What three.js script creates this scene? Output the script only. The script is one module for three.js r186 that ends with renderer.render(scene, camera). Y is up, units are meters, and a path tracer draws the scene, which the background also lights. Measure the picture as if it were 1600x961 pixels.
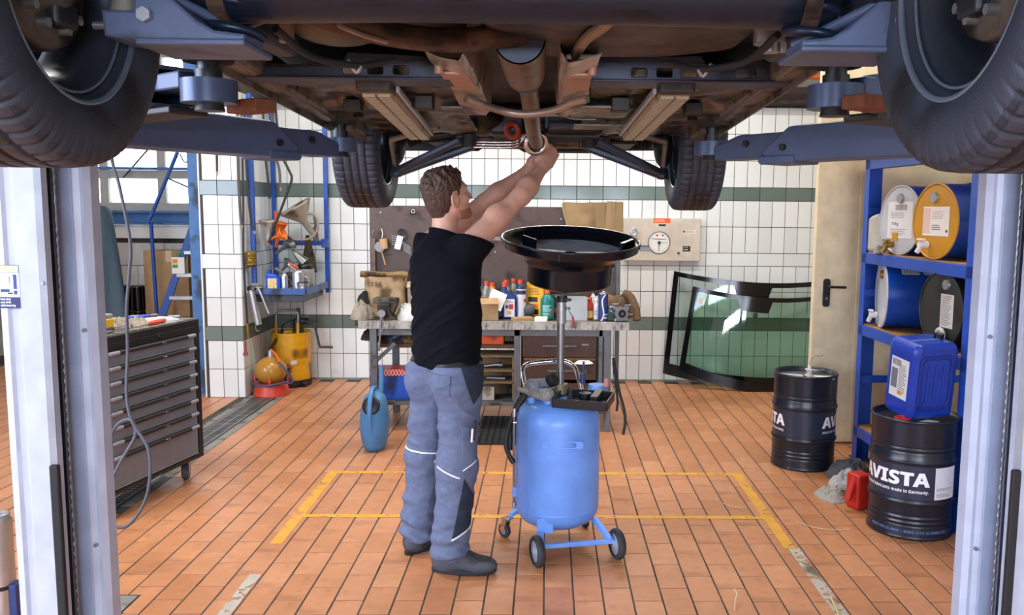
import * as THREE from 'three';
import { RoundedBoxGeometry } from 'three/addons/geometries/RoundedBoxGeometry.js';
import { mergeGeometries, mergeVertices } from 'three/addons/utils/BufferGeometryUtils.js';
import { RectAreaLightUniformsLib } from 'three/addons/lights/RectAreaLightUniformsLib.js';

// ---------------------------------------------------------------- camera, sky, large lights, exposure
const scene = new THREE.Scene();
const camera = new THREE.PerspectiveCamera(39.32, 1600 / 961, 0.05, 120);
camera.position.set(0, 1.665, 0);
camera.rotation.set(-0.1148, -0.0119, 0.0088, 'YXZ');
camera.setViewOffset(1600, 961, -70, 0, 1600, 961);       // the photograph is cropped: the lens axis lies right of its middle
scene.background = new THREE.Color(0.86, 0.94, 1.0);
scene.backgroundIntensity = 3.0;
const renderer = new THREE.WebGLRenderer({ antialias: true });
renderer.toneMapping = THREE.LinearToneMapping;
renderer.toneMappingExposure = 1.55;
renderer.shadowMap.enabled = true;
RectAreaLightUniformsLib.init();
function areaLight(w, h, color, power, pos, target) {
  const l = new THREE.RectAreaLight(color, power, w, h);
  l.position.set(...pos); l.lookAt(...target); scene.add(l);
  return l;
}
const DAY = 0xd6e4ff, TUBE = 0xfbf6ef, GATE = 0xe0eaff;
areaLight(6.4, 2.3, DAY, 8.5, [-5.86, 2.55, 0.4], [0, 2.2, 0.4]);           // long frosted window in the left wall
areaLight(4.2, 0.3, GATE, 42, [0, 1.62, 4.9], [0, 1.62, -5]);               // window band in the gate behind the photographer
areaLight(4.4, 1.7, GATE, 5.5, [0, 3.3, 4.9], [0, 3.0, -5]);                // upper lights of the gate
const TUBES = [[-1.5, -6.2, 52], [1.1, -6.2, 52], [-2.4, -3.9, 75], [1.9, -4.9, 32], [-2.2, 0.6, 30], [2.2, 0.6, 8]];
for (const [x, z, p] of TUBES) areaLight(1.5, 0.16, TUBE, p, [x, 4.02, z], [x, 0, z - 0.0001]);
areaLight(1.9, 0.12, TUBE, 24, [-0.05, 2.95, -8.0], [-0.05, 1.6, -4]);                       // strip light on the back wall, above the tiles

// ---------------------------------------------------------------- helpers
const rngs = (s) => () => { s = (s + 0x6d2b79f5) | 0; let t = Math.imul(s ^ (s >>> 15), 1 | s); t = (t + Math.imul(t ^ (t >>> 7), 61 | t)) ^ t; return ((t ^ (t >>> 14)) >>> 0) / 4294967296; };
const rnd = rngs(7), RR = (a, b) => a + (b - a) * rnd();
const V = (x, y, z) => new THREE.Vector3(x, y, z);
const { clamp, lerp, smoothstep } = THREE.MathUtils;
const used = {};
function numbered(n) { const k = used[n] = (used[n] ?? -1) + 1; return k ? n + '_' + String(k).padStart(3, '0') : n; }
function tag(o, label, category, group) { o.userData.label = label; o.userData.category = category; if (group) o.userData.group = group; return o; }
function T(name, label, category, pos = [0, 0, 0], turn = 0, group) {
  const g = new THREE.Group(); g.name = numbered(name); g.position.set(...pos); g.rotation.y = turn; scene.add(g);
  return tag(g, label, category, group);
}
function S(name, pos = [0, 0, 0]) { const g = new THREE.Group(); g.name = name; g.position.set(...pos); g.userData.kind = 'structure'; scene.add(g); return g; }
function metricUV(g) {
  const p = g.attributes.position, n = g.attributes.normal, uv = new Float32Array(p.count * 2);
  for (let i = 0; i < p.count; i++) {
    const a = Math.abs(n.getX(i)), b = Math.abs(n.getY(i)), c = Math.abs(n.getZ(i));
    if (b >= a && b >= c) { uv[2 * i] = p.getX(i); uv[2 * i + 1] = p.getZ(i); }
    else if (a >= c) { uv[2 * i] = p.getZ(i); uv[2 * i + 1] = p.getY(i); }
    else { uv[2 * i] = p.getX(i); uv[2 * i + 1] = p.getY(i); }
  }
  g.setAttribute('uv', new THREE.BufferAttribute(uv, 2));
}
function merge(list) {
  const out = [list].flat(Infinity).map((g) => {
    const keep = g.userData.keep; let h = g.index ? g.toNonIndexed() : g;
    if (!h.attributes.normal) h.computeVertexNormals();
    if (!keep || !h.attributes.uv) metricUV(h);
    for (const k of Object.keys(h.attributes)) if (!['position', 'normal', 'uv'].includes(k)) h.deleteAttribute(k);
    h.morphAttributes = {};
    return h;
  });
  return out.length === 1 ? out[0] : mergeGeometries(out);
}
function mesh(name, mat, geos, parent, label) {
  const m = new THREE.Mesh(merge(geos), mat); m.name = name; m.castShadow = m.receiveShadow = true;
  if (label) m.userData.label = label;
  parent.add(m); return m;
}
function solo(name, label, category, mat, geos, pos = [0, 0, 0], turn = 0, group) {   // a thing that is one mesh
  const m = mesh(numbered(name), mat, geos, scene); m.position.set(...pos); m.rotation.y = turn; return tag(m, label, category, group);
}
function copy(o, pos, turn, label) { const c = o.clone(); c.name = numbered(o.name.replace(/_\d{3}$/, '')); scene.add(c); if (pos) c.position.set(...pos); if (turn !== undefined) c.rotation.y = turn; c.userData = { ...o.userData }; if (label) c.userData.label = label; return c; }
const rot = (g, rx = 0, ry = 0, rz = 0) => g.applyMatrix4(new THREE.Matrix4().makeRotationFromEuler(new THREE.Euler(rx, ry, rz)));
const at = (g, x = 0, y = 0, z = 0) => g.translate(x, y, z);
function bx(w, h, d, x, y, z, r = 0.004, rx = 0, ry = 0, rz = 0) {
  r = Math.min(r, w / 2.01, h / 2.01, d / 2.01);
  return at(rot(r > 0 ? new RoundedBoxGeometry(w, h, d, 1, r) : new THREE.BoxGeometry(w, h, d), rx, ry, rz), x, y, z);
}
const b2 = (x0, x1, y0, y1, z0, z1, r) => bx(x1 - x0, y1 - y0, z1 - z0, (x0 + x1) / 2, (y0 + y1) / 2, (z0 + z1) / 2, r);
const AX = { x: [0, 0, Math.PI / 2], y: [0, 0, 0], z: [Math.PI / 2, 0, 0] };
const cy = (r0, r1, h, x, y, z, ax = 'y', seg = 24, open = false) => at(rot(new THREE.CylinderGeometry(r0, r1, h, seg, 1, open), ...AX[ax]), x, y, z);
const la = (prof, x = 0, y = 0, z = 0, seg = 40, ax = 'y') => at(rot(new THREE.LatheGeometry(prof.map((p) => new THREE.Vector2(Math.max(p[0], 0), p[1])), seg), ...AX[ax]), x, y, z);
const sp = (r, x, y, z, sx = 1, sy = 1, sz = 1, a = 20, b = 14) => at(new THREE.SphereGeometry(r, a, b).scale(sx, sy, sz), x, y, z);
function fixN(g) { g.computeVertexNormals(); return g; }
const curve = (pts, closed = false, ten = 0.5) => new THREE.CatmullRomCurve3(pts.map((p) => V(...p)), closed, 'catmullrom', ten);
function tb(pts, r, n = 32, seg = 8, closed = false) {   // a round bar along points, with flat ends
  const c = curve(pts, closed), g = [new THREE.TubeGeometry(c, n, r, seg, closed)];
  if (!closed) for (const t of [0, 1]) {
    const p = c.getPoint(t), d = c.getTangent(t).multiplyScalar(t ? 1 : -1), q = new THREE.Quaternion().setFromUnitVectors(V(0, 0, 1), d);
    g.push(new THREE.CircleGeometry(r, seg).applyQuaternion(q).translate(p.x, p.y, p.z));
  }
  return g;
}
function rod(a, b, r, seg = 10, r1 = r) {
  const A = V(...a), B = V(...b), d = B.clone().sub(A), L = d.length(), q = new THREE.Quaternion().setFromUnitVectors(V(0, 1, 0), d.normalize());
  return new THREE.CylinderGeometry(r1, r, L, seg).applyQuaternion(q).translate((A.x + B.x) / 2, (A.y + B.y) / 2, (A.z + B.z) / 2);
}
function bar(a, b, w, h, r = 0.004, up = V(0, 1, 0)) {   // a square bar of width w and height h from a to b
  const A = V(...a), B = V(...b), d = B.clone().sub(A), L = d.length(); d.normalize();
  const s = V().crossVectors(up, d).normalize(), u = V().crossVectors(d, s);
  const g = new RoundedBoxGeometry(w, h, L, 1, Math.min(r, w / 2.1, h / 2.1));
  return g.applyMatrix4(new THREE.Matrix4().makeBasis(s, u, d).setPosition((A.x + B.x) / 2, (A.y + B.y) / 2, (A.z + B.z) / 2));
}
function shape(pts, holes = []) {
  const s = new THREE.Shape(pts.map((p) => new THREE.Vector2(...p)));
  for (const h of holes) s.holes.push(new THREE.Path(h.map((p) => new THREE.Vector2(...p))));
  return s;
}
function ex(pts, depth, bev = 0, holes = [], x = 0, y = 0, z = 0, rx = 0, ry = 0, rz = 0) {  // outline in xy, thickness along z
  const g = new THREE.ExtrudeGeometry(shape(pts, holes), { depth: depth - 2 * bev, bevelEnabled: bev > 0, bevelSize: bev, bevelThickness: bev, bevelOffset: -bev, bevelSegments: 2, curveSegments: 12 });
  return at(rot(g.translate(0, 0, -depth / 2 + bev), rx, ry, rz), x, y, z);
}
function roundPts(pts, r, n = 5) {   // an outline with rounded corners
  const out = [];
  pts.forEach((p, i) => {
    const a = pts[(i + pts.length - 1) % pts.length], b = pts[(i + 1) % pts.length], rr = p[2] ?? r;
    const A = new THREE.Vector2(a[0] - p[0], a[1] - p[1]), B = new THREE.Vector2(b[0] - p[0], b[1] - p[1]);
    const k = Math.min(rr, A.length() / 2.05, B.length() / 2.05); A.setLength(k); B.setLength(k);
    for (let j = 0; j <= n; j++) { const t = j / n, u = 1 - t; out.push([p[0] + A.x * u * u + B.x * t * t, p[1] + A.y * u * u + B.y * t * t]); }
  });
  return out;
}
const rect = (x0, x1, y0, y1) => [[x0, y0], [x1, y0], [x1, y1], [x0, y1]];
function grid(nu, nv, f, keep = false) {   // a surface f(u, v) -> [x, y, z]
  const pos = [], uv = [], idx = [];
  for (let j = 0; j <= nv; j++) for (let i = 0; i <= nu; i++) { pos.push(...f(i / nu, j / nv)); uv.push(i / nu, j / nv); }
  for (let j = 0; j < nv; j++) for (let i = 0; i < nu; i++) { const a = j * (nu + 1) + i, b = a + 1, c = a + nu + 1, d = c + 1; idx.push(a, b, d, a, d, c); }
  const g = new THREE.BufferGeometry(); g.setAttribute('position', new THREE.Float32BufferAttribute(pos, 3)); g.setAttribute('uv', new THREE.Float32BufferAttribute(uv, 2)); g.setIndex(idx);
  g.computeVertexNormals(); g.userData.keep = keep; return g;
}
const flipN = (g) => { g.index.array.reverse(); g.computeVertexNormals(); return g; };
function mirror(g, sx, sy, sz) { g.scale(sx, sy, sz); if (sx * sy * sz < 0) { const i = g.index.array; for (let k = 0; k < i.length; k += 3) { const t = i[k]; i[k] = i[k + 1]; i[k + 1] = t; } } return g; }
const keepUV = (g) => { g.userData.keep = true; return g; };
// value noise
const perm = (() => { const r = rngs(99), p = [...Array(256).keys()]; for (let i = 255; i > 0; i--) { const j = Math.floor(r() * (i + 1)); [p[i], p[j]] = [p[j], p[i]]; } return p.concat(p); })();
const fade = (t) => t * t * (3 - 2 * t);
function vnoise(x, y, z = 0) {
  const X = Math.floor(x), Y = Math.floor(y), Z = Math.floor(z), u = fade(x - X), v = fade(y - Y), w = fade(z - Z);
  const h = (i, j, k) => perm[(perm[(perm[(X + i) & 255] + Y + j) & 255] + Z + k) & 255] / 255;
  return lerp(lerp(lerp(h(0, 0, 0), h(1, 0, 0), u), lerp(h(0, 1, 0), h(1, 1, 0), u), v), lerp(lerp(h(0, 0, 1), h(1, 0, 1), u), lerp(h(0, 1, 1), h(1, 1, 1), u), v), w);
}
function tnoise(u, v, f, oct = 4) {   // tiles over the unit square
  let s = 0, a = 0.5, t = 0;
  for (let o = 0; o < oct; o++) {
    const F = Math.round(f * 2 ** o), x = u * F, y = v * F, X = Math.floor(x), Y = Math.floor(y), fx = fade(x - X), fy = fade(y - Y);
    const h = (i, j) => perm[(perm[((X + i) % F + o * 37) & 255] + ((Y + j) % F)) & 255] / 255;
    s += a * lerp(lerp(h(0, 0), h(1, 0), fx), lerp(h(0, 1), h(1, 1), fx), fy); t += a; a *= 0.5;
  }
  return s / t;
}
function tex(n, f, srgb = true, metres = 1) {   // f(u, v) -> [r, g, b] in 0..1
  const d = new Uint8Array(n * n * 4);
  for (let y = 0; y < n; y++) for (let x = 0; x < n; x++) { const c = f(x / n, y / n), o = (y * n + x) * 4; for (let k = 0; k < 3; k++) d[o + k] = clamp(c[k], 0, 1) * 255; d[o + 3] = 255; }
  const t = new THREE.DataTexture(d, n, n); t.wrapS = t.wrapT = THREE.RepeatWrapping; t.magFilter = THREE.LinearFilter; t.minFilter = THREE.LinearMipmapLinearFilter; t.generateMipmaps = true;
  if (srgb) t.colorSpace = THREE.SRGBColorSpace; t.repeat.set(1 / metres, 1 / metres); t.needsUpdate = true; return t;
}
function canvasTex(w, h, draw) {
  const c = document.createElement('canvas'); c.width = w; c.height = h; draw(c.getContext('2d'), w, h);
  const t = new THREE.CanvasTexture(c); t.colorSpace = THREE.SRGBColorSpace; t.anisotropy = 8; return t;
}
const grey = (v) => [v, v, v];
// wear and grain, shared by many materials
const tMottle = tex(256, (u, v) => grey(0.86 + 0.14 * tnoise(u, v, 6, 5)), true, 0.5);
const tGrime = tex(512, (u, v) => { const n = tnoise(u, v, 5, 5), m = tnoise(u + 0.37, v, 18, 3), s = smoothstep(n, 0.5, 0.72); return [1 - 0.42 * s - 0.12 * m, 1 - 0.46 * s - 0.12 * m, 1 - 0.52 * s - 0.12 * m]; }, true, 0.8);
const tDirty = tex(512, (u, v) => { const n = tnoise(u, v, 7, 6), m = tnoise(u, v + 0.5, 26, 3), s = smoothstep(n, 0.4, 0.66); return [0.45 + 0.55 * (1 - s) - 0.2 * m, 0.42 + 0.53 * (1 - s) - 0.2 * m, 0.38 + 0.5 * (1 - s) - 0.2 * m]; }, true, 0.6);
const tRust = tex(512, (u, v) => { const n = tnoise(u, v, 8, 6), m = tnoise(u + 0.3, v, 30, 3), s = smoothstep(n, 0.38, 0.62); return [lerp(0.5, 0.72, s) * (0.75 + 0.4 * m), lerp(0.36, 0.42, s) * (0.75 + 0.4 * m), lerp(0.31, 0.28, s) * (0.75 + 0.4 * m)]; }, true, 0.4);
const tWood = tex(512, (u, v) => { const g = tnoise(u, v * 0.12 + 0.1, 24, 4), r = Math.abs(Math.sin((u * 9 + tnoise(u, v, 3, 3) * 2.2) * 6.283)); const k = 0.72 + 0.2 * g + 0.1 * r; return [k, k * 0.94, k * 0.86]; }, true, 0.5);
const tWeave = tex(256, (u, v) => { const a = Math.sin(u * 6.283 * 64), b = Math.sin(v * 6.283 * 64); return grey(0.82 + 0.08 * a * b + 0.16 * (tnoise(u, v, 9, 4) - 0.5)); }, true, 0.16);
const bFine = tex(256, (u, v) => grey(tnoise(u, v, 40, 3)), false, 0.12);
const bPebble = tex(256, (u, v) => grey(smoothstep(tnoise(u, v, 30, 2), 0.35, 0.65)), false, 0.1);
const bRough = tex(256, (u, v) => grey(0.55 + 0.45 * tnoise(u, v, 8, 5)), false, 0.4);
function M(color, rough = 0.5, metal = 0, o = {}) {
  const P = o.clearcoat || o.transmission || o.sheen || o.ior || o.specularIntensity ? THREE.MeshPhysicalMaterial : THREE.MeshStandardMaterial;
  return new P({ color, roughness: rough, metalness: metal, ...o });
}
const paint = (c, r = 0.35, o = {}) => M(c, r, 0, { map: tMottle, ...o });
const K = {   // everyday materials
  steel: M(0x9a9da0, 0.32, 0.9, { map: tMottle }), chrome: M(0xd8dade, 0.08, 1), darkSteel: M(0x4c4f52, 0.45, 0.8, { map: tGrime }), rubber: M(0x1c1d1f, 0.72, 0, { map: tMottle }), black: M(0x111215, 0.42, 0), blackGloss: M(0x0b0c10, 0.14, 0, { map: tMottle }),
  zinc: M(0xb3b6b8, 0.4, 0.75, { map: tMottle }), brass: M(0xa9853f, 0.35, 0.85), card: M(0xb79468, 0.85, 0, { map: tMottle }), white: M(0xe6e5e0, 0.45), paper: M(0xe4e2dc, 0.8), red: M(0xc0281c, 0.4), orange: M(0xe0601a, 0.45, 0, { map: tMottle }), yellow: M(0xe0a416, 0.4, 0, { map: tMottle }), blue: M(0x1747b5, 0.38, 0, { map: tMottle }), cotton: M(0xb9b3a6, 0.95, 0, { map: tWeave }), wood: M(0xb98d55, 0.75, 0, { map: tWood }),
  alu: M(0xc4c7ca, 0.35, 0.85, { map: tMottle }), clearPlastic: M(0xd9dcd6, 0.35, 0, { transmission: 0.5, thickness: 0 }), hose: M(0x1b1c1e, 0.5), milky: M(0xcfcdc4, 0.5, 0, { map: tMottle }),
};
const each = (name, mat, geos, parent, label) => geos.map((g) => mesh(name, mat, g, parent, label));
// ---------------------------------------------------------------- the setting
function chamTile(w, h, t, b, shift = 0) {   // a tile facing +z with chamfered edges, its back at z = 0
  const W = w / 2, H = h / 2, q = [];
  const face = (a, c, d, e) => q.push(...a, ...c, ...d, ...a, ...d, ...e);
  const o = [[-W, -H], [W, -H], [W, H], [-W, H]], i = [[-W + b, -H + b], [W - b, -H + b], [W - b, H - b], [-W + b, H - b]];
  face([...i[0], t], [...i[1], t], [...i[2], t], [...i[3], t]);
  for (let k = 0; k < 4; k++) { const n = (k + 1) % 4; face([...o[k], t - b], [...o[n], t - b], [...i[n], t], [...i[k], t]); face([...o[k], 0], [...o[n], 0], [...o[n], t - b], [...o[k], t - b]); }
  const g = new THREE.BufferGeometry(); g.setAttribute('position', new THREE.Float32BufferAttribute(q, 3)); g.computeVertexNormals(); metricUV(g);
  const uv = g.attributes.uv; for (let k = 0; k < uv.count; k++) uv.setXY(k, uv.getX(k) + shift * 0.37, uv.getY(k) + shift * 0.61);
  return g;
}
const groutMat = M(0x4e4740, 0.9, 0, { map: tGrime }), concrete = M(0x8d8a84, 0.85, 0, { map: tGrime });
// floor
const floorGroup = S('floor');
mesh('grout', groutMat, [b2(-6, 3.6, -0.2, -0.0022, -9.6, 5.0, 0)], floorGroup);
const tileMap = tex(512, (u, v) => { const n = tnoise(u, v, 9, 5), s = tnoise(u + 0.2, v, 40, 2), d = 0.35 * smoothstep(tnoise(u, v + 0.3, 14, 4), 0.64, 0.76); return [0.86 + 0.14 * n - 0.16 * d + 0.04 * s, 0.84 + 0.16 * n - 0.16 * d + 0.04 * s, 0.8 + 0.18 * n - 0.14 * d + 0.04 * s]; }, true, 0.9);
const tileRough = tex(256, (u, v) => grey(0.5 + 0.5 * tnoise(u, v, 12, 4)), false, 0.5);
const tileTones = [0xca8b62, 0xc6875e, 0xce9068, 0xc2845b, 0xc88a63, 0xbe8058];
const floorMats = tileTones.map((c) => M(c, 0.52, 0, { map: tileMap, roughnessMap: tileRough }));
const PX = 0.1275, PZ = 0.2555, floorGeos = [0, 1, 2, 3].map((k) => rot(chamTile(PX - 0.0075, PZ - 0.0065, 0.012, 0.0016, k), -Math.PI / 2));
const spots = [];
for (let i = -46; i <= 26; i++) for (let j = -34; j <= 26; j++) {
  const x = 0.3165 + i * PX, z = -3.38 - PZ / 2 - j * PZ - (i & 1 ? PZ / 2 : 0);
  if (x < -5.9 || x > 3.4 || z > 4.8 || z < -9.4) continue;
  if (x > -2.62 && x < -2.3 && z < -4.6 && z > -7.5) continue;                // the drain lies here
  if (z < -8.2 && x > -2.7) continue;
  const inView = z < -3.25 && x < -0.08 + 0.56 * -z && x > -0.6 * -z;
  spots.push({ x, z, near: inView ? -z : 99 });
}
spots.sort((a, b) => a.near - b.near);
spots.slice(0, 300).forEach((s, k) => { const m = new THREE.Mesh(floorGeos[k & 3], floorMats[Math.floor(rnd() * 6)]); m.name = numbered('tile'); m.position.set(s.x, -0.012 + RR(-0.0006, 0.0006), s.z); m.receiveShadow = m.castShadow = true; floorGroup.add(m); });
{
  const rest = spots.slice(300), f = new THREE.InstancedMesh(floorGeos[0], M(0xffffff, 0.52, 0, { map: tileMap, roughnessMap: tileRough }), rest.length), m4 = new THREE.Matrix4(), c = new THREE.Color();
  rest.forEach((s, k) => { f.setMatrixAt(k, m4.makeTranslation(s.x, -0.012 + RR(-0.0006, 0.0006), s.z)); f.setColorAt(k, c.set(tileTones[Math.floor(rnd() * 6)])); });
  f.name = 'tile_field'; f.userData.kind = 'stuff'; f.receiveShadow = f.castShadow = true; floorGroup.add(f);
}
// worn floor markings
const wear = tex(256, (u, v) => grey(smoothstep(tnoise(u, v, 16, 4), 0.3, 0.42)), false, 0.5);
const wearMore = tex(256, (u, v) => grey(smoothstep(tnoise(u, v, 14, 4), 0.3, 0.42)), false, 0.4);
const markYellow = M(0xe7a93a, 0.55, 0, { map: tMottle, alphaMap: wear, alphaTest: 0.5 }), markWhite = M(0xb9b3a4, 0.7, 0, { map: tGrime, alphaMap: wearMore, alphaTest: 0.5 });
const marks = S('floor_marking');
const strip = (x0, x1, z0, z1) => at(rot(new THREE.PlaneGeometry(x1 - x0, z1 - z0), -Math.PI / 2), (x0 + x1) / 2, 0.0012, (z0 + z1) / 2);
mesh('yellow_line', markYellow, strip(-1.365, -1.305, -5.31, -4.12), marks); mesh('yellow_line', markYellow, strip(1.185, 1.245, -5.31, -4.09), marks);
mesh('yellow_line', markYellow, strip(-1.305, 1.185, -5.31, -5.262), marks); mesh('yellow_line', markYellow, strip(-1.305, 1.185, -4.538, -4.492), marks);
mesh('white_line', markWhite, strip(-1.34, -1.285, -3.76, -3.0), marks); mesh('white_line', markWhite, strip(1.205, 1.262, -4.085, -3.0), marks);
// drain with a grating
const drain = T('floor_drain', 'long steel drain grating set in the floor along the tiled pillar', 'drain', [-2.46, 0, -6.05]);
mesh('channel', K.black, [b2(-0.1, 0.1, -0.12, -0.1, -1.4, 1.4, 0), b2(-0.1, -0.075, -0.1, -0.002, -1.4, 1.4, 0), b2(0.075, 0.1, -0.1, -0.002, -1.4, 1.4, 0)], drain);
mesh('concrete_edge', concrete, [b2(-0.16, -0.1, -0.05, -0.001, -1.4, 1.4, 0.002), b2(0.1, 0.16, -0.05, -0.001, -1.4, 1.4, 0.002), b2(-0.16, 0.16, -0.05, -0.001, -1.46, -1.4, 0.002)], drain);
mesh('frame', K.zinc, [b2(-0.082, -0.072, -0.03, 0.001, -1.4, 1.4, 0.001), b2(0.072, 0.082, -0.03, 0.001, -1.4, 1.4, 0.001), b2(-0.004, 0.004, -0.03, -0.001, -1.4, 1.4, 0)], drain);
{ const g = []; for (let z = -1.38; z < 1.39; z += 0.042) g.push(new THREE.BoxGeometry(0.145, 0.012, 0.006).translate(0, -0.008, z)); const m = mesh('grating_bars', K.zinc, g, drain); m.userData.kind = 'stuff'; }
const plate = T('drain_cover', 'small grey drain cover plate set in the floor by the lift post', 'drain cover', [-1.86, 0, -3.46]);
mesh('plate', concrete, [b2(-0.12, 0.12, -0.02, 0.002, -0.08, 0.08, 0.002)], plate); mesh('frame', K.darkSteel, [b2(-0.13, 0.13, -0.02, 0.001, -0.09, 0.09, 0.002)], plate);
// tiled walls
const glaze = [0xe3e7e4, 0xdee2df, 0xe7ebe8, 0xdce0dd].map((c) => M(c, 0.16, 0, { roughnessMap: bRough })), bandMat = [0x66756d, 0x6b7a73, 0x616f69].map((c) => M(c, 0.2, 0, { roughnessMap: bRough }));
const TW = 0.1247, GAP = 0.0055, wallGeo = { tall: chamTile(TW - GAP, 0.25 - GAP, 0.01, 0.0015), flat: chamTile(0.2494 - GAP, 0.125 - GAP, 0.01, 0.0015), half: chamTile(TW - GAP, 0.125 - GAP, 0.01, 0.0015), thin: chamTile(TW / 2 - GAP, 0.25 - GAP, 0.01, 0.0015) };
const COURSES = [[0, 'tall'], [0.25, 'tall'], [0.5, 'band'], [0.625, 'tall'], [0.875, 'tall'], [1.125, 'flat'], [1.25, 'tall'], [1.5, 'tall'], [1.75, 'band'], [1.875, 'tall'], [2.125, 'tall'], [2.375, 'tall']];
function tiled(parent, origin, turn, width, most, hiddenAt, phase = 0) {   // tiles over a wall that runs along its own +x from the origin
  const list = [], put = new THREE.Matrix4().makeRotationY(turn).setPosition(...origin);
  for (const [y, kind] of COURSES) {
    const wide = kind === 'tall' ? TW : 2 * TW, h = kind === 'tall' ? 0.25 : 0.125;
    for (let x = -phase * TW; x < width - 0.02; x += wide) {
      const x0 = Math.max(x, 0), x1 = Math.min(x + wide, width); if (x1 - x0 < 0.03) continue;
      list.push({ c: (x0 + x1) / 2, y: y + h / 2, s: (x1 - x0 - GAP) / (wide - GAP), geo: kind === 'tall' ? wallGeo.tall : wallGeo.flat, mat: kind === 'band' ? bandMat[Math.floor(rnd() * 3)] : glaze[Math.floor(rnd() * 4)], hid: hiddenAt(x + wide / 2, y + h / 2) });
    }
  }
  list.sort((a, b) => a.hid - b.hid);
  const rest = { w: [], b: [] };
  list.forEach((t, k) => {
    const m = new THREE.Matrix4().multiplyMatrices(put, new THREE.Matrix4().makeTranslation(t.c, t.y, RR(0, 0.0006))).multiply(new THREE.Matrix4().makeScale(t.s, 1, 1));
    if (k < most) { const o = new THREE.Mesh(t.geo, t.mat); o.name = numbered('tile'); o.applyMatrix4(m); o.receiveShadow = o.castShadow = true; parent.add(o); }
    else rest[bandMat.includes(t.mat) ? 'b' : 'w'].push(t.geo.clone().applyMatrix4(m));
  });
  for (const [k, mat] of [['w', glaze[0]], ['b', bandMat[0]]]) if (rest[k].length) mesh('tile_field', mat, rest[k], parent).userData.kind = 'stuff';
}
const plaster = M(0x8f8a7e, 0.9, 0, { map: tMottle }), roofDark = M(0x3d352d, 0.85, 0, { map: tGrime });
const wallBack = S('wall_back');
mesh('masonry', groutMat, [b2(-2.66, 3.6, -0.2, 2.64, -8.5, -8.262, 0)], wallBack);
mesh('upper_wall', plaster, [b2(-2.66, 3.6, 2.64, 4.3, -8.5, -8.27, 0)], wallBack);
tiled(wallBack, [-2.6515, 0, -8.262], 0, 5.6, 300, (x, y) => { const X = x - 2.65; return (X > -1.35 && X < 0.45 && y > 0.8 && y < 1.55 ? 2 : 0) + (y > 2.4 ? 1.5 : 0) + (X > 2.5 ? 3 : 0) + (y > 2.2 && X > -1.9 && X < 1 ? 2 : 0); }, 0.5);
const beamTrim = S('trim_1'); mesh('beam', roofDark, [b2(-2.66, 3.6, 2.645, 2.8, -8.26, -8.12, 0.01)], beamTrim);
const kick = S('baseboard_back'); mesh('strip', concrete, [b2(-2.6, 3.4, -0.01, 0.014, -8.252, -8.225, 0.003)], kick);
const pillar = S('pillar');
mesh('masonry', groutMat, [b2(-2.95, -2.632, -0.1, 4.3, -8.5, -7.412, 0)], pillar);
tiled(pillar, [-2.955, 0, -7.412], 0, 0.333, 60, () => 0, 0.8); tiled(pillar, [-2.632, 0, -7.402], Math.PI / 2, 0.86, 120, () => 0);
{ const p = mesh('corner_bead', K.white, [b2(-2.966, -2.954, 0, 2.63, -7.42, -7.4, 0.002)], pillar); p.userData.label = 'pale corner strip'; }
// the bay on the left with its window
const whiteBlock = M(0xdcdad4, 0.7, 0, { map: tMottle }), framePaint = M(0xb9b7ae, 0.55, 0, { map: tMottle }), blueSteel = M(0x447ab4, 0.5, 0, { map: tGrime });
const bay = S('wall_far_left');
mesh('masonry', groutMat, [b2(-6.2, -2.95, -0.2, 1.44, -9.8, -9.52, 0), b2(-6.2, -2.95, 3.3, 4.3, -9.8, -9.5, 0), b2(-2.95, -2.65, -0.2, 4.3, -9.8, -8.5, 0)], bay);
{ const g = chamTile(0.594, 0.244, 0.02, 0.003); for (let r = 0; r < 5; r++) for (let x = -5.7 + (r & 1 ? 0.3 : 0); x < -3; x += 0.6) { const m = new THREE.Mesh(g, whiteBlock); m.name = numbered('block'); m.position.set(x, 0.125 + r * 0.25, -9.52); m.castShadow = m.receiveShadow = true; bay.add(m); } }
mesh('sill_band', K.white, [b2(-6.1, -2.95, 1.3, 1.44, -9.52, -9.44, 0.006)], bay, 'white ledge under the blue beam');
mesh('blue_beam', blueSteel, [b2(-6.1, -2.95, 1.45, 1.475, -9.52, -9.36, 0.003), b2(-6.1, -2.95, 1.575, 1.6, -9.52, -9.36, 0.003), b2(-6.1, -2.95, 1.475, 1.575, -9.52, -9.48, 0)], bay, 'blue steel beam below the windows');
const win = S('window_1', [-4.5, 0, -9.5]);
const fr = []; for (const x of [-1.5, -0.3, 0.32, 0.9, 1.5]) fr.push(b2(x - 0.045, x + 0.045, 1.62, 3.3, -0.04, 0.04, 0.006));
for (const y of [1.64, 1.99, 3.27]) fr.push(b2(-1.55, 1.55, y - 0.045, y + 0.045, -0.05, 0.05, 0.006));
mesh('window_frame', framePaint, fr, win);
for (const [a, b] of [[-1.45, -0.35], [-0.25, 0.27], [0.37, 0.85], [0.95, 1.45]]) for (const [c, d] of [[1.69, 1.94], [2.04, 3.22]]) mesh('pane', M(0xffffff, 0.02, 0, { transmission: 1, thickness: 0 }), [b2(a, b, c, d, -0.003, 0.003, 0)], win);
each('brace', K.darkSteel, [rod([-0.85, 1.72, 0.12], [0.02, 2.5, 0.12], 0.009, 6), rod([0.42, 1.95, 0.12], [1.45, 1.5, 0.12], 0.009, 6), rod([-0.05, 1.95, 0.12], [0.5, 2.55, 0.12], 0.009, 6)], win);
const column = S('column', [-3.03, 0, -7.62]);
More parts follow.
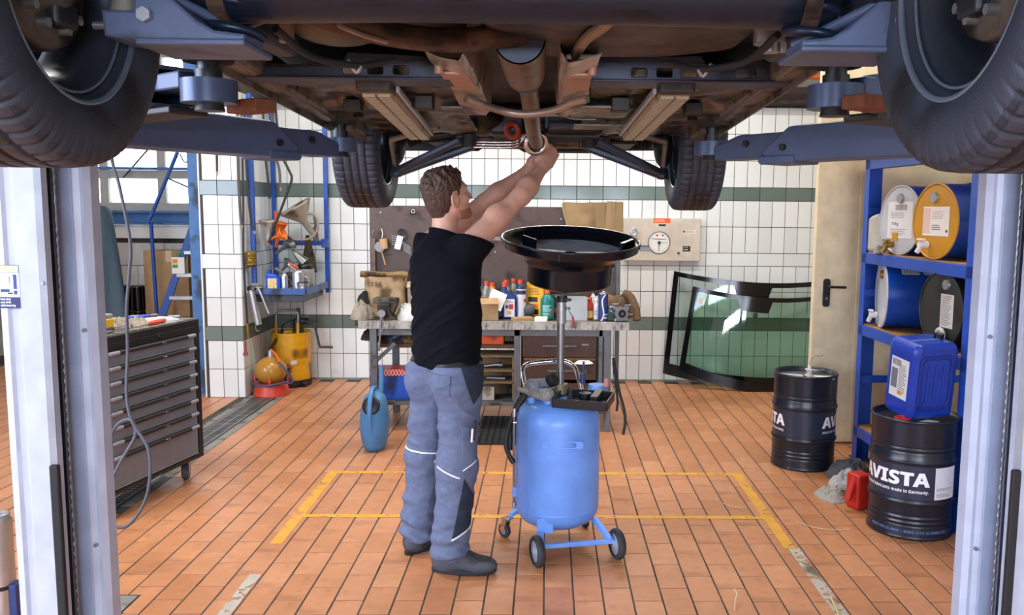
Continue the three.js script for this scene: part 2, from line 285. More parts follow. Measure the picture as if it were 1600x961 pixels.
mesh('steel_section', blueSteel, [b2(-0.08, 0.08, 0, 4.3, 0.06, 0.075, 0.002), b2(-0.08, 0.08, 0, 4.3, -0.075, -0.06, 0.002), b2(-0.006, 0.006, 0, 4.3, -0.06, 0.06, 0)], column);
mesh('foot_plate', blueSteel, [b2(-0.09, 0.09, -0.01, 0.02, -0.1, 0.1, 0.002)], column);
const beams = S('trim_2'); mesh('beam', blueSteel, [b2(-6, -2.97, 3.35, 3.55, -7.7, -7.54, 0.005)], beams);
mesh('tie_bar', blueSteel, [b2(-6, -2.97, 2.03, 2.06, -9.3, -9.27, 0.004)], beams);
const ledge = S('trim_3'); mesh('beam', framePaint, [b2(-6, -2.66, 2.5, 2.58, -9.3, -9.2, 0.005)], ledge);
const orangePipe = S('trim_4'); mesh('pipe', K.orange, [rod([1.2, 2.86, -7.9], [3.4, 2.86, -7.9], 0.025), rod([1.75, 2.86, -7.9], [1.75, 4.2, -7.9], 0.025)], orangePipe);
// side walls, gate and ceiling close the room
const wallPaint = M(0xcac6ba, 0.85, 0, { map: tMottle });
const wallLeft = S('wall_left'); mesh('masonry', wallPaint, [b2(-6.3, -6, -0.2, 1.35, -9.8, 5.2, 0), b2(-6.3, -6, 3.75, 4.4, -9.8, 5.2, 0), b2(-6.3, -6, 1.35, 3.75, -9.8, -2.85, 0), b2(-6.3, -6, 1.35, 3.75, 3.65, 5.2, 0)], wallLeft);
const frost = (c, p) => M(0xe8ecee, 0.6, 0, { emissive: c, emissiveIntensity: p });
const winL = S('window_2', [-5.98, 2.55, 0.4]);
mesh('window_frame', framePaint, [-3.22, -1.61, 0, 1.61, 3.22].map((z) => b2(-0.05, 0.05, -1.2, 1.2, z - 0.03, z + 0.03, 0)).concat([b2(-0.05, 0.05, 1.14, 1.2, -3.25, 3.25, 0), b2(-0.05, 0.05, -1.2, -1.14, -3.25, 3.25, 0)]), winL);
for (const z of [-2.415, -0.805, 0.805, 2.415]) mesh('pane', frost(DAY, 1.6), [b2(-0.02, 0.02, -1.14, 1.14, z - 0.775, z + 0.775, 0)], winL);
const wallFront = S('wall_front'); mesh('masonry', wallPaint, [b2(-6.2, -2.4, -0.2, 4.4, 5, 5.2, 0), b2(2.4, 3.6, -0.2, 4.4, 5, 5.2, 0), b2(-2.4, 2.4, 4.2, 4.4, 5, 5.2, 0)], wallFront);
const gate = S('door_2', [0, 0, 5.06]);
mesh('gate_panel', M(0x8d949c, 0.5, 0.2, { map: tMottle }), [b2(-2.4, 2.4, 0, 1.46, -0.03, 0.03, 0), b2(-2.4, 2.4, 1.78, 2.4, -0.03, 0.03, 0), b2(-2.4, 2.4, 4.15, 4.2, -0.03, 0.03, 0)], gate);
for (const x of [-1.59, -0.53, 0.53, 1.59]) { mesh('pane', frost(GATE, 2), [b2(x - 0.5, x + 0.5, 1.46, 1.78, -0.02, 0.02, 0)], gate); mesh('pane', frost(GATE, 1), [b2(x - 0.5, x + 0.5, 2.4, 4.15, -0.02, 0.02, 0)], gate); }
mesh('gate_frame', K.zinc, [-2.1, -1.06, 0, 1.06, 2.1].map((x) => b2(x - 0.03, x + 0.03, 1.46, 4.15, -0.03, 0.03, 0)), gate);
const wallRight = S('wall_right'); mesh('masonry', wallPaint, [b2(3.4, 3.6, -0.2, 4.4, -8.5, 5.2, 0)], wallRight);
const ceil = S('ceiling'); mesh('slab', M(0xb9b5ab, 0.9, 0, { map: tMottle }), [b2(-6.3, 3.6, 4.2, 4.4, -9.8, 5.2, 0)], ceil);
TUBES.forEach(([x, z, p], i) => {
  const t = T('ceiling_light', ['fluorescent ceiling light above the left of the workbench', 'fluorescent ceiling light above the wall control panel', 'fluorescent ceiling light above the tool cabinet', 'fluorescent ceiling light above the oil drum rack', 'fluorescent ceiling light behind the left lift post', 'fluorescent ceiling light behind the right lift post'][i], 'ceiling light', [x, 4.08, z], 0, 'ceiling lights');
  mesh('housing', K.white, [b2(-0.77, 0.77, 0, 0.12, -0.1, 0.1, 0.01)], t);
  for (const dz of [-0.04, 0.04]) mesh('light_tube', frost(TUBE, p / 12), [cy(0.013, 0.013, 1.48, 0, -0.018, dz, 'x', 10)], t);
});
{ const t = T('wall_light', 'long fluorescent strip light on the back wall above the tiles', 'wall light', [-0.05, 2.95, -8.2]); mesh('housing', K.white, [b2(-0.98, 0.98, -0.06, 0.06, -0.06, 0.14, 0.01)], t); mesh('light_tube', frost(TUBE, 3), [cy(0.02, 0.02, 1.86, 0, -0.01, 0.165, 'x', 12)], t); }
// beige sliding steel door behind the rack
const door = S('door_1', [1.88, 0, -6.05]);
const beige = M(0xf4e1b9, 0.55, 0, { map: tMottle });
mesh('leaf', beige, [b2(0, 1.5, 0.012, 2.95, -0.03, 0.03, 0.006)], door);
mesh('leaf', beige, [b2(0.3, 1.5, 0.012, 2.95, -0.028, 0.034, 0.004)], door, 'overlapping second panel of the beige door');
mesh('handle_plate', K.black, [ex(roundPts(rect(-0.025, 0.025, -0.1, 0.1), 0.024), 0.012, 0.002, [], 0.09, 1.09, 0.036)], door);
mesh('door_handle', K.black, [tb([[0.09, 1.135, 0.04], [0.09, 1.135, 0.075], [0.11, 1.135, 0.085], [0.21, 1.133, 0.085]], 0.009, 20, 8)], door);
mesh('keyhole', K.steel, [cy(0.01, 0.01, 0.004, 0.09, 1.05, 0.044, 'z', 12)], door);
function lump(w, h, d, seed, fold = 5, n = 44) {   // a crumpled cloth lying on y = 0
  return grid(n, n, (u, v) => {
    const a = u * Math.PI * 2, r = Math.sqrt(v), ed = 0.72 + 0.5 * vnoise(Math.cos(a) * 1.6 + seed, Math.sin(a) * 1.6, seed);
    const x = Math.cos(a) * r * ed, z = Math.sin(a) * r * ed, k = Math.max(0, 1 - v * v);
    const ridge = 1 - Math.abs(2 * vnoise(x * fold + seed, z * fold, seed * 3) - 1);
    return [x * w / 2, h * (0.05 + k * (0.3 + 0.55 * ridge) * (0.55 + 0.5 * vnoise(x * 2 + seed, z * 2, 4))) * (v > 0.97 ? 0.2 : 1), z * d / 2];
  });
}
const lumpUp = (...a) => { const g = lump(...a); g.index.array.reverse(); g.computeVertexNormals(); return g; };
function lineText(c, x, y, w, rows, gap, col = '#555') { c.fillStyle = col; const r = rngs(Math.round(x * 7 + y)); for (let i = 0; i < rows; i++) { let p = x; while (p < x + w * (0.6 + 0.4 * r())) { const l = 6 + r() * 16; c.fillRect(p, y + i * gap, l, gap * 0.45); p += l + 4; } } }
function barcode(c, x, y, w, h) { const r = rngs(Math.round(w)); c.fillStyle = '#333'; for (let p = x; p < x + w;) { const l = 1 + r() * 4; c.fillRect(p, y, l, h); p += l + 1 + r() * 4; } }
const decal = (w, h, t, rough = 0.6) => ({ mat: M(0xffffff, rough, 0, { map: t }), geo: () => keepUV(new THREE.PlaneGeometry(w, h)) });
const wrap = (R, h, a0, a1, y, seg = 24) => keepUV(new THREE.CylinderGeometry(R, R, h, seg, 1, true, a0, a1 - a0).translate(0, y, 0));
// ---------------------------------------------------------------- the raised car, seen from below and behind
const car = T('car', 'dark car raised on the two-post lift, seen from below with exhaust and wheels showing', 'car', [-0.08, 1.66, -2.7]);
const CE = (name, mat, geos) => geos.map((g) => C(name, mat, g));
const C = (name, mat, geos, label, parent = car) => { const m = mesh(name, mat, geos, parent, label); if (parent === car) m.geometry.translate(0.08, -1.66, 2.7); return m; };
const under = M(0x7f8280, 0.4, 0.2, { map: tDirty, roughnessMap: bRough }), underBlack = M(0x2a2928, 0.5, 0, { map: tDirty }), navy = M(0x3a4558, 0.42, 0.2, { map: tGrime }), armBlue = M(0x5c6c8c, 0.5, 0.15, { map: tGrime }), rusty = M(0x5f4a43, 0.75, 0.1, { map: tDirty }), shield = M(0xcdbfb2, 0.32, 0.7, { map: tGrime, bumpMap: bRough, bumpScale: 0.004 }), railBeige = M(0xb0a48a, 0.55, 0.2, { map: tGrime }), tankBrown = M(0x47413c, 0.5, 0, { map: tDirty }), pipeSteel = M(0x8d7863, 0.38, 0.75, { map: tGrime });
// upper body: closes the car above its floor
C('body_shell', M(0x20242b, 0.3, 0.3, { map: tMottle }), [ex(roundPts([[0.55, 2.2], [4.95, 2.16], [5.02, 2.5], [4.9, 2.68], [3.85, 2.82], [3.1, 3.22], [1.35, 3.24], [0.62, 2.86], [0.5, 2.5]], 0.12), 1.7, 0.08, [], -0.08, 0, 0, 0, Math.PI / 2)]);
C('underfloor', underBlack, [b2(-0.86, 0.7, 2.12, 2.22, -4.9, -0.6, 0.01), b2(-0.66, 0.5, 2.1, 2.16, -1.5, -0.7, 0.02)]);
// floor pans with pressed beads
for (const s of [-1, 1]) {
  const X = (u) => -0.085 + s * lerp(0.22, 0.74, u);
  const bead = (u, v) => 0.012 * smoothstep(Math.sin(u * 15) * Math.sin(v * 9 + 1), 0.3, 0.6) + 0.006 * vnoise(u * 5, v * 9) + 0.018 * smoothstep(Math.abs(v - 0.45), 0.03, 0.06) - 0.018;
  const g = grid(36, 60, (u, v) => [X(u), lerp(2.045, 1.992, v) + bead(u, v), lerp(-2.42, -3.95, v)]);
  if (s > 0) flipN(g);
  C('floor_pan', under, [g]);
  CE('floor_bracket', underBlack, [b2(X(0.45) - 0.02, X(0.45) + 0.02, 2.0, 2.03, -2.84, -2.8, 0.004), b2(X(0.7) - 0.03, X(0.7) + 0.03, 1.99, 2.03, -3.05, -3.0, 0.004), b2(X(0.55) - 0.02, X(0.55) + 0.02, 1.985, 2.02, -3.42, -3.38, 0.004), b2(X(0.2) - 0.03, X(0.2) + 0.03, 1.985, 2.03, -2.95, -2.88, 0.004)]);
  CE('floor_plug', K.rubber, [0.25, 0.52, 0.8].map((u, i) => cy(0.018, 0.02, 0.012, X(u), 2.0 + 0.004 * i, -2.9 - i * 0.22, 'y', 14)));
  // sill with its welded flange
  const xs = -0.085 + s * 0.745;
  C('sill', under, [bar([xs, 2.085, -1.9], [xs, 2.0, -3.8], 0.1, 0.09, 0.02), bar([xs + s * 0.012, 2.045, -1.9], [xs + s * 0.012, 1.962, -3.8], 0.008, 0.05, 0.002)]);
  C('sill_edge', M(0x8a7f6d, 0.5, 0.3, { map: tGrime }), [bar([xs + s * 0.05, 2.06, -1.9], [xs + s * 0.05, 1.975, -3.8], 0.006, 0.03, 0.002)]);
  // pierced cross brace
  const out = s < 0 ? [[-0.86, 2.015], [-0.27, 2.015], [-0.25, 2.035], [-0.29, 2.075], [-0.55, 2.085], [-0.57, 2.05], [-0.86, 2.045]] : [[0.7, 2.018], [0.12, 2.015], [0.1, 2.035], [0.13, 2.078], [0.42, 2.085], [0.44, 2.055], [0.5, 2.055], [0.52, 2.075], [0.7, 2.07]];
  const slot = (x, w) => roundPts(rect(x - w / 2, x + w / 2, 2.027, 2.05), 0.006, 3);
  C('cross_brace', navy, [ex(s < 0 ? out : out.slice().reverse(), 0.012, 0.003, (s < 0 ? [[-0.545, 0.042], [-0.475, 0.042], [-0.405, 0.042]] : [[0.25, 0.042], [0.32, 0.042], [0.388, 0.044], [0.545, 0.06]]).map((a) => slot(...a)), 0, 0, -2.43), s < 0 ? b2(-0.86, -0.27, 2.012, 2.02, -2.56, -2.42, 0.004) : b2(0.12, 0.7, 2.012, 2.02, -2.56, -2.42, 0.004)]);
  // ribbed chassis rail
  const A = s < 0 ? [-0.492, 2.0, -2.52] : [0.362, 2.0, -2.5], B = s < 0 ? [-0.535, 1.965, -3.66] : [0.348, 1.965, -3.58];
  const rail = C('chassis_rail', railBeige, [bar(A, B, 0.088, 0.03, 0.006)]);
  const ribs = []; for (let i = 0; i < 44; i++) { const t = (i + 0.5) / 44; for (const d of [-0.022, 0.022]) ribs.push(bx(0.036, 0.009, 0.013, lerp(A[0], B[0], t) + d, lerp(A[1], B[1], t) - 0.018, lerp(A[2], B[2], t), 0)); }
  const rb = mesh('rail_ribs', railBeige, ribs, rail); rb.geometry.translate(0.08, -1.66, 2.7); rb.userData.kind = 'stuff';
  C('rail_flange', M(0xc3ccd8, 0.25, 0.3, { map: tMottle }), [bar([A[0] + 0.052 * -s, A[1] + 0.006, A[2] - 0.05], [B[0] + 0.052 * -s, B[1] + 0.004, B[2]], 0.012, 0.02, 0.004)], 'bright folded rail flange');
  C('rail_end', tankBrown, [bx(0.1, 0.035, 0.05, A[0], A[1] + 0.004, A[2] + 0.02, 0.008)]);
}
// heat shields in the tunnel
{
  const p = (m) => [[-0.085 + m * 0.21, 2.03], [-0.085 + m * 0.13, 2.012], [-0.085 + m * 0.115, 2.03], [-0.085 + m * 0.1, 2.19], [-0.085, 2.21]];
  for (const m of [-1, 1]) {
    const q = p(m), g = grid(24, 26, (u, v) => { const t = u * (q.length - 1), i = Math.min(Math.floor(t), q.length - 2), f = t - i; return [lerp(q[i][0], q[i + 1][0], f) + 0.006 * (vnoise(u * 9, v * 12, m) - 0.5), lerp(q[i][1], q[i + 1][1], f) - 0.03 * smoothstep(v, 0.5, 1) + 0.008 * (vnoise(u * 8, v * 14, 3 + m) - 0.5), lerp(-2.1, -3.05, v)]; });
    if (m > 0) flipN(g);
    C('heat_shield', shield, [g]);
    CE('shield_bracket', M(0xb99a86, 0.5, 0.3, { map: tGrime }), [bx(0.085, 0.016, 0.05, -0.085 + m * 0.17, 2.04, -2.22, 0.005), bx(0.075, 0.01, 0.3, -0.085 + m * 0.165, 2.018, -2.48, 0.004), cy(0.012, 0.012, 0.02, -0.085 + m * 0.2, 2.02, -2.3, 'y', 8)]);
  }
}
// exhaust line
C('resonator', pipeSteel, [la([[0.02, -0.26], [0.056, -0.25], [0.062, -0.24], [0.058, -0.22], [0.061, -0.2], [0.061, 0.2], [0.058, 0.22], [0.062, 0.24], [0.062, 0.25]], -0.068, 2.062, -2.33, 36, 'z')]);
C('resonator_cap', navy, [cy(0.058, 0.058, 0.012, -0.068, 2.062, -2.085, 'z', 32)]);
C('exhaust_pipe', pipeSteel, [tb([[-0.068, 2.055, -2.5], [-0.062, 2.04, -2.8], [-0.058, 1.99, -3.15], [-0.056, 1.962, -3.6], [-0.05, 1.955, -3.92]], 0.031, 40, 18)]);
C('pipe_collar', K.chrome, [at(rot(new THREE.TorusGeometry(0.046, 0.014, 12, 36), 0.5, 0.35, 0), -0.052, 1.953, -3.9), at(rot(new THREE.TorusGeometry(0.05, 0.006, 10, 36), 0.5, 0.35, 0), -0.052, 1.962, -3.94)], 'bright ring around the pipe end');
C('pipe_clamp', K.darkSteel, [cy(0.05, 0.045, 0.05, -0.066, 2.05, -2.63, 'z', 24)]);
C('tailpipe', rusty, [tb([[-0.62, 2.09, -1.6], [-0.5, 2.07, -1.86], [-0.36, 2.052, -2.0], [-0.22, 2.05, -2.06], [-0.12, 2.06, -2.06], [-0.068, 2.068, -2.09]], 0.028, 48, 16)]);
C('tunnel_brace', M(0xa8988a, 0.4, 0.6, { map: tGrime }), [tb([[-0.255, 2.0, -2.72], [-0.2, 1.985, -2.77], [-0.13, 1.968, -2.8], [-0.06, 1.963, -2.8], [0.02, 1.974, -2.78], [0.075, 1.993, -2.74], [0.12, 2.0, -2.7]], 0.013, 40, 12)]);
C('exhaust_hanger', M(0xa8402a, 0.6, 0, { map: tGrime }), [at(rot(new THREE.TorusGeometry(0.026, 0.012, 10, 24).scale(1, 1.15, 1), 0, 0.2, 0.5), -0.155, 2.0, -3.8)], 'rust-red rubber hanger');
for (const k of [0, 1, 2]) C('glint_line', K.chrome, [tb([[-0.34, 1.963 - k * 0.012, -4.0], [-0.16, 1.965 - k * 0.012, -4.0], [-0.12, 1.99 - k * 0.012, -3.97], [-0.085, 2.02 - k * 0.01, -3.95]], 0.004, 24, 6)]);  // added chrome bars that stand in for hand-lamp glints by the pipe
for (const k of [0, 1]) C('glint_line', K.chrome, [tb([[-0.015, 2.035 - k * 0.012, -3.95], [0.02, 2.02 - k * 0.012, -3.96], [0.045, 1.985 - k * 0.012, -3.98]], 0.004, 16, 6)]);  // more added bars for the glints, right of the pipe
for (const k of [0, 1]) C('fluid_line', M(0x7d99a0, 0.3, 0.3), [tb([[-0.04, 2.03 - k * 0.02, -3.3], [0.05, 2.032 - k * 0.02, -3.3], [0.1, 2.018 - k * 0.015, -3.32], [0.18, 2.012 - k * 0.012, -3.3]], 0.005, 20, 6)]);
// fuel tank, rear silencer, twist beam
C('fuel_tank', tankBrown, [ex(roundPts([[-0.2, 2.26], [-0.16, 2.07], [0.02, 2.052], [0.3, 2.056], [0.5, 2.08], [0.54, 2.26]], 0.05), 0.5, 0.03, [], 0, 0, -2.06)]);
C('tank_strap', M(0xa08d7e, 0.5, 0.5, { map: tGrime }), [tb([[0.15, 2.075, -1.79], [0.12, 2.045, -1.83], [0.085, 2.043, -1.98], [0.06, 2.045, -2.28]], 0.014, 24, 6)]);
C('tank_seam', M(0x5c4f42, 0.5, 0), [b2(-0.15, 0.4, 2.085, 2.091, -1.815, -1.8, 0.002)]);
CE('tank_recess', K.black, [ex(roundPts(rect(-0.03, 0.03, -0.006, 0.006), 0.006), 0.01, 0.002, [], 0.22, 2.075, -1.808), ex(roundPts(rect(-0.03, 0.03, -0.006, 0.006), 0.006), 0.01, 0.002, [], -0.08, 2.075, -1.808)]);
C('silencer', M(0x514c3f, 0.4, 0.5, { map: tGrime }), [sp(0.12, -0.5, 2.12, -2.1, 1.15, 0.62, 1.4, 28, 18)]);
C('silencer_lip', shield, [tb([[-0.56, 2.1, -1.82], [-0.5, 2.07, -1.86], [-0.42, 2.04, -1.92], [-0.36, 2.03, -1.98]], 0.006, 24, 6)]);
CE('bracket', M(0x9c8377, 0.6, 0.2, { map: tGrime }), [bx(0.03, 0.1, 0.02, -0.575, 2.07, -1.95, 0.004), bx(0.025, 0.1, 0.02, 0.555, 2.07, -1.9, 0.004)]);
C('filter_canister', K.zinc, [cy(0.034, 0.034, 0.08, 0.475, 2.06, -1.9, 'y', 24), cy(0.022, 0.022, 0.02, 0.475, 2.012, -1.9, 'y', 16), cy(0.008, 0.008, 0.02, 0.5, 2.01, -1.885, 'y', 8)]);
C('twist_beam', M(0x222b3c, 0.38, 0.35, { map: tGrime }), [la([[0.0, -0.6], [0.062, -0.6], [0.066, -0.5], [0.06, -0.2], [0.06, 0.2], [0.066, 0.5], [0.062, 0.6], [0, 0.6]], -0.07, 2.068, -1.66, 32, 'x')]);
CE('beam_weld', rusty, [cy(0.069, 0.069, 0.03, -0.6, 2.064, -1.66, 'x', 28), cy(0.069, 0.069, 0.03, 0.48, 2.064, -1.66, 'x', 28)]);
for (const s of [-1, 1]) {   // spring pan and trailing arm each side
  const X = (x) => (s < 0 ? x + 0.028 : -0.113 - x);
  const o = [[-0.803, 2.0], [-0.748, 2.0], [-0.746, 2.035], [-0.715, 2.045], [-0.69, 2.03], [-0.64, 1.985], [-0.61, 1.968], [-0.558, 1.962], [-0.556, 1.945], [-0.745, 1.942], [-0.76, 1.95], [-0.8, 1.956]].map(([x, y]) => [X(x), y]);
  C('spring_pan', armBlue, [ex(s < 0 ? o.slice().reverse() : o, 0.11, 0.006, [], 0, 0, -1.6)]);
  C('pan_lip', armBlue, [bx(0.19, 0.012, 0.16, X(-0.65), 1.947, -1.62, 0.005), rod([X(-0.7), 2.03, -1.56], [X(-0.585), 1.98, -1.7], 0.01)]);
  C('trailing_arm', M(0x2c3445, 0.45, 0.2, { map: tGrime }), [bar([X(-0.72), 2.06, -1.35], [X(-0.66), 2.05, -2.15], 0.07, 0.06, 0.02)]);
  C('shock_absorber', M(0x9d978c, 0.5, 0.3, { map: tGrime }), [cy(0.022, 0.028, 0.03, X(-0.775), 2.012, -1.58, 'y', 18), cy(0.024, 0.024, 0.2, X(-0.775), 2.12, -1.6, 'y', 18)]);
  CE('pan_bolt', K.zinc, [cy(0.013, 0.013, 0.02, X(-0.724), 1.99, -1.54, 'z', 6), cy(0.008, 0.006, 0.05, X(-0.818), 1.984, -1.6, 'x', 10)]);
  C('coil_spring', M(0x1d2a3c, 0.35, 0.3), [tb([...Array(50).keys()].map((i) => [X(-0.61) + 0.05 * Math.cos(i * 0.55), 1.975 + i * 0.0042, -1.66 + 0.05 * Math.sin(i * 0.55)]), 0.009, 200, 8)]);
  C('brake_hose', K.rubber, [tb([[X(-0.58), 2.02, -1.8], [X(-0.55), 1.992, -1.95], [X(-0.47), 1.99, -2.05], [X(-0.4), 2.02, -2.15]], 0.008, 24, 8)]);
  C('hose_clip', K.zinc, [tb([[X(-0.49), 2.0, -2.04], [X(-0.475), 1.975, -2.06], [X(-0.462), 1.99, -2.05]], 0.005, 10, 6)]);
}
// front suspension and engine bay
C('front_subframe', M(0x847359, 0.55, 0.3, { map: tDirty }), [b2(-0.42, -0.1, 1.962, 2.02, -4.42, -4.2, 0.02), b2(0.0, 0.3, 1.962, 2.02, -4.42, -4.2, 0.02), bx(0.1, 0.05, 0.12, -0.38, 1.985, -4.12, 0.02), bx(0.1, 0.05, 0.12, 0.22, 1.985, -4.12, 0.02), cy(0.025, 0.025, 0.03, -0.34, 1.966, -4.15, 'y', 12), cy(0.025, 0.025, 0.03, 0.17, 1.966, -4.15, 'y', 12), cy(0.02, 0.02, 0.03, -0.22, 1.962, -4.2, 'y', 12)]);
C('gearbox', M(0x3f3d3b, 0.4, 0.6, { map: tDirty }), [sp(0.14, -0.3, 2.06, -3.95, 1, 0.55, 1.1, 22, 14), cy(0.1, 0.1, 0.25, 0.02, 2.08, -4.1, 'x', 24), b2(-0.28, 0.28, 2.03, 2.12, -4.4, -3.85, 0.03)]);
C('oil_pan', M(0x24262b, 0.4, 0.3, { map: tDirty }), [b2(-0.02, 0.24, 1.975, 2.08, -4.1, -3.7, 0.03), b2(-0.26, -0.1, 1.985, 2.08, -4.2, -3.85, 0.02), ...[0, 1, 2, 3, 4].map((i) => b2(0.0, 0.22, 1.97, 1.98, -4.06 + i * 0.07, -4.04 + i * 0.07, 0.003))]);
CE('heat_plate', under, [bx(0.2, 0.012, 0.3, 0.18, 2.0, -3.05, 0.005), bx(0.14, 0.012, 0.2, -0.3, 2.005, -3.1, 0.005), bx(0.2, 0.01, 0.16, 0.2, 1.99, -3.5, 0.004)]);
C('undertray', underBlack, [b2(-0.6, 0.44, 1.985, 2.0, -4.75, -4.35, 0.004)]);
C('front_lip', K.black, [ex([[-0.86, 2.2], [-0.86, 1.97], [-0.38, 1.972], [-0.36, 1.985], [-0.16, 1.985], [-0.13, 1.968], [0.02, 1.966], [0.3, 1.966], [0.33, 1.98], [0.7, 1.985], [0.7, 2.2]], 0.03, 0.004, [], 0, 0, -4.78)]);
for (const s of [-1, 1]) {
  const X = (x) => -0.085 + s * x;
  C('control_arm', navy, [bar([X(0.26), 1.955, -4.12], [X(0.64), 1.815, -4.1], 0.08, 0.034, 0.012), bar([X(0.3), 1.965, -3.9], [X(0.62), 1.83, -4.06], 0.05, 0.03, 0.012), bar([X(0.28), 1.975, -4.02], [X(0.6), 1.85, -4.06], 0.02, 0.012, 0.004)]);
  C('bushing', K.rubber, [cy(0.032, 0.032, 0.05, X(0.27), 1.965, -3.93, 'y', 18)]);
  C('ball_joint', K.darkSteel, [cy(0.02, 0.028, 0.05, X(0.63), 1.83, -4.09, 'y', 14), cy(0.012, 0.012, 0.06, X(0.62), 1.88, -4.05, 'y', 10)]);
  C('drive_shaft', M(0x55504a, 0.5, 0.4, { map: tGrime }), [rod([X(0.2), 2.04, -4.12], [X(0.64), 1.965, -4.12], 0.016, 12)]);
  C('shaft_boot', K.rubber, [0, 1, 2, 3].map((i) => at(rot(new THREE.TorusGeometry(0.03 - i * 0.003, 0.008, 8, 20), 0, Math.PI / 2, 0), X(0.56 - i * 0.016), 1.98 + i * 0.003, -4.12)));
  C('stabiliser_link', M(0x7d7369, 0.5, 0.3, { map: tGrime }), [rod([X(0.38), 2.005, -3.72], [X(0.6), 1.955, -3.82], 0.013, 10), rod([X(0.6), 1.955, -3.82], [X(0.61), 1.86, -3.95], 0.01, 8)]);
  C('steering_knuckle', underBlack, [sp(0.09, X(0.63), 1.96, -4.12, 0.5, 1.1, 1, 16, 12), cy(0.03, 0.03, 0.3, X(0.58), 2.1, -4.12, 'y', 14)]);
  C('wheel_arch', underBlack, [ex([...Array(17).keys()].map((i) => [0.37 * Math.cos(i / 16 * Math.PI), 0.37 * Math.sin(i / 16 * Math.PI)]).concat([...Array(17).keys()].map((i) => [0.355 * Math.cos(Math.PI - i / 16 * Math.PI), 0.355 * Math.sin(Math.PI - i / 16 * Math.PI)])), 0.22, 0, [], X(0.76), 2.05, -4.12, 0, Math.PI / 2)]);
}
// wheels
function tyreGeo() {
  const prof = [[-0.084, 0.204], [-0.094, 0.214], [-0.103, 0.236], [-0.107, 0.262], [-0.104, 0.286], [-0.097, 0.302], [-0.088, 0.3125], [-0.078, 0.3165]];
  for (const g of [-0.05, -0.017, 0.017, 0.05]) prof.push([g - 0.0055, 0.3185], [g - 0.004, 0.311], [g + 0.004, 0.311], [g + 0.0055, 0.3185]);
  for (const p of prof.slice(0, 8).reverse()) prof.push([-p[0], p[1]]);
  const n = 480, m = prof.length, pos = [], idx = [];
  for (let i = 0; i < n; i++) {
    const a = i / n * Math.PI * 2, sipe = i % 8 < 1.5;
    for (let j = 0; j < m; j++) { const [x, r] = prof[j], e = Math.abs(x), cut = sipe && e > 0.054 && r > 0.285 ? 0.005 : (i % 16 < 1 && e < 0.046 && r > 0.315 ? 0.003 : 0), R = r - cut; pos.push(x, R * Math.cos(a), R * Math.sin(a)); }
  }
  for (let i = 0; i < n; i++) for (let j = 0; j < m - 1; j++) { const a = i * m + j, b = ((i + 1) % n) * m + j; idx.push(a, b + 1, b, a, a + 1, b + 1); }
  const g = new THREE.BufferGeometry(); g.setAttribute('position', new THREE.Float32BufferAttribute(pos, 3)); g.setIndex(idx); g.computeVertexNormals(); return g;
}
const tyreShape = merge(tyreGeo()), tyreMat = M(0x343b48, 0.55, 0, { map: tGrime, bumpMap: bFine, bumpScale: 0.0006 }), rimMat = M(0x515a66, 0.3, 0.6, { map: tGrime }), rimEdge = M(0x8794a5, 0.25, 0.6);
function wheel(x, y, z, s, front) {   // s: side of the car, the disc faces outwards
  const w = new THREE.Group(); w.name = 'wheel'; w.position.set(x + 0.08, y - 1.66, z + 2.7); car.add(w);
  const t = new THREE.Mesh(tyreShape, tyreMat); t.name = 'tyre'; w.add(t);
  mesh('rim', rimMat, [la([[0.212, -s * 0.088], [0.2, -s * 0.082], [0.192, -s * 0.07], [0.176, -s * 0.045], [0.172, s * 0.03], [0.19, s * 0.06], [0.21, s * 0.088]], 0, 0, 0, 64, 'x'), cy(0.17, 0.17, 0.02, s * 0.06, 0, 0, 'x', 40)], w);
  w.children[1].material = Object.assign(rimMat, { side: THREE.DoubleSide });
  mesh('rim_edge', rimEdge, [at(rot(new THREE.TorusGeometry(0.209, 0.006, 10, 80), 0, Math.PI / 2, 0), -s * 0.087, 0, 0), at(rot(new THREE.TorusGeometry(0.19, 0.003, 8, 80), 0, Math.PI / 2, 0), -s * 0.07, 0, 0)], w);
  if (front) mesh('brake_disc', K.darkSteel, [cy(0.135, 0.135, 0.022, 0, 0, 0, 'x', 40)], w);
  else {
    mesh('brake_backplate', M(0x6a6a67, 0.5, 0.5, { map: tDirty }), [mirror(la([[0, -0.02], [0.124, -0.02], [0.124, 0.02], [0.118, 0.04], [0.06, 0.045], [0.05, 0.07], [0, 0.07]], 0, 0, 0, 44, 'x'), s, 1, 1)], w);
    each('brake_bolt', K.zinc, [-2.4, -1.9, -1.2, -0.75].map((a) => cy(0.009, 0.009, 0.02, -s * 0.05, 0.09 * Math.sin(a), 0.09 * Math.cos(a), 'x', 6)), w);
    mesh('brake_lever', K.darkSteel, [bx(0.03, 0.05, 0.07, -s * 0.05, -0.06, -0.02, 0.01)], w);
  }
}
wheel(-0.08 - 0.768, 1.978, -4.12, -1, true); wheel(-0.08 + 0.768, 1.978, -4.12, 1, true);
wheel(-0.08 - 0.8, 2.045, -1.5, -1, false); wheel(-0.08 + 0.775, 2.042, -1.32, 1, false);

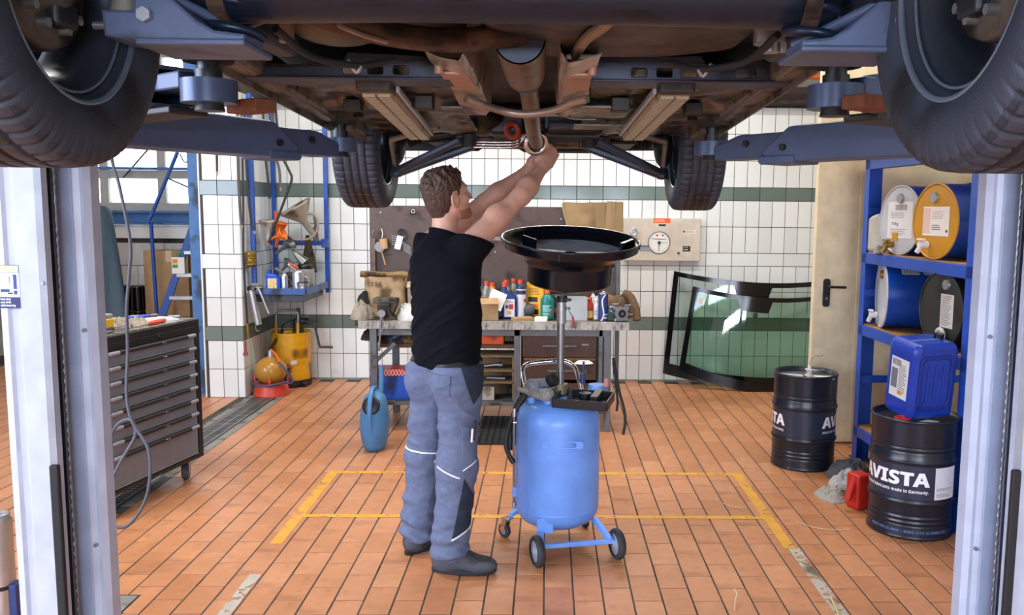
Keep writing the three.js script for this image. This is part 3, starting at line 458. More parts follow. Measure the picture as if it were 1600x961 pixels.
// ---------------------------------------------------------------- the two-post lift
const postPaint = M(0xbcc5d8, 0.38, 0, { map: tMottle }), postGrey = M(0x9aa0aa, 0.4, 0.2, { map: tMottle }), liftArm = M(0x4d5f82, 0.42, 0.1, { map: tMottle });
const warn = canvasTex(256, 384, (c, w, h) => {
  c.fillStyle = '#fff'; c.fillRect(0, 0, w, h); c.fillStyle = '#fbe9cf'; c.fillRect(4, 4, w - 8, 58); c.fillStyle = '#e2a64c'; c.font = 'bold 44px sans-serif'; c.fillText('WARNING', 22, 50); c.strokeStyle = '#223'; c.lineWidth = 4; c.strokeRect(2, 2, w - 4, 62);
  c.fillStyle = '#27408c'; c.fillRect(186, 84, 44, 130); c.fillRect(186, 226, 44, 36); c.fillRect(30, 214, 110, 26); c.fillStyle = '#333'; c.fillRect(136, 120, 9, 44); c.beginPath(); c.arc(140, 112, 8, 0, 7); c.fill(); c.fillRect(110, 244, 66, 14);
  c.fillStyle = '#1c2f63'; c.fillRect(0, 284, w, 100); c.fillStyle = '#fff'; c.font = 'bold 25px sans-serif'; c.fillText('Keep clear', 20, 312); c.fillText('area of lift', 20, 340); c.fillText('while lowering', 20, 368);
});
function liftPost(x, s, label) {   // s = -1: left post; its open side faces the car
  const t = T('lift_post', label, 'lift post', [x, 0, -2.475], 0);
  // folded steel C section, open towards the car; outline seen from above (v across, z depth)
  const o = [[-0.07, -0.03], [-0.07, 0.108], [-0.06, 0.121], [-0.042, 0.125], [-0.034, 0.117], [-0.016, 0.117], [-0.008, 0.125], [0.062, 0.125], [0.07, 0.118], [0.07, 0.098], [0.064, 0.098], [0.062, 0.117], [-0.004, 0.117], [-0.014, 0.109], [-0.036, 0.109], [-0.054, 0.113], [-0.062, 0.104], [-0.062, -0.022], [0.074, -0.022], [0.094, -0.03], [0.106, -0.048], [0.108, -0.09], [0.114, -0.09], [0.113, -0.045], [0.1, -0.026], [0.08, -0.03]];
  const f = s < 0 ? 1 : -1, B = (v0, v1, y0, y1, z0, z1, r) => b2(Math.min(f * v0, f * v1), Math.max(f * v0, f * v1), y0, y1, z0, z1, r);
  const p = o.map(([v, z]) => [f * v, -z]);   // the back lip faces the car
  mesh('column', postPaint, [ex(p, 4.1, 0.001, [], 0, 2.05, 0, -Math.PI / 2)], t);
  mesh('column_edge', postGrey, [B(0.05, 0.0715, 0, 4.1, 0.1255, 0.1275, 0.0008)], t, 'grey bare lip of the column');
  mesh('channel', M(0x30343c, 0.5, 0.3), [B(-0.06, 0.012, 0, 4.1, -0.022, -0.012, 0)], t);  // dark strip: shade of the column's inside put into the colour
  mesh('slide_rail', M(0xaab7d2, 0.36, 0.05, { map: tMottle }), [B(0.012, 0.07, 0, 4.1, -0.022, -0.018, 0.002)], t);
  each('bolt', K.zinc, [2.0, 1.35, 0.7].flatMap((y) => [cy(0.005, 0.005, 0.006, f * 0.06, y + 0.1, 0.129, 'z', 8), cy(0.006, 0.006, 0.008, f * 0.085, y - 0.05, -0.02, 'z', 8)]), t);
  for (const [v, r, z] of [[0.03, 0.0032, 0.05], [0.05, 0.0045, 0.03]]) {   // steel ropes with their twist
    const g = [rod([f * v, 0, z], [f * v, 4, z], r * 0.8, 8)];
    for (let k = 0; k < 2; k++) g.push(tb([...Array(401).keys()].map((i) => [f * v + r * 0.55 * Math.cos(i * 1.1 + k * 3.14), i * 0.01, z + r * 0.55 * Math.sin(i * 1.1 + k * 3.14)]), r * 0.62, 1200, 4));
    mesh('steel_rope', K.steel, g, t);
  }
  mesh('rubber_strip', K.rubber, [bx(0.026, 0.46, 0.018, f * 0.066, 0.715, 0.134, 0.006)], t, 'black rubber door buffer');
  mesh('base_plate', postGrey, [b2(-0.22, 0.22, -0.004, 0.02, -0.25, 0.25, 0.004)], t);
  each('anchor_bolt', K.zinc, [[-0.18, 0.2], [0.18, 0.2], [-0.18, -0.2], [0.18, -0.2]].map(([a, b]) => cy(0.012, 0.012, 0.03, a, 0.03, b, 'y', 6)), t);
  const k = mesh('carriage', M(0x56658a, 0.42, 0.1, { map: tMottle }), [B(-0.05, 0.14, 1.84, 2.05, -0.01, 0.09, 0.012), B(0.1, 0.215, 1.845, 1.99, -0.12, 0.1, 0.012)], t);
  each('carriage_pin', K.zinc, [cy(0.022, 0.022, 0.2, f * 0.195, 1.93, -0.06), cy(0.022, 0.022, 0.2, f * 0.195, 1.93, 0.02)], k);
  if (s < 0) mesh('warning_sticker', M(0xffffff, 0.5, 0, { map: warn }), [keepUV(new THREE.PlaneGeometry(0.058, 0.118).translate(-0.034, 1.44, 0.1262))], t, 'white and blue warning sticker');
  return t;
}
const postL = liftPost(-1.43, -1, 'pale blue steel lift post with a warning sticker, beside the tool cabinet');
const postR = liftPost(1.392, 1, 'pale blue steel lift post beside the blue drum rack');
function pad(t, x, y, z, h, R = 0.066) {   // screw pad that carries the sill
  mesh('pad_socket', M(0x4a5a7a, 0.36, 0.2, { map: tMottle }), [cy(R, R, 0.052, x, y, z, 'y', 36)], t);
  mesh('pad_screw', K.darkSteel, [cy(0.024, 0.024, h + 0.07, x, y + h / 2, z, 'y', 20), cy(0.03, 0.03, h * 0.5, x, y + 0.03 + h * 0.25, z, 'y', 20), cy(0.03, 0.034, 0.018, x, y - 0.034, z, 'y', 20)], t);
  mesh('pad_plate', K.rubber, [cy(0.062, 0.055, 0.016, x, y + 0.036 + h, z, 'y', 28)], t);
}
function frontArm(post, s, label) {
  const pv = s < 0 ? [-1.235, 1.888, -2.52] : [1.195, 1.888, -2.52], e = s < 0 ? [-0.79, 1.905, -3.33] : [0.625, 1.905, -3.32];
  const t = new THREE.Group(); t.name = 'lift_arm'; t.userData.label = label; post.add(t); t.position.set(pv[0] - post.position.x, pv[1], pv[2] + 2.475);
  const L = e.map((v, i) => v - pv[i]), len = Math.hypot(L[0], L[2]), a = Math.atan2(-L[2], L[0]);
  const g = (geo) => rot(geo, 0, a, 0);   // along local +x towards the pad
  const side = [[-0.05, -0.058], [len * 0.62, -0.058], [len * 0.69, -0.035], [len * 0.7, -0.02], [len * 0.58, 0.06], [-0.05, 0.06]];
  mesh('outer_tube', liftArm, [g(ex(roundPts(side, 0.012), 0.13, 0.006)), g(ex(roundPts([[len * 0.55, -0.066], [len * 0.7, -0.066], [len * 0.71, -0.05], [len * 0.7, -0.036], [len * 0.55, -0.036]], 0.01), 0.142, 0.005))], t);
  mesh('inner_tube', M(0x445474, 0.42, 0.1, { map: tMottle }), [g(ex(roundPts([[len * 0.3, -0.045], [len - 0.06, -0.04], [len - 0.06, 0.01], [len * 0.82, 0.045], [len * 0.3, 0.045]], 0.01), 0.1, 0.005))], t);
  each('bolt', K.black, [g(cy(0.012, 0.012, 0.15, len * 0.6, -0.01, 0, 'z', 12)), g(cy(0.012, 0.012, 0.12, len * 0.78, 0.012, 0, 'z', 12))], t);
  mesh('top_strip', M(0xc9d2dc, 0.4, 0.4), [g(b2(0.2, len * 0.57, 0.0595, 0.0625, -0.055, 0.055, 0.001))], t, 'pale strip along the top edge');  // paler strip laid along the top face
  mesh('pivot', K.zinc, [cy(0.04, 0.04, 0.118, 0, 0, 0, 'y', 24)], t);
  pad(t, L[0], L[1] - 0.01, L[2], 0.05);
}
frontArm(postL, -1, 'long dark blue front arm'); frontArm(postR, 1, 'long dark blue front arm');
function rearArm(post, s, label) {
  const pv = s < 0 ? [-1.235, 1.95, -2.38] : [1.195, 1.95, -2.38], e = s < 0 ? [-0.775, 1.95, -2.02] : [0.655, 1.95, -2.0];
  const t = new THREE.Group(); t.name = 'lift_arm'; t.userData.label = label; post.add(t); t.position.set(pv[0] - post.position.x, pv[1], pv[2] + 2.475);
  const L = e.map((v, i) => v - pv[i]), len = Math.hypot(L[0], L[2]), a = Math.atan2(-L[2], L[0]);
  const g = (geo) => rot(geo, 0, a, 0), tube = M(0x66758f, 0.42, 0.1, { map: tMottle });
  const w = (x0, x1) => [b2(x0, x1, 0.035, 0.045, -0.06, 0.06, 0.002), b2(x0, x1, -0.055, -0.045, -0.06, 0.06, 0.002), b2(x0, x1, -0.045, 0.035, -0.06, -0.05, 0.002), b2(x0, x1, -0.045, 0.035, 0.05, 0.06, 0.002)];
  mesh('outer_tube', tube, w(-0.02, len * 0.72).map(g), t); mesh('inner_tube', liftArm, [g(b2(len * 0.5, len - 0.05, -0.02, 0.02, -0.045, 0.045, 0.006))], t);
  mesh('slide_rail', underBlack, [g(b2(0.02, len * 0.85, -0.075, -0.056, -0.05, 0.05, 0.006))], t);
  mesh('wooden_block', M(0x7a4a33, 0.8, 0, { map: tWood }), [g(bx(0.12, 0.03, 0.06, len * 1.02, -0.052, -0.1, 0.004))], t, 'brown wooden packing block');
  mesh('pivot', K.zinc, [cy(0.04, 0.04, 0.14, 0, 0, 0, 'y', 24)], t);
  pad(t, L[0], L[1] - 0.028, L[2], 0.038, 0.062);
}
rearArm(postL, -1, 'short grey blue rear arm'); rearArm(postR, 1, 'short grey blue rear arm');
// ---------------------------------------------------------------- the mechanic
// distance helpers; every body surface is meshed from a distance field by surface nets
const smin = (a, b, k) => { const h = Math.max(k - Math.abs(a - b), 0) / k; return Math.min(a, b) - h * h * k * 0.25; };
const smax = (a, b, k) => -smin(-a, -b, k);
function capD(x, y, z, a, b, r0, r1) {
  const bx_ = b[0] - a[0], by = b[1] - a[1], bz = b[2] - a[2], px = x - a[0], py = y - a[1], pz = z - a[2];
  const t = clamp((px * bx_ + py * by + pz * bz) / (bx_ * bx_ + by * by + bz * bz), 0, 1);
  return Math.hypot(px - bx_ * t, py - by * t, pz - bz * t) - (r0 + (r1 - r0) * t);
}
const ellD = (x, y, z, c, r) => { const a = (x - c[0]) / r[0], b = (y - c[1]) / r[1], d = (z - c[2]) / r[2], k = Math.hypot(a, b, d); return (k - 1) * Math.min(r[0], r[1], r[2]) * (k > 1 ? 1.15 : 1); };
function nets(f, lo, hi, cell, keepCell) {
  const n = lo.map((v, i) => Math.ceil((hi[i] - v) / cell) + 1), [nx, ny, nz] = n, F = new Float32Array(nx * ny * nz), id = (i, j, k) => (k * ny + j) * nx + i;
  const B = 8, far = B * cell * 0.87 * 1.5 + 0.012;           // blocks well away from the surface take the value of their middle
  for (let K0 = 0; K0 < nz; K0 += B) for (let J0 = 0; J0 < ny; J0 += B) for (let I0 = 0; I0 < nx; I0 += B) {
    const c = f(lo[0] + (I0 + B / 2) * cell, lo[1] + (J0 + B / 2) * cell, lo[2] + (K0 + B / 2) * cell), skip = Math.abs(c) > far;
    for (let k = K0; k < Math.min(K0 + B, nz); k++) for (let j = J0; j < Math.min(J0 + B, ny); j++) for (let i = I0; i < Math.min(I0 + B, nx); i++) F[id(i, j, k)] = skip ? c : f(lo[0] + i * cell, lo[1] + j * cell, lo[2] + k * cell);
  }
  const vid = new Int32Array(nx * ny * nz).fill(-1), pos = [], idx = [];
  const cs = [[0, 0, 0], [1, 0, 0], [0, 1, 0], [1, 1, 0], [0, 0, 1], [1, 0, 1], [0, 1, 1], [1, 1, 1]], es = [[0, 1], [2, 3], [4, 5], [6, 7], [0, 2], [1, 3], [4, 6], [5, 7], [0, 4], [1, 5], [2, 6], [3, 7]];
  for (let k = 0; k < nz - 1; k++) for (let j = 0; j < ny - 1; j++) for (let i = 0; i < nx - 1; i++) {
    let m = 0; const v = cs.map((c, q) => { const d = F[id(i + c[0], j + c[1], k + c[2])]; if (d < 0) m |= 1 << q; return d; });
    if (m === 0 || m === 255) continue;
    let sx = 0, sy = 0, sz = 0, c = 0;
    for (const [a, b] of es) if ((v[a] < 0) !== (v[b] < 0)) { const t = v[a] / (v[a] - v[b]); sx += cs[a][0] + (cs[b][0] - cs[a][0]) * t; sy += cs[a][1] + (cs[b][1] - cs[a][1]) * t; sz += cs[a][2] + (cs[b][2] - cs[a][2]) * t; c++; }
    vid[id(i, j, k)] = pos.length / 3; pos.push(lo[0] + (i + sx / c) * cell, lo[1] + (j + sy / c) * cell, lo[2] + (k + sz / c) * cell);
  }
  const st = [1, nx, nx * ny];
  for (let k = 1; k < nz - 1; k++) for (let j = 1; j < ny - 1; j++) for (let i = 1; i < nx - 1; i++) {
    const o = id(i, j, k), a = F[o] < 0;
    for (let d = 0; d < 3; d++) {
      if (a === (F[o + st[d]] < 0)) continue;
      const u = st[(d + 1) % 3], w = st[(d + 2) % 3], q = [vid[o], vid[o - u], vid[o - u - w], vid[o - w]];
      if (q.some((e) => e < 0)) continue;
      if (keepCell && !keepCell(pos[q[0] * 3], pos[q[0] * 3 + 1], pos[q[0] * 3 + 2])) continue;
      if (a) idx.push(q[0], q[1], q[2], q[0], q[2], q[3]); else idx.push(q[0], q[2], q[1], q[0], q[3], q[2]);
    }
  }
  const nor = new Float32Array(pos.length), e = cell * 0.6;
  for (let q = 0; q < pos.length; q += 3) {
    const [x, y, z] = [pos[q], pos[q + 1], pos[q + 2]], gx = f(x + e, y, z) - f(x - e, y, z), gy = f(x, y + e, z) - f(x, y - e, z), gz = f(x, y, z + e) - f(x, y, z - e), l = Math.hypot(gx, gy, gz) || 1;
    nor[q] = gx / l; nor[q + 1] = gy / l; nor[q + 2] = gz / l;
  }
  const g = new THREE.BufferGeometry(); g.setAttribute('position', new THREE.Float32BufferAttribute(pos, 3)); g.setAttribute('normal', new THREE.BufferAttribute(nor, 3)); g.setIndex(idx); return g;
}
const fwd = [0.743, -0.669], rgt = [0.669, 0.743];           // the way the body faces and its right hand side, in x and z
const J = {
  pel: [-0.46, 0.95, -3.93], chest: [-0.465, 1.3, -3.94], neck: [-0.47, 1.53, -3.945], hipR: [-0.395, 0.9, -3.865], hipL: [-0.535, 0.9, -4.0], kneeR: [-0.403, 0.5, -3.83], kneeL: [-0.578, 0.5, -4.03], ankR: [-0.44, 0.09, -3.8], ankL: [-0.62, 0.09, -4.04],
  shR: [-0.325, 1.515, -3.83], elR: [-0.118, 1.722, -3.98], wrR: [-0.025, 1.858, -4.11], shL: [-0.55, 1.5, -4.09], elL: [-0.305, 1.69, -4.26], wrL: [-0.095, 1.85, -4.3],
};
const torsoD = (x, y, z, w, d, grow) => {   // an upright trunk of elliptical section
  const dx = x - lerp(J.pel[0], J.chest[0], clamp((y - 0.95) / 0.35, 0, 1)), dz = z - lerp(J.pel[2], J.chest[2], clamp((y - 0.95) / 0.35, 0, 1));
  const r = (dx * rgt[0] + dz * rgt[1]) / w, f = (dx * fwd[0] + dz * fwd[1]) / d, yy = y > 1.4 ? (y - 1.4) / 0.13 : y < 0.95 ? (0.95 - y) / 0.12 : 0;
  return (Math.hypot(r, f, yy) - 1) * Math.min(w, d) - grow;
};
const frame = (D, N0) => { const d = V(...D).normalize(), n = V(...N0); n.addScaledVector(d, -n.dot(d)).normalize(); return { d, n, t: V().crossVectors(d, n) }; };
function handBones(w, fr, side) {   // a loose fist: palm, four curled fingers and a thumb; side = +1: right hand
  const k_ = 1.2, P = (d, n, t) => P0(d * k_, n * k_, t * k_), P0 = (d, n, t) => [w[0] + fr.d.x * d + fr.n.x * n + fr.t.x * t * side, w[1] + fr.d.y * d + fr.n.y * n + fr.t.y * t * side, w[2] + fr.d.z * d + fr.n.z * n + fr.t.z * t * side];
  const bones = [[P(0, 0, 0), P(0.04, 0, 0.012), 0.026, 0.025, 0.02], [P(0.01, 0, -0.006), P(0.045, 0.0, -0.014), 0.024, 0.022, 0.02], [P(0.035, 0.002, 0.024), P(0.084, 0.006, 0.03), 0.017, 0.014, 0.014], [P(0.035, 0.003, 0.006), P(0.09, 0.01, 0.01), 0.017, 0.014, 0.014], [P(0.035, 0.002, -0.012), P(0.086, 0.007, -0.01), 0.016, 0.0135, 0.014], [P(0.035, 0, -0.022), P(0.077, 0.002, -0.029), 0.015, 0.012, 0.014]];
  [[0.084, 0.006, 0.03, 0.046, 0.95], [0.09, 0.01, 0.01, 0.05, 1.0], [0.086, 0.007, -0.01, 0.046, 1.05], [0.077, 0.002, -0.029, 0.037, 1.1]].forEach(([d, n, t, L, c]) => {
    let a = c, p = [d, n, t], r = 0.0098;
    for (const [k, turn] of [[1, 0], [0.62, 1.15], [0.5, 0.9]]) { a += turn; const q = [p[0] + Math.cos(a) * L * k, p[1] - Math.sin(a) * L * k, p[2] * 0.97]; bones.push([P(...p), P(...q), r, r - 0.001, 0.005]); p = q; r -= 0.0008; }
  });
  bones.push([P(0.022, -0.008, 0.026), P(0.055, -0.02, 0.045), 0.016, 0.012, 0.012], [P(0.055, -0.02, 0.045), P(0.082, -0.034, 0.036), 0.0115, 0.0105, 0.006], [P(0.082, -0.034, 0.036), P(0.1, -0.046, 0.02), 0.0105, 0.0085, 0.004]);
  return bones;
}
const handR = handBones(J.wrR, frame([0.36, 0.78, -0.42], [0.25, 0.25, 0.93]), -1), handL = handBones(J.wrL, frame([0.75, 0.62, -0.2], [-0.2, 0.4, -0.9]), 1);
const bonesD = (x, y, z, list) => list.reduce((d, b) => smin(d, capD(x, y, z, b[0], b[1], b[2] * 1.15, b[3] * 1.15), b[4]), 1);
// head: its own axes r (right), u (up), f (forward)
const HC = [-0.452, 1.712, -3.95], hF = V(0.8, 0.26, -0.54).normalize(), hR = V().crossVectors(hF, V(0.03, 1, 0.05)).normalize(), hU = V().crossVectors(hR, hF);
const toHead = (x, y, z) => { const a = x - HC[0], b = y - HC[1], c = z - HC[2]; return [a * hR.x + b * hR.y + c * hR.z, a * hU.x + b * hU.y + c * hU.z, a * hF.x + b * hF.y + c * hF.z]; };
const fromHead = (r, u, f) => [HC[0] + hR.x * r + hU.x * u + hF.x * f, HC[1] + hR.y * r + hU.y * u + hF.y * f, HC[2] + hR.z * r + hU.z * u + hF.z * f];
function headD(r, u, f) {
  const s = Math.abs(r);
  let d = ellD(r, u, f, [0, 0.032, -0.014], [0.076, 0.09, 0.098]);
  d = smin(d, ellD(s, u, f, [0, -0.03, 0.032], [0.062, 0.082, 0.06]), 0.04);
  d = smin(d, capD(s, u, f, [0.05, -0.05, 0.0], [0.022, -0.094, 0.066], 0.02, 0.018), 0.03);
  d = smin(d, ellD(r, u, f, [0, -0.098, 0.074], [0.022, 0.018, 0.018]), 0.02);
  d = smin(d, capD(s, u, f, [0.012, 0.03, 0.08], [0.042, 0.026, 0.066], 0.012, 0.01), 0.018);
  d = smin(d, ellD(s, u, f, [0.044, -0.018, 0.058], [0.022, 0.016, 0.02]), 0.022);
  d = smax(d, -ellD(s, u, f, [0.031, 0.006, 0.094], [0.015, 0.011, 0.016]), 0.014);
  d = smin(d, ellD(s, u, f, [0.031, 0.005, 0.074], [0.0125, 0.0115, 0.0125]), 0.004);
  d = smin(d, capD(r, u, f, [0, 0.018, 0.088], [0, -0.026, 0.112], 0.008, 0.0115), 0.012);
  d = smin(d, ellD(s, u, f, [0.011, -0.03, 0.099], [0.009, 0.008, 0.011]), 0.008);
  d = smin(d, capD(s, u, f, [0, -0.056, 0.094], [0.021, -0.06, 0.083], 0.006, 0.004), 0.006);
  d = smin(d, capD(s, u, f, [0, -0.067, 0.093], [0.018, -0.065, 0.083], 0.007, 0.004), 0.005);
  d = smin(d, ellD(s, u, f, [0.083 + (f + 0.005) * -0.3, -0.01, -0.012], [0.01, 0.036, 0.024]), 0.006);
  d = smax(d, -ellD(s, u, f, [0.095, -0.006, -0.008], [0.006, 0.023, 0.014]), 0.005);
  d = smin(d, ellD(s, u, f, [0.078, -0.014, 0.008], [0.005, 0.009, 0.006]), 0.004);
  return d;
}
const neckTop = fromHead(0, -0.06, -0.03);
function skinD(x, y, z) {
  let d = torsoD(x, y, z, 0.165, 0.105, 0);
  d = smin(d, capD(x, y, z, [J.neck[0], 1.46, J.neck[2]], neckTop, 0.064, 0.056), 0.05);
  for (const [s, e, w] of [['shR', 'elR', 'wrR'], ['shL', 'elL', 'wrL']]) {
    const m = J[e].map((v, i) => lerp(v, J[w][i], 0.3));
    d = smin(d, capD(x, y, z, J[s], J[e], 0.056, 0.041), 0.05); d = smin(d, capD(x, y, z, J[e], m, 0.041, 0.0455), 0.03); d = smin(d, capD(x, y, z, m, J[w], 0.0455, 0.0275), 0.03);
    const bi = J[s].map((v, i) => lerp(v, J[e][i], 0.5)); d = smin(d, ellD(x, y, z, [bi[0] - 0.006, bi[1] + 0.01, bi[2]], [0.05, 0.05, 0.05]), 0.04);
  }
  for (const s of 'RL') { d = smin(d, capD(x, y, z, J['hip' + s], J['knee' + s], 0.085, 0.058), 0.05); d = smin(d, capD(x, y, z, J['knee' + s], J['ank' + s], 0.056, 0.04), 0.02); }
  if (y > 1.5) { const h = toHead(x, y, z); if (Math.hypot(...h) < 0.25) d = smin(d, headD(...h), 0.025); }
  if (x > -0.2 && y > 1.75) { d = smin(d, bonesD(x, y, z, handR), 0.012); d = smin(d, bonesD(x, y, z, handL), 0.012); }
  return d;
}
const man = T('person', 'man in black t-shirt and grey work trousers reaching up under the car', 'person', [-0.46, 0, -3.93]);
const body = (name, mat, g, label, parent = man) => { const m = mesh(name, mat, g, parent, label); m.geometry.translate(0.46, 0, 3.93); return m; };
const inBox = (b, m) => (x, y, z) => x > b[0] - m && x < b[3] + m && y > b[1] - m && y < b[4] + m && z > b[2] - m && z < b[5] + m;
const headBox = [-0.6, 1.575, -4.12, -0.3, 1.86, -3.8], handBox = [-0.15, 1.81, -4.45, 0.14, 2.05, -4.0];
const inHead = inBox(headBox, 0), inHand = inBox(handBox, 0);
const skinTone = tex(256, (u, v) => { const n = tnoise(u, v, 6, 4), m = tnoise(u, v + 0.4, 30, 2); return [0.94 + 0.06 * n, 0.88 + 0.12 * n - 0.05 * m, 0.86 + 0.13 * n - 0.05 * m]; }, true, 0.15);
const skin = M(0xd4ab94, 0.5, 0, { map: skinTone, bumpMap: bFine, bumpScale: 0.0004 });
body('body', skin, [
  nets(skinD, [-0.75, 0.05, -4.42], [0.12, 1.84, -3.68], 0.011, (x, y, z) => !(inBox(headBox, -0.008)(x, y, z) || inBox(handBox, -0.008)(x, y, z))),
  nets(skinD, [headBox[0] - 0.01, headBox[1] - 0.01, headBox[2] - 0.01], [headBox[3] + 0.01, headBox[4] + 0.02, headBox[5] + 0.01], 0.003, inHead),
  nets(skinD, [handBox[0] - 0.01, handBox[1] - 0.01, handBox[2] - 0.01], [handBox[3] + 0.01, handBox[4] + 0.01, handBox[5] + 0.01], 0.003, inHand)]);
// hair, beard, eye
const hairLine = (r, f) => (f < -0.03 ? -0.088 + 0.5 * Math.abs(r) : f < 0.012 ? lerp(-0.06, 0.03, smoothstep(f, -0.03, -0.012)) : f < 0.03 ? -0.018 : lerp(0.03, 0.088, smoothstep(f, 0.03, 0.075)));
const hairD = (x, y, z) => {
  const [r, u, f] = toHead(x, y, z), top = smoothstep(u, 0.02, 0.11);
  const n = vnoise(r * 260 + 40, u * 90, f * 120) * 0.006 + vnoise(r * 110, u * 50 + 9, f * 110) * 0.007 + top * vnoise(r * 60, u * 30, f * 60 + 5) * 0.016;
  const d = ellD(r, u, f, [0, 0.034, -0.016], [0.08, 0.094, 0.101]) - n * (0.5 + 0.6 * top) + 0.002, nape = capD(r, u, f, [0, -0.02, -0.05], [0, -0.085, -0.035], 0.06, 0.05) - n * 0.4;
  return smax(smin(d, nape, 0.02), (hairLine(Math.abs(r) > 0.05 ? r : 0, f) - u) * 0.9, 0.006);
};
const hairMat = M(0x5a463a, 0.62, 0, { map: tex(256, (u, v) => { const n = tnoise(u, v * 0.25, 60, 2), m = tnoise(u, v, 8, 3); const k = 0.45 + 0.5 * n + 0.2 * m; return [k, k * 0.94, k * 0.88]; }, true, 0.09) });
body('hair', hairMat, [nets(hairD, [-0.62, 1.58, -4.12], [-0.3, 1.88, -3.78], 0.003)], 'short brown hair');
body('beard', M(0xa67a58, 0.8, 0, { map: skinTone }), [nets((x, y, z) => { const [r, u, f] = toHead(x, y, z); const n = vnoise(r * 220, u * 220, f * 220); return Math.max(headD(r, u, f) - 0.0022 * n + 0.0004, (u + 0.062 - 0.035 * smoothstep(Math.abs(r), 0.05, 0.07) * smoothstep(f, 0.06, 0.02)) * 0.8, -(f - 0.012 + (u + 0.05) * -0.25) * 0.8, 0.03 - Math.hypot(r * 0.9, (u + 0.06) * 1.9, 0.6 * (f - 0.1))); }, [-0.56, 1.57, -4.1], [-0.32, 1.72, -3.83], 0.003)], 'reddish brown stubble beard');
body('eyebrow', hairMat, [-1, 1].map((s) => tb([fromHead(s * 0.016, 0.027, 0.093), fromHead(s * 0.032, 0.034, 0.089), fromHead(s * 0.05, 0.026, 0.07)], 0.0032, 12, 6)).flat());
for (const s of [-1, 1]) body('eye', M(0xe8e4de, 0.15), [sp(0.0113, ...fromHead(s * 0.031, 0.0055, 0.0765), 1, 1, 1, 16, 12)]);
// t-shirt
const foldN = (x, y, z) => { const q = (x + z) * 0.7; const a = vnoise(q * 5 + 3, y * 20 - q * 14, z * 4), b = vnoise(x * 9, y * 34 + q * 16, z * 9 + 7); return (Math.abs(a - 0.5) * 2) * 0.02 * (1 - 0.6 * smoothstep(y, 1.25, 1.45)) + b * 0.006; };
const slv = (s, e, t) => J[s].map((v, i) => lerp(v, J[e][i], t));
const cuffR = slv('shR', 'elR', 0.5), cuffL = slv('shL', 'elL', 0.5);
const shirtD = (x, y, z) => {
  let d = torsoD(x, y, z, lerp(0.178, 0.182, clamp((y - 1) / 0.4, 0, 1)), 0.128, 0.008);
  d = smin(d, capD(x, y, z, [J.neck[0], 1.46, J.neck[2]], [J.neck[0] + 0.006, 1.545, J.neck[2]], 0.085, 0.066), 0.06);
  for (const [s, c] of [['shR', cuffR], ['shL', cuffL]]) {
    const ax = c.map((v, i) => v - J[s][i]), l = Math.hypot(...ax);
    let q = capD(x, y, z, J[s], J[s].map((v, i) => v + ax[i] * 1.25), 0.078, 0.064);
    q = smax(q, ((x - c[0]) * ax[0] + (y - c[1]) * ax[1] + (z - c[2]) * ax[2]) / l, 0.004);
    d = smin(d, q, 0.06);
  }
  d -= 0.009 - foldN(x, y, z);
  d = smax(d, 0.95 + 0.01 * Math.sin(x * 16) - y, 0.004);
  return smax(d, (y - 1.54) + 0.35 * ((x - J.neck[0]) * fwd[0] + (z - J.neck[2]) * fwd[1]), 0.005);
};
const cloth = (c) => M(c, 0.9, 0, { map: tWeave, bumpMap: tWeave, bumpScale: 0.0004, specularIntensity: 0.25 });
const shirtMat = cloth(0x0e121a);
body('t_shirt', shirtMat, [nets(shirtD, [-0.74, 0.92, -4.34], [-0.1, 1.7, -3.62], 0.0075)]);
body('collar', shirtMat, [nets((x, y, z) => Math.max(Math.abs(capD(x, y, z, [J.neck[0], 1.4, J.neck[2]], [J.neck[0] + 0.008, 1.56, J.neck[2]], 0.078, 0.0735)) - 0.004, Math.abs(y - 1.541 + 0.35 * ((x - J.neck[0]) * fwd[0] + (z - J.neck[2]) * fwd[1])) - 0.011), [-0.58, 1.46, -4.06], [-0.36, 1.6, -3.83], 0.0035)]);
// trousers
const legD = (x, y, z, s) => { const h = J['hip' + s], k = J['knee' + s], a = J['ank' + s]; return smin(capD(x, y, z, h, k, 0.104, 0.084), capD(x, y, z, k, [a[0], 0.08, a[2]], 0.084, 0.082), 0.04); };
const trouserFold = (x, y, z) => { const q = x * 0.8 - z * 0.6, a = vnoise(q * 7 + 1, y * 17 + q * 9, z * 6), b = vnoise(x * 16, y * 26 - q * 12, z * 14), low = smoothstep(0.3 - y, 0, 0.22); return Math.abs(a - 0.5) * 0.03 + b * 0.008 + low * 0.008 * Math.sin(y * 85 + vnoise(x * 12, y * 6, z * 12) * 5); };
const trouserD = (x, y, z) => {
  let d = torsoD(x, y, z, 0.16, 0.112, 0); d = smax(d, y - 0.98, 0.01); d = smax(d, 0.84 - y, 0.03);
  for (const s of 'RL') { const b = J['hip' + s]; d = smin(d, ellD(x, y, z, [b[0] - fwd[0] * 0.05, 0.875, b[2] - fwd[1] * 0.05], [0.095, 0.105, 0.095]), 0.04); }
  const L = smin(legD(x, y, z, 'R'), legD(x, y, z, 'L'), 0.018);
  d = smin(d, L, 0.045) - 0.012 + trouserFold(x, y, z);
  return smax(d, 0.062 + 0.02 * vnoise(x * 14, 0, z * 14) - y, 0.006);
};
const trouserMat = cloth(0x7884a2), insetMat = cloth(0x3b4252), trim = M(0xe4e6ea, 0.4, 0);
body('trousers', trouserMat, [nets(trouserD, [-0.78, 0.03, -4.2], [-0.24, 1.01, -3.66], 0.0075)]);
const poly = (x, y, pts) => { let d = -9; for (let i = 0; i < pts.length; i++) { const a = pts[i], b = pts[(i + 1) % pts.length], ex_ = b[0] - a[0], ey = b[1] - a[1], l = Math.hypot(ex_, ey); d = Math.max(d, ((x - a[0]) * ey - (y - a[1]) * ex_) / l); } return d; };   // convex, counter-clockwise
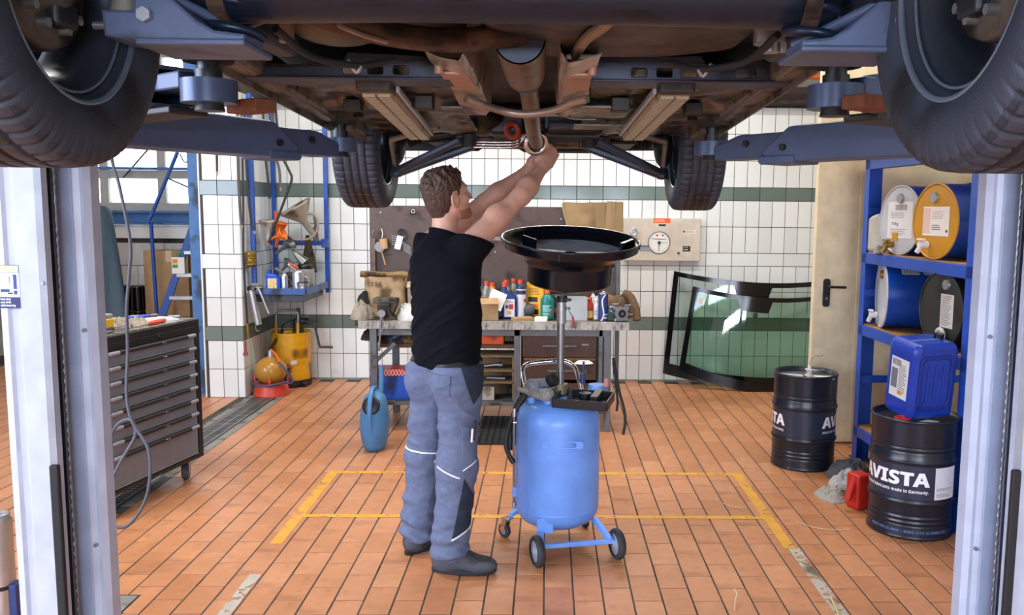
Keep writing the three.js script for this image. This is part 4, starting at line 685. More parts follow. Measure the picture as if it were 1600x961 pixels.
const patch = (name, mat, pts, z0, grow, label) => { const xs = pts.map((p) => p[0]), ys = pts.map((p) => p[1]); return body(name, mat, [nets((x, y, z) => Math.max(trouserD(x, y, z) - grow, poly(x, y, pts), z0 - z), [Math.min(...xs) - 0.01, Math.min(...ys) - 0.01, z0 - 0.01], [Math.max(...xs) + 0.01, Math.max(...ys) + 0.01, -3.64], 0.0045)], label); };
patch('side_inset', insetMat, [[-0.325, 0.785], [-0.272, 0.86], [-0.285, 0.962], [-0.378, 0.962]], -3.92, 0.003, 'dark grey hip inset');
patch('calf_inset', insetMat, [[-0.418, 0.185], [-0.335, 0.225], [-0.325, 0.36], [-0.362, 0.465]], -3.88, 0.003, 'dark grey calf inset');
patch('back_pocket', trouserMat, [[-0.555, 0.842], [-0.425, 0.832], [-0.418, 0.925], [-0.55, 0.928]], -4.0, 0.0035); patch('pocket_flap', trouserMat, [[-0.555, 0.885], [-0.487, 0.862], [-0.42, 0.885], [-0.42, 0.928], [-0.555, 0.932]], -4.0, 0.007);
patch('thigh_pocket', trouserMat, [[-0.375, 0.55], [-0.295, 0.55], [-0.295, 0.69], [-0.375, 0.69]], -3.86, 0.004);
for (const [pts, z0] of [[[[-0.49, 0.502], [-0.38, 0.458], [-0.378, 0.466], [-0.488, 0.51]], -3.86], [[[-0.68, 0.526], [-0.5, 0.51], [-0.5, 0.518], [-0.68, 0.534]], -4.04], [[[-0.37, 0.49], [-0.31, 0.528], [-0.31, 0.535], [-0.37, 0.498]], -3.84], [[[-0.42, 0.176], [-0.33, 0.216], [-0.33, 0.226], [-0.42, 0.186]], -3.86]]) patch('reflective_trim', trim, pts, z0, 0.0042, 'white reflective stripe');
body('belt', K.black, [nets((x, y, z) => Math.max(trouserD(x, y, z) - 0.003, Math.abs(y - 0.972) - 0.014), [-0.7, 0.93, -4.14], [-0.24, 1.0, -3.7], 0.006)]);
body('pen', K.black, rod([-0.318, 0.64, -3.733], [-0.312, 0.73, -3.735], 0.006, 8), 'black pen in the thigh pocket'); body('pen', K.white, rod([-0.328, 0.63, -3.735], [-0.324, 0.69, -3.735], 0.005, 8), 'white pen in the thigh pocket');
// safety shoes
function shoe(a, dir, label) {
  const n = [dir[1] * -1, dir[0]], L = (x, y, z) => [(x - a[0]) * dir[0] + (z - a[2]) * dir[1], y, (x - a[0]) * n[0] + (z - a[2]) * n[1]];
  const up = (x, y, z) => { const [l, h, w] = L(x, y, z); let d = ellD(l, h, w, [-0.02, 0.06, 0], [0.062, 0.06, 0.046]); d = smin(d, ellD(l, h, w, [0.14, 0.042, 0.004], [0.085, 0.042, 0.05]), 0.05); d = smin(d, capD(l, h, w, [-0.01, 0.05, 0], [0.0, 0.13, 0], 0.05, 0.046), 0.03); d = smin(d, ellD(l, h, w, [0.06, 0.062, 0], [0.07, 0.05, 0.042]), 0.03); return smax(smax(d, 0.016 - h, 0.004), h - 0.125, 0.006) - 0.0; };
  const so = (x, y, z) => { const [l, h, w] = L(x, y, z); const e = (l - 0.07) / 0.152, wd = 0.046 + 0.006 * Math.sin(e * 2 + 0.6); return smax((Math.hypot(e, w / wd) ** 1 - 1) * 0.045 * (Math.abs(e) > 0.8 ? 1 : 1), Math.abs(h - 0.014 - 0.006 * smoothstep(e, 0.4, 1)) - 0.013, 0.006); };
  const lo = [a[0] - 0.25, -0.005, a[2] - 0.25], hi = [a[0] + 0.27, 0.16, a[2] + 0.25];
  const s = body('shoe', M(0x484c55, 0.7, 0, { map: tGrime, bumpMap: bFine, bumpScale: 0.0006 }), [nets(up, lo, hi, 0.006)], label);
  const sub = (name, mat, g) => { const m = mesh(name, mat, g, s); m.geometry.translate(0.46, 0, 3.93); };
  sub('sole', M(0x22252a, 0.8, 0, { map: tGrime }), [nets(so, lo, hi, 0.005)]);
  for (let i = 0; i < 4; i++) { const c = 0.065 + i * 0.022, h = 0.112 - i * 0.009; sub('lace', K.black, tb([[c, h - 0.008, -0.028], [c + 0.003, h + 0.003, 0], [c, h - 0.008, 0.028]].map(([l, y, w]) => [a[0] + dir[0] * l + n[0] * w, y, a[2] + dir[1] * l + n[1] * w]), 0.003, 10, 6)); }
}
shoe(J.ankR, [0.995, 0.09], 'dark grey work shoe pointing right'); shoe(J.ankL, [0.62, -0.785], 'dark grey work shoe of the rear foot');
// ---------------------------------------------------------------- oil drums on the floor
const drumNavy = M(0x151d2b, 0.28, 0, { map: tMottle });
const avista = canvasTex(2048, 352, (c, w, h) => {
  c.fillStyle = '#262f42'; c.fillRect(0, 0, w, h); c.fillStyle = '#f2f3f5';
  for (const k of [0, 1]) { c.save(); c.translate((34 / 360 + k * 0.5) * w, 0); c.font = 'bold 190px sans-serif'; c.save(); const m = c.measureText('AVISTA').width; c.scale(0.3 * w / m, 1); c.lineWidth = 9; c.strokeStyle = '#f2f3f5'; c.fillText('AVISTA', 0, 205); c.strokeText('AVISTA', 0, 205); c.restore(); c.font = 'bold 46px sans-serif'; const m2 = c.measureText('Advanced lubricants made in Germany.').width; c.scale(0.3 * w / m2, 1); c.fillText('Advanced lubricants made in Germany.', 0, 282); c.restore(); }
});
function floorDrum(label, pos, turn) {
  const t = T('oil_drum', label, 'oil drum', pos, turn), R = 0.2, H = 0.62, p = [[0, 0.012], [R - 0.012, 0.012], [R - 0.004, 0], [R + 0.004, 0.004], [R + 0.004, 0.014], [R - 0.001, 0.02]];
  for (const y of [0.075, 0.1, 0.125]) p.push([R, y - 0.01], [R - 0.004, y - 0.004], [R - 0.004, y + 0.004], [R, y + 0.01]);
  for (const y of [0.195, 0.405]) p.push([R, y - 0.014], [R + 0.008, y - 0.005], [R + 0.008, y + 0.005], [R, y + 0.014]);
  for (const y of [0.455, 0.478]) p.push([R, y - 0.01], [R - 0.004, y - 0.004], [R - 0.004, y + 0.004], [R, y + 0.01]);
  p.push([R, 0.6], [R + 0.005, 0.606], [R + 0.006, 0.615], [R + 0.001, H], [R - 0.008, 0.612], [R - 0.01, 0.594], [0, 0.598]);
  mesh('drum_body', drumNavy, [la(p, 0, 0, 0, 72)], t);
  mesh('printed_band', M(0xffffff, 0.3, 0, { map: avista }), [wrap(R + 0.0008, 0.172, 0, Math.PI * 2, 0.3, 72)], t, 'dark band with white AVISTA lettering');
  return t;
}
const D2R = Math.PI / 180;
const drumA = floorDrum('dark navy oil drum standing alone in front of the beige door', [1.7, 0, -5.53], -16 * D2R);
const drumB = floorDrum('dark navy oil drum carrying the blue jerrycan, in front of the rack', [1.932, 0, -4.39], 38 * D2R);
mesh('bung', K.milky, [la([[0, 0], [0.03, 0], [0.03, 0.012], [0.018, 0.016], [0.016, 0.035], [0.026, 0.04], [0.026, 0.05], [0.012, 0.052], [0.012, 0.07], [0, 0.07]], 0.02, 0.598, 0.06, 20)], drumA, 'pale plastic pump fitting');
mesh('pump_hook', K.steel, [tb([[0.02, 0.66, 0.06], [0.03, 0.71, 0.05], [0.06, 0.73, 0.03], [0.09, 0.725, 0.02], [0.1, 0.74, 0.015]], 0.003, 20, 6)], drumA);
mesh('drum_sticker', K.paper, [bx(0.17, 0.002, 0.1, 0.09, 0.5995, 0.07, 0)], drumA, 'white paper label on the lid'); mesh('drum_sticker', M(0xa9aeb4, 0.7), [bx(0.14, 0.002, 0.09, -0.09, 0.5995, 0.06, 0)], drumA, 'grey stained label on the lid');
const labelB = canvasTex(256, 512, (c, w, h) => { c.fillStyle = '#d9dde4'; c.fillRect(0, 0, w, h); lineText(c, 20, 330, 200, 3, 16); lineText(c, 20, 420, 200, 4, 16); c.fillStyle = '#889'; c.fillRect(14, 400, 220, 3); });
mesh('drum_label', M(0xffffff, 0.5, 0, { map: labelB }), [wrap(0.2018, 0.165, -30 * D2R, 8 * D2R, 0.3)], drumB, 'white paper label');
const dots = canvasTex(1024, 64, (c, w, h) => { c.fillStyle = '#262f42'; c.fillRect(0, 0, w, h); c.fillStyle = '#5d86c8'; c.font = 'bold 46px monospace'; c.fillText('0007-03-C-BAA  4005-017-S-0003-00', 10, 48); });
mesh('dot_print', M(0xffffff, 0.3, 0, { map: dots }), [wrap(0.2008, 0.022, -120 * D2R, 5 * D2R, 0.045)], drumB, 'pale blue printed code');
mesh('funnel_cap', K.red, [la([[0.02, 0], [0.034, 0.002], [0.04, 0.022], [0.036, 0.024], [0.03, 0.008], [0.02, 0.006]], -0.15, 0.6, 0.02, 24)], drumB, 'red plastic cap');
mesh('drum_sticker', K.paper, [bx(0.1, 0.002, 0.06, -0.06, 0.5995, 0.1, 0)], drumB, 'white paper scrap on the lid');
drumB.scale.set(1.05, 1, 1.05);
// blue jerrycan leaning on its corner
{
  const t = T('jerrycan', 'blue plastic jerrycan with a paper label standing on the navy drum', 'jerrycan', [1.945, 0.618, -4.4], 0.25);
  const o = roundPts([[-0.125, 0], [0.125, 0], [0.13, 0.04], [0.13, 0.36], [0.11, 0.4], [-0.11, 0.4], [-0.13, 0.36], [-0.13, 0.04]], 0.03, 5);
  t.rotation.x = 0.12;
  mesh('can_body', M(0x1a3fae, 0.32, 0, { map: tMottle }), [ex(o, 0.22, 0.025)], t);
  mesh('recess', M(0x122f8a, 0.35, 0, { map: tMottle }), [ex(roundPts(rect(-0.1, 0.1, 0.05, 0.34), 0.04), 0.014, 0.004, [roundPts(rect(-0.08, 0.08, 0.07, 0.32), 0.03).reverse()], 0, 0, 0.111)], t, 'raised frame on the front');
  each('rib', M(0x16379c, 0.32), [-0.045, 0.0, 0.045].map((x) => bx(0.012, 0.2, 0.01, x, 0.19, 0.112, 0.005)), t);
  mesh('seam', M(0x7f9ad8, 0.4), [bx(0.2, 0.004, 0.004, 0, 0.401, 0.02, 0.001)], t);
  const lab = canvasTex(256, 384, (c, w, h) => { c.fillStyle = '#cfd0cd'; c.fillRect(0, 0, w, h); c.fillStyle = '#6b7079'; c.fillRect(14, 110, 90, 190); barcode(c, 20, 20, 120, 60); lineText(c, 120, 60, 110, 16, 18); c.fillStyle = '#c77f3a'; c.fillRect(120, 310, 60, 40); });
  const d = decal(0.14, 0.21, lab); mesh('can_label', d.mat, [at(rot(d.geo(), 0, -Math.PI / 2, 0), -0.1315, 0.2, 0)], t, 'printed paper label');
  mesh('screw_cap', K.blackGloss, [cy(0.026, 0.026, 0.03, 0.08, 0.41, 0, 'y', 20)], t);
}
// red can, rags and straws on the floor
{
  const t = T('fuel_can', 'red plastic can half hidden behind the navy drum', 'can', [1.79, 0, -4.7], 0.4);
  mesh('can_body', K.red, [ex(roundPts([[-0.07, 0], [0.07, 0], [0.07, 0.17], [0.03, 0.2], [-0.07, 0.2]], 0.015), 0.1, 0.012)], t); mesh('spout', K.red, [rod([-0.05, 0.19, 0], [-0.12, 0.06, 0.02], 0.016, 12, 0.022)], t); mesh('screw_cap', K.black, [cy(0.02, 0.02, 0.03, 0.03, 0.205, 0, 'y', 16)], t);
}
solo('rag', 'grey rag crumpled at the foot of the rack', 'rag', M(0x6d6f73, 0.95, 0, { map: tWeave }), [lumpUp(0.32, 0.12, 0.24, 3)], [1.93, 0, -5.3], 0.3);
solo('rag', 'white rag crumpled on the floor beside the red can', 'rag', M(0xd9d7d2, 0.95, 0, { map: tWeave }), [lumpUp(0.26, 0.12, 0.2, 8)], [1.83, 0, -5.05], 0.9);
solo('rag', 'dirty pale rag lying flat in front of the red can', 'rag', M(0xa9a599, 0.95, 0, { map: tGrime }), [lumpUp(0.28, 0.08, 0.22, 12)], [1.72, 0, -4.86], 0.2);
const straw = M(0xcfb994, 0.8);
solo('straw', 'long bent pale straw between the yellow line and the navy drum', 'straw', straw, tb([[1.35, 0.004, -4.45], [1.42, 0.006, -4.36], [1.52, 0.005, -4.33], [1.6, 0.004, -4.34]], 0.0018, 24, 5));
solo('straw', 'thin pale straw inside the yellow rectangle', 'straw', straw, tb([[0.98, 0.004, -4.78], [1.03, 0.006, -4.7], [1.09, 0.005, -4.66], [1.11, 0.004, -4.65]], 0.0018, 20, 5));
solo('straw', 'short curled straw standing near the bottom edge', 'straw', straw, tb([[0.795, 0.003, -3.42], [0.81, 0.012, -3.48], [0.825, 0.03, -3.52], [0.815, 0.045, -3.53]], 0.003, 20, 6));
solo('straw', 'broad yellow straw lying on the white worn line', 'straw', M(0xd4b26e, 0.8), tb([[1.215, 0.003, -3.36], [1.228, 0.006, -3.46], [1.232, 0.012, -3.52], [1.25, 0.006, -3.53]], 0.004, 20, 6));

// ---------------------------------------------------------------- blue heavy rack with lying drums
const rackBlue = M(0x1a55c6, 0.4, 0.05, { map: tMottle });
{
  const t = T('storage_rack', 'tall blue steel rack holding lying oil drums along the right wall', 'rack', [2.525, 0, -4.99], 0.045);
  const X0 = -0.42, X1 = 0.42, Z0 = 0.69, Z1 = -0.69;   // front is the low x side
  for (const [x, z] of [[X0, Z0], [X0, Z1], [X1, Z0], [X1, Z1]]) mesh('upright', rackBlue, [ex([[0, 0], [0.115, 0], [0.115, 0.004], [0.004, 0.004], [0.004, 0.07], [0, 0.07]].map(([a, b]) => [a * (x < 0 ? 1 : -1), b * (z > 0 ? -1 : 1)]).sort(() => 0), 2.02, 0, [], x, 1.01, z, Math.PI / 2), b2(x - 0.05 + (x < 0 ? 0.05 : -0.05), x + 0.05 + (x < 0 ? 0.05 : -0.05), -0.002, 0.008, z - 0.05, z + 0.05, 0)], t);
  for (const y of [1.965, 1.36, 0.885, 0.2]) { for (const x of [X0 + 0.02, X1 - 0.02]) mesh('beam', rackBlue, [b2(x - 0.02, x + 0.02, y - 0.035, y + 0.035, Z1, Z0, 0.004)], t); }
  for (const z of [Z0 - 0.03, Z1 + 0.03]) for (const y of [1.66, 1.13, 0.55]) mesh('side_brace', rackBlue, [b2(X0, X1, y - 0.025, y + 0.025, z - 0.004, z + 0.004, 0.001)], t);
  for (const z of [Z0 + 0.002, Z1 + 0.002]) for (const y of [1.66, 1.13]) mesh('bolt', K.zinc, [cy(0.012, 0.012, 0.012, X0 + 0.045, y, z, 'z', 12)], t);
  for (const y of [1.395, 0.92, 0.235]) for (let i = 0; i < 6; i++) mesh('shelf_plank', K.wood, [b2(X0 + 0.01 + i * 0.137, X0 + 0.14 + i * 0.137, y - 0.012, y + 0.006, Z1 + 0.03, Z0 - 0.03, 0.003)], t);
}
const tDrum = canvasTex(512, 512, (c, w, h) => { c.fillStyle = '#e9eaec'; c.fillRect(0, 0, w, h); barcode(c, 150, 40, 240, 80); lineText(c, 60, 150, 380, 4, 22, '#888'); c.fillStyle = '#333'; c.font = 'bold 60px sans-serif'; c.fillText('51kg', 90, 330); lineText(c, 60, 380, 400, 4, 26, '#999'); });
const tYellowLab = canvasTex(512, 384, (c, w, h) => { c.fillStyle = '#efeae0'; c.fillRect(0, 0, w, h); c.fillStyle = '#e9c9bb'; c.fillRect(0, 20, 150, 340); lineText(c, 180, 60, 280, 5, 22, '#aaa'); lineText(c, 180, 240, 200, 3, 26, '#444'); c.fillStyle = '#333'; c.fillRect(450, 300, 34, 34); });
const tOldLab = canvasTex(256, 384, (c, w, h) => { c.fillStyle = '#c9c5bb'; c.fillRect(0, 0, w, h); lineText(c, 16, 20, 220, 14, 25, '#77746c'); });
function lyingDrum(label, pos, turn, body, lid, group) {   // axis along local x, lid at the low x end
  const t = T('lying_drum', label, 'oil drum', pos, turn), R = 0.205, L = 0.62, f = (g) => rot(g, 0, 0, -Math.PI / 2);
  mesh('drum_body', body, [f(la([[R - 0.01, 0.004], [R + 0.002, 0], [R + 0.006, 0.008], [R, 0.02], [R, 0.19], [R + 0.008, 0.205], [R, 0.22], [R, 0.4], [R + 0.008, 0.415], [R, 0.43], [R, L - 0.02], [R + 0.004, L - 0.01], [R, L]], 0, 0, 0, 60)), f(cy(R, R, 0.004, 0, L, 0, 'y', 48))], t);
  body.side = THREE.DoubleSide;
  mesh('drum_lid', lid, [at(rot(new THREE.CylinderGeometry(R - 0.008, R - 0.008, 0.012, 56), 0, 0, Math.PI / 2), 0.006, 0, 0), at(rot(new THREE.TorusGeometry(R, 0.006, 10, 64), 0, Math.PI / 2, 0), 0.001, 0, 0)], t);
  return t;
}
const rackDrumBody = M(0x1450b8, 0.3, 0, { map: tMottle }), lidWhite = M(0xd5dae0, 0.4, 0, { map: tMottle }), lidYellow = M(0xdf9f1c, 0.35, 0, { map: tMottle });
const lidLabel = (t, w, h, tex_, y, z) => { const d = decal(w, h, tex_); mesh('lid_label', d.mat, [at(rot(d.geo(), 0, -Math.PI / 2, 0), -0.0015, y, z)], t, 'printed paper label'); };
const tap = (t, mat, y, z, label) => mesh('drum_tap', mat, [cy(0.02, 0.02, 0.05, -0.03, y, z, 'x', 16), rod([-0.04, y, z], [-0.055, y - 0.045, z - 0.02], 0.014, 12), bx(0.03, 0.012, 0.05, -0.045, y + 0.028, z, 0.004)], t, label);
{
  const a = lyingDrum('blue drum with a white lid lying on the top rack shelf', [2.13, 1.612, -5.2], 0.2, rackDrumBody, lidWhite);
  lidLabel(a, 0.25, 0.22, tDrum, 0.0, 0.0); mesh('bung', K.zinc, [cy(0.028, 0.032, 0.02, -0.004, 0.13, 0.0, 'x', 20)], a); tap(a, K.brass, -0.15, -0.06, 'brass drum tap'); mesh('tap_tag', K.yellow, [bx(0.004, 0.05, 0.05, -0.004, -0.1, -0.04, 0)], a);
  const b = lyingDrum('blue drum with a yellow lid lying on the top rack shelf', [2.13, 1.612, -4.73], 0.16, rackDrumBody, lidYellow);
  lidLabel(b, 0.24, 0.16, tYellowLab, 0.0, 0.01); mesh('bung', K.zinc, [cy(0.028, 0.032, 0.02, -0.004, 0.13, -0.01, 'x', 20)], b); tap(b, K.white, -0.13, -0.05, 'white plastic drum tap');
  const c = lyingDrum('blue drum with a white lid and body label on the middle rack shelf', [2.13, 1.137, -5.43], -0.2, rackDrumBody, lidWhite);
  mesh('body_label', M(0xffffff, 0.6, 0, { map: tOldLab }), [rot(wrap(0.2065, 0.26, 0.75, 1.75, -0.22), 0, 0, Math.PI / 2)], c, 'large paper label on the drum body'); mesh('bung', K.brass, [cy(0.025, 0.03, 0.02, -0.004, 0.13, 0.02, 'x', 20)], c); tap(c, K.white, -0.14, -0.08, 'white plastic drum tap');
  const d = lyingDrum('black drum with a dark lid lying on the middle rack shelf', [2.13, 1.137, -4.6], 0.12, M(0x191b1f, 0.35, 0, { map: tMottle }), M(0x2b2d2c, 0.4, 0, { map: tGrime }));
  lidLabel(d, 0.12, 0.18, tOldLab, 0.0, 0.06); mesh('bung', K.zinc, [cy(0.026, 0.03, 0.02, -0.004, 0.14, 0.05, 'x', 20)], d); mesh('drum_tap', K.milky, [at(rot(new THREE.TorusGeometry(0.03, 0.012, 10, 24), 0, Math.PI / 2, 0), -0.02, -0.13, 0.04), cy(0.018, 0.018, 0.03, -0.012, -0.13, 0.04, 'x', 16)], d, 'dirty white tap ring');
}
function canister(name, label, mat, w, h, d, pos, turn, cap = K.red) {
  const t = T(name, label, 'canister', pos, turn);
  mesh('can_body', mat, [ex(roundPts([[-w / 2, 0], [w / 2, 0], [w / 2, h * 0.86], [w * 0.28, h * 0.95], [-w * 0.1, h], [-w / 2, h]], 0.03), d, Math.min(0.022, d * 0.2), [roundPts([[-w * 0.36, h * 0.6], [-w * 0.2, h * 0.6], [-w * 0.12, h * 0.88], [-w * 0.36, h * 0.88]], 0.02).reverse()])], t);
  mesh('screw_cap', cap, [cy(0.022, 0.022, 0.026, w * 0.3, h * 0.955, 0, 'y', 18)], t); return t;
}
canister('canister', 'beige plastic canister with a handle at the end of the top shelf', K.milky, 0.17, 0.25, 0.2, [2.2, 1.401, -5.55], 1.9, K.milky);
canister('canister', 'tall white canister on the bottom shelf behind the rack upright', K.milky, 0.22, 0.44, 0.26, [2.32, 0.241, -5.36], 1.2, K.white);
canister('canister', 'white canister at the near end of the rack bottom shelf', K.milky, 0.22, 0.36, 0.22, [2.62, 0.241, -4.5], 0.6, K.red);
canister('canister', 'blue canister with a red cap on the floor at the rack end', M(0x17469f, 0.35, 0, { map: tMottle }), 0.24, 0.42, 0.24, [2.42, 0.1, -4.14], 0.3, K.red);
solo('wooden_block', 'dark wooden block on the floor at the rack end', 'wooden block', M(0x6b543c, 0.8, 0, { map: tWood }), [b2(-0.16, 0.16, 0, 0.1, -0.1, 0.1, 0.004)], [2.4, 0, -4.14], 0.1);
solo('wooden_block', 'brown wooden block under the far rack bottom shelf', 'wooden block', M(0x8a6a42, 0.8, 0, { map: tWood }), [b2(-0.1, 0.1, 0, 0.16, -0.06, 0.06, 0.004)], [2.3, 0, -5.46], 0.1);
solo('rag', 'grey rag bunched in front of the white drum lid', 'rag', M(0xaaa69b, 0.95, 0, { map: tWeave }), [lumpUp(0.16, 0.07, 0.12, 21)], [2.12, 1.401, -5.42], 1.2);
function pallet(label, y, turn, x = 2.42) {
  const t = T('pallet', label, 'pallet', [x, y, -5.24], turn), m = M(0xb58a54, 0.8, 0, { map: tWood });
  for (let i = 0; i < 5; i++) mesh('plank', m, [bx(0.09, 0.02, 1.2, -0.32 + i * 0.16, 0.11, 0, 0.003)], t);
  for (const z of [-0.55, 0, 0.55]) { mesh('crosspiece', m, [bx(0.8, 0.02, 0.09, 0, 0.09, z, 0.003)], t); for (const x2 of [-0.35, 0, 0.35]) mesh('block', m, [bx(0.09, 0.07, 0.09, x2, 0.045, z, 0.003)], t); }
  for (const x2 of [-0.35, 0, 0.35]) mesh('skid', m, [bx(0.09, 0.018, 1.2, x2, 0.009, 0, 0.003)], t);
}
pallet('wooden pallet lying directly on top of the blue rack', 2.021, 0.06); pallet('upper wooden pallet stacked on the pallet on the rack', 2.142, -0.05, 2.4);

// ---------------------------------------------------------------- leaning windscreens
function screen(label, pts, z0, tilt, tint, mirror, sag) {
  // pts: bottom left, bottom right, top right, top left in x and y; the pane bulges away from the wall
  const t = T('windscreen', label, 'windscreen', [(pts[0][0] + pts[1][0]) / 2, 0, z0]);
  const ox = t.position.x, F = (u, v, off = 0) => {
    const xb = lerp(pts[0][0], pts[1][0], u), xt = lerp(pts[3][0], pts[2][0], u), q = 4 * u * (1 - u);
    const y = lerp(lerp(pts[0][1], pts[1][1], u) - sag[0] * q, lerp(pts[3][1], pts[2][1], u) - sag[1] * q, v);
    return [lerp(xb, xt, v) - ox, y, 0.16 * q - tilt * y + off];
  };
  const inner = (u, v, off) => F(u, v, off);
  const slab = (u0, u1, v0, v1, th, off, nu = 30, nv = 12) => { const a = grid(nu, nv, (u, v) => F(lerp(u0, u1, u), lerp(v0, v1, v), off + th / 2)), b = grid(nu, nv, (u, v) => F(lerp(u0, u1, u), lerp(v0, v1, v), off - th / 2)); flipN(b); return [a, b]; };
  mesh('pane', M(tint, 0.03, 0, { transmission: 1, thickness: 0, ior: 1.5 }), slab(0.015, 0.985, 0.03, 0.98, 0.002, 0)[0], t);
  const black = M(0x0c0e11, 0.15, 0);
  each('printed_border', black, [slab(0, 0.03, 0, 1, 0.006, 0.001), slab(0.97, 1, 0, 1, 0.006, 0.001), slab(0, 1, 0.955, 1, 0.006, 0.001), slab(0, 1, 0, 0.11, 0.006, 0.001)], t);
  const m0 = mirror - 0.13, m1 = mirror + 0.13;
  mesh('mirror_patch', black, [grid(24, 10, (u, v) => { const w = lerp(1, 0.72, v); return F(lerp(m0, m1, 0.5 + (u - 0.5) * w), lerp(0.97, 0.84, v), 0.003); })].map(flipN), t);
  mesh('mirror_mount', K.darkSteel, [bx(0.045, 0.045, 0.012, ...F(mirror, 0.81, 0.008), 0.01)], t);
  return { t, F };
}
screen('large clear windscreen leaning on the wall behind the green one', [[1.12, 0.1], [2.75, 0.0], [2.66, 1.0], [1.215, 1.08]], -8.12, 0.07, 0xdfe9e6, 0.5, [0.06, 0.05]);
const front = screen('green tinted windscreen leaning in front beside the beige door', [[1.245, 0.17], [2.75, 0.03], [2.62, 0.88], [1.37, 0.95]], -7.93, 0.09, 0xd3eedd, 0.44, [0.12, 0.05]);
mesh('sticker', K.paper, [bx(0.055, 0.05, 0.002, ...front.F(0.07, 0.86, 0.006), 0)], front.t, 'small white sticker');
// ---------------------------------------------------------------- exhaust control panel on the wall
{
  const t = T('control_panel', 'cream wall panel with a round dial beside the workbench', 'control panel', [1.09, 1.175, -8.25]), face = 0.07;
  mesh('cabinet', M(0xe0d5c4, 0.5, 0, { map: tMottle }), [b2(-0.362, 0.366, 0, 0.405, 0, face, 0.006)], t);
  const dialT = canvasTex(256, 256, (c, w) => { c.fillStyle = '#e9ece6'; c.fillRect(0, 0, w, w); c.strokeStyle = '#445'; c.lineWidth = 3; for (let i = 0; i < 40; i++) { const a = i / 40 * 6.283; c.beginPath(); c.moveTo(128 + 100 * Math.cos(a), 128 + 100 * Math.sin(a)); c.lineTo(128 + 112 * Math.cos(a), 128 + 112 * Math.sin(a)); c.stroke(); } c.strokeStyle = '#b33'; c.lineWidth = 7; c.beginPath(); c.moveTo(60, 82); c.lineTo(200, 88); c.stroke(); c.fillStyle = '#c33'; c.fillRect(88, 30, 26, 22); c.fillStyle = '#356'; c.fillRect(160, 30, 20, 20); c.fillStyle = '#9ab79a'; c.fillRect(150, 124, 84, 10); });
  mesh('dial', M(0xffffff, 0.25, 0, { map: dialT }), [at(keepUV(new THREE.CircleGeometry(0.098, 40)), -0.027, 0.175, face + 0.006)], t);
  mesh('dial_rim', K.steel, [at(new THREE.TorusGeometry(0.102, 0.006, 10, 48), -0.027, 0.175, face + 0.004)], t); mesh('dial_hub', K.black, [cy(0.014, 0.014, 0.016, -0.027, 0.175, face + 0.012, 'z', 16)], t); mesh('dial_needle', K.red, [bx(0.13, 0.004, 0.002, -0.03, 0.21, face + 0.01, 0, 0, 0, -0.05)], t); mesh('dial_needle', K.darkSteel, [bx(0.004, 0.08, 0.002, -0.028, 0.135, face + 0.01, 0)], t);
  const st = canvasTex(256, 64, (c, w, h) => { c.fillStyle = '#e8641c'; c.fillRect(0, 0, w, h); lineText(c, 24, 18, 200, 2, 20, '#f6d9b8'); }), d = decal(0.16, 0.044, st);
  mesh('sticker', d.mat, [at(d.geo(), -0.005, 0.382, face + 0.001)], t, 'orange sticker');
  mesh('slot', K.black, [ex(roundPts(rect(-0.035, 0.035, -0.009, 0.009), 0.008), 0.004, 0.001, [], 0, 0.34, face)], t);
  const lg = canvasTex(256, 64, (c, w, h) => { c.fillStyle = '#e6ddd0'; c.fillRect(0, 0, w, h); c.fillStyle = '#222'; c.fillRect(4, 8, 36, 40); lineText(c, 50, 24, 200, 1, 36, '#666'); }), l = decal(0.12, 0.03, lg); mesh('maker_plate', l.mat, [at(l.geo(), 0.258, 0.278, face + 0.001)], t, 'small printed mark');
  const pl = canvasTex(128, 96, (c, w, h) => { c.fillStyle = '#1f2226'; c.fillRect(0, 0, w, h); lineText(c, 16, 16, 96, 1, 24, '#ddd'); lineText(c, 16, 56, 96, 1, 30, '#eee'); }), p = decal(0.072, 0.052, pl); mesh('rating_plate', p.mat, [at(p.geo(), 0.236, 0.118, face + 0.001)], t, 'black rating plate');
  mesh('button', K.black, [cy(0.011, 0.011, 0.012, 0.16, 0.076, face + 0.004, 'z', 16)], t);
  mesh('tap_knob', K.chrome, [cy(0.02, 0.026, 0.03, -0.27, 0.275, face + 0.015, 'z', 20), at(new THREE.TorusGeometry(0.028, 0.007, 10, 24), -0.27, 0.275, face + 0.035)], t);
  each('screw', K.zinc, [[-0.34, 0.38], [0.3, 0.37], [0.3, 0.03]].map(([x, y]) => cy(0.006, 0.006, 0.005, x, y, face + 0.001, 'z', 10)), t);
}
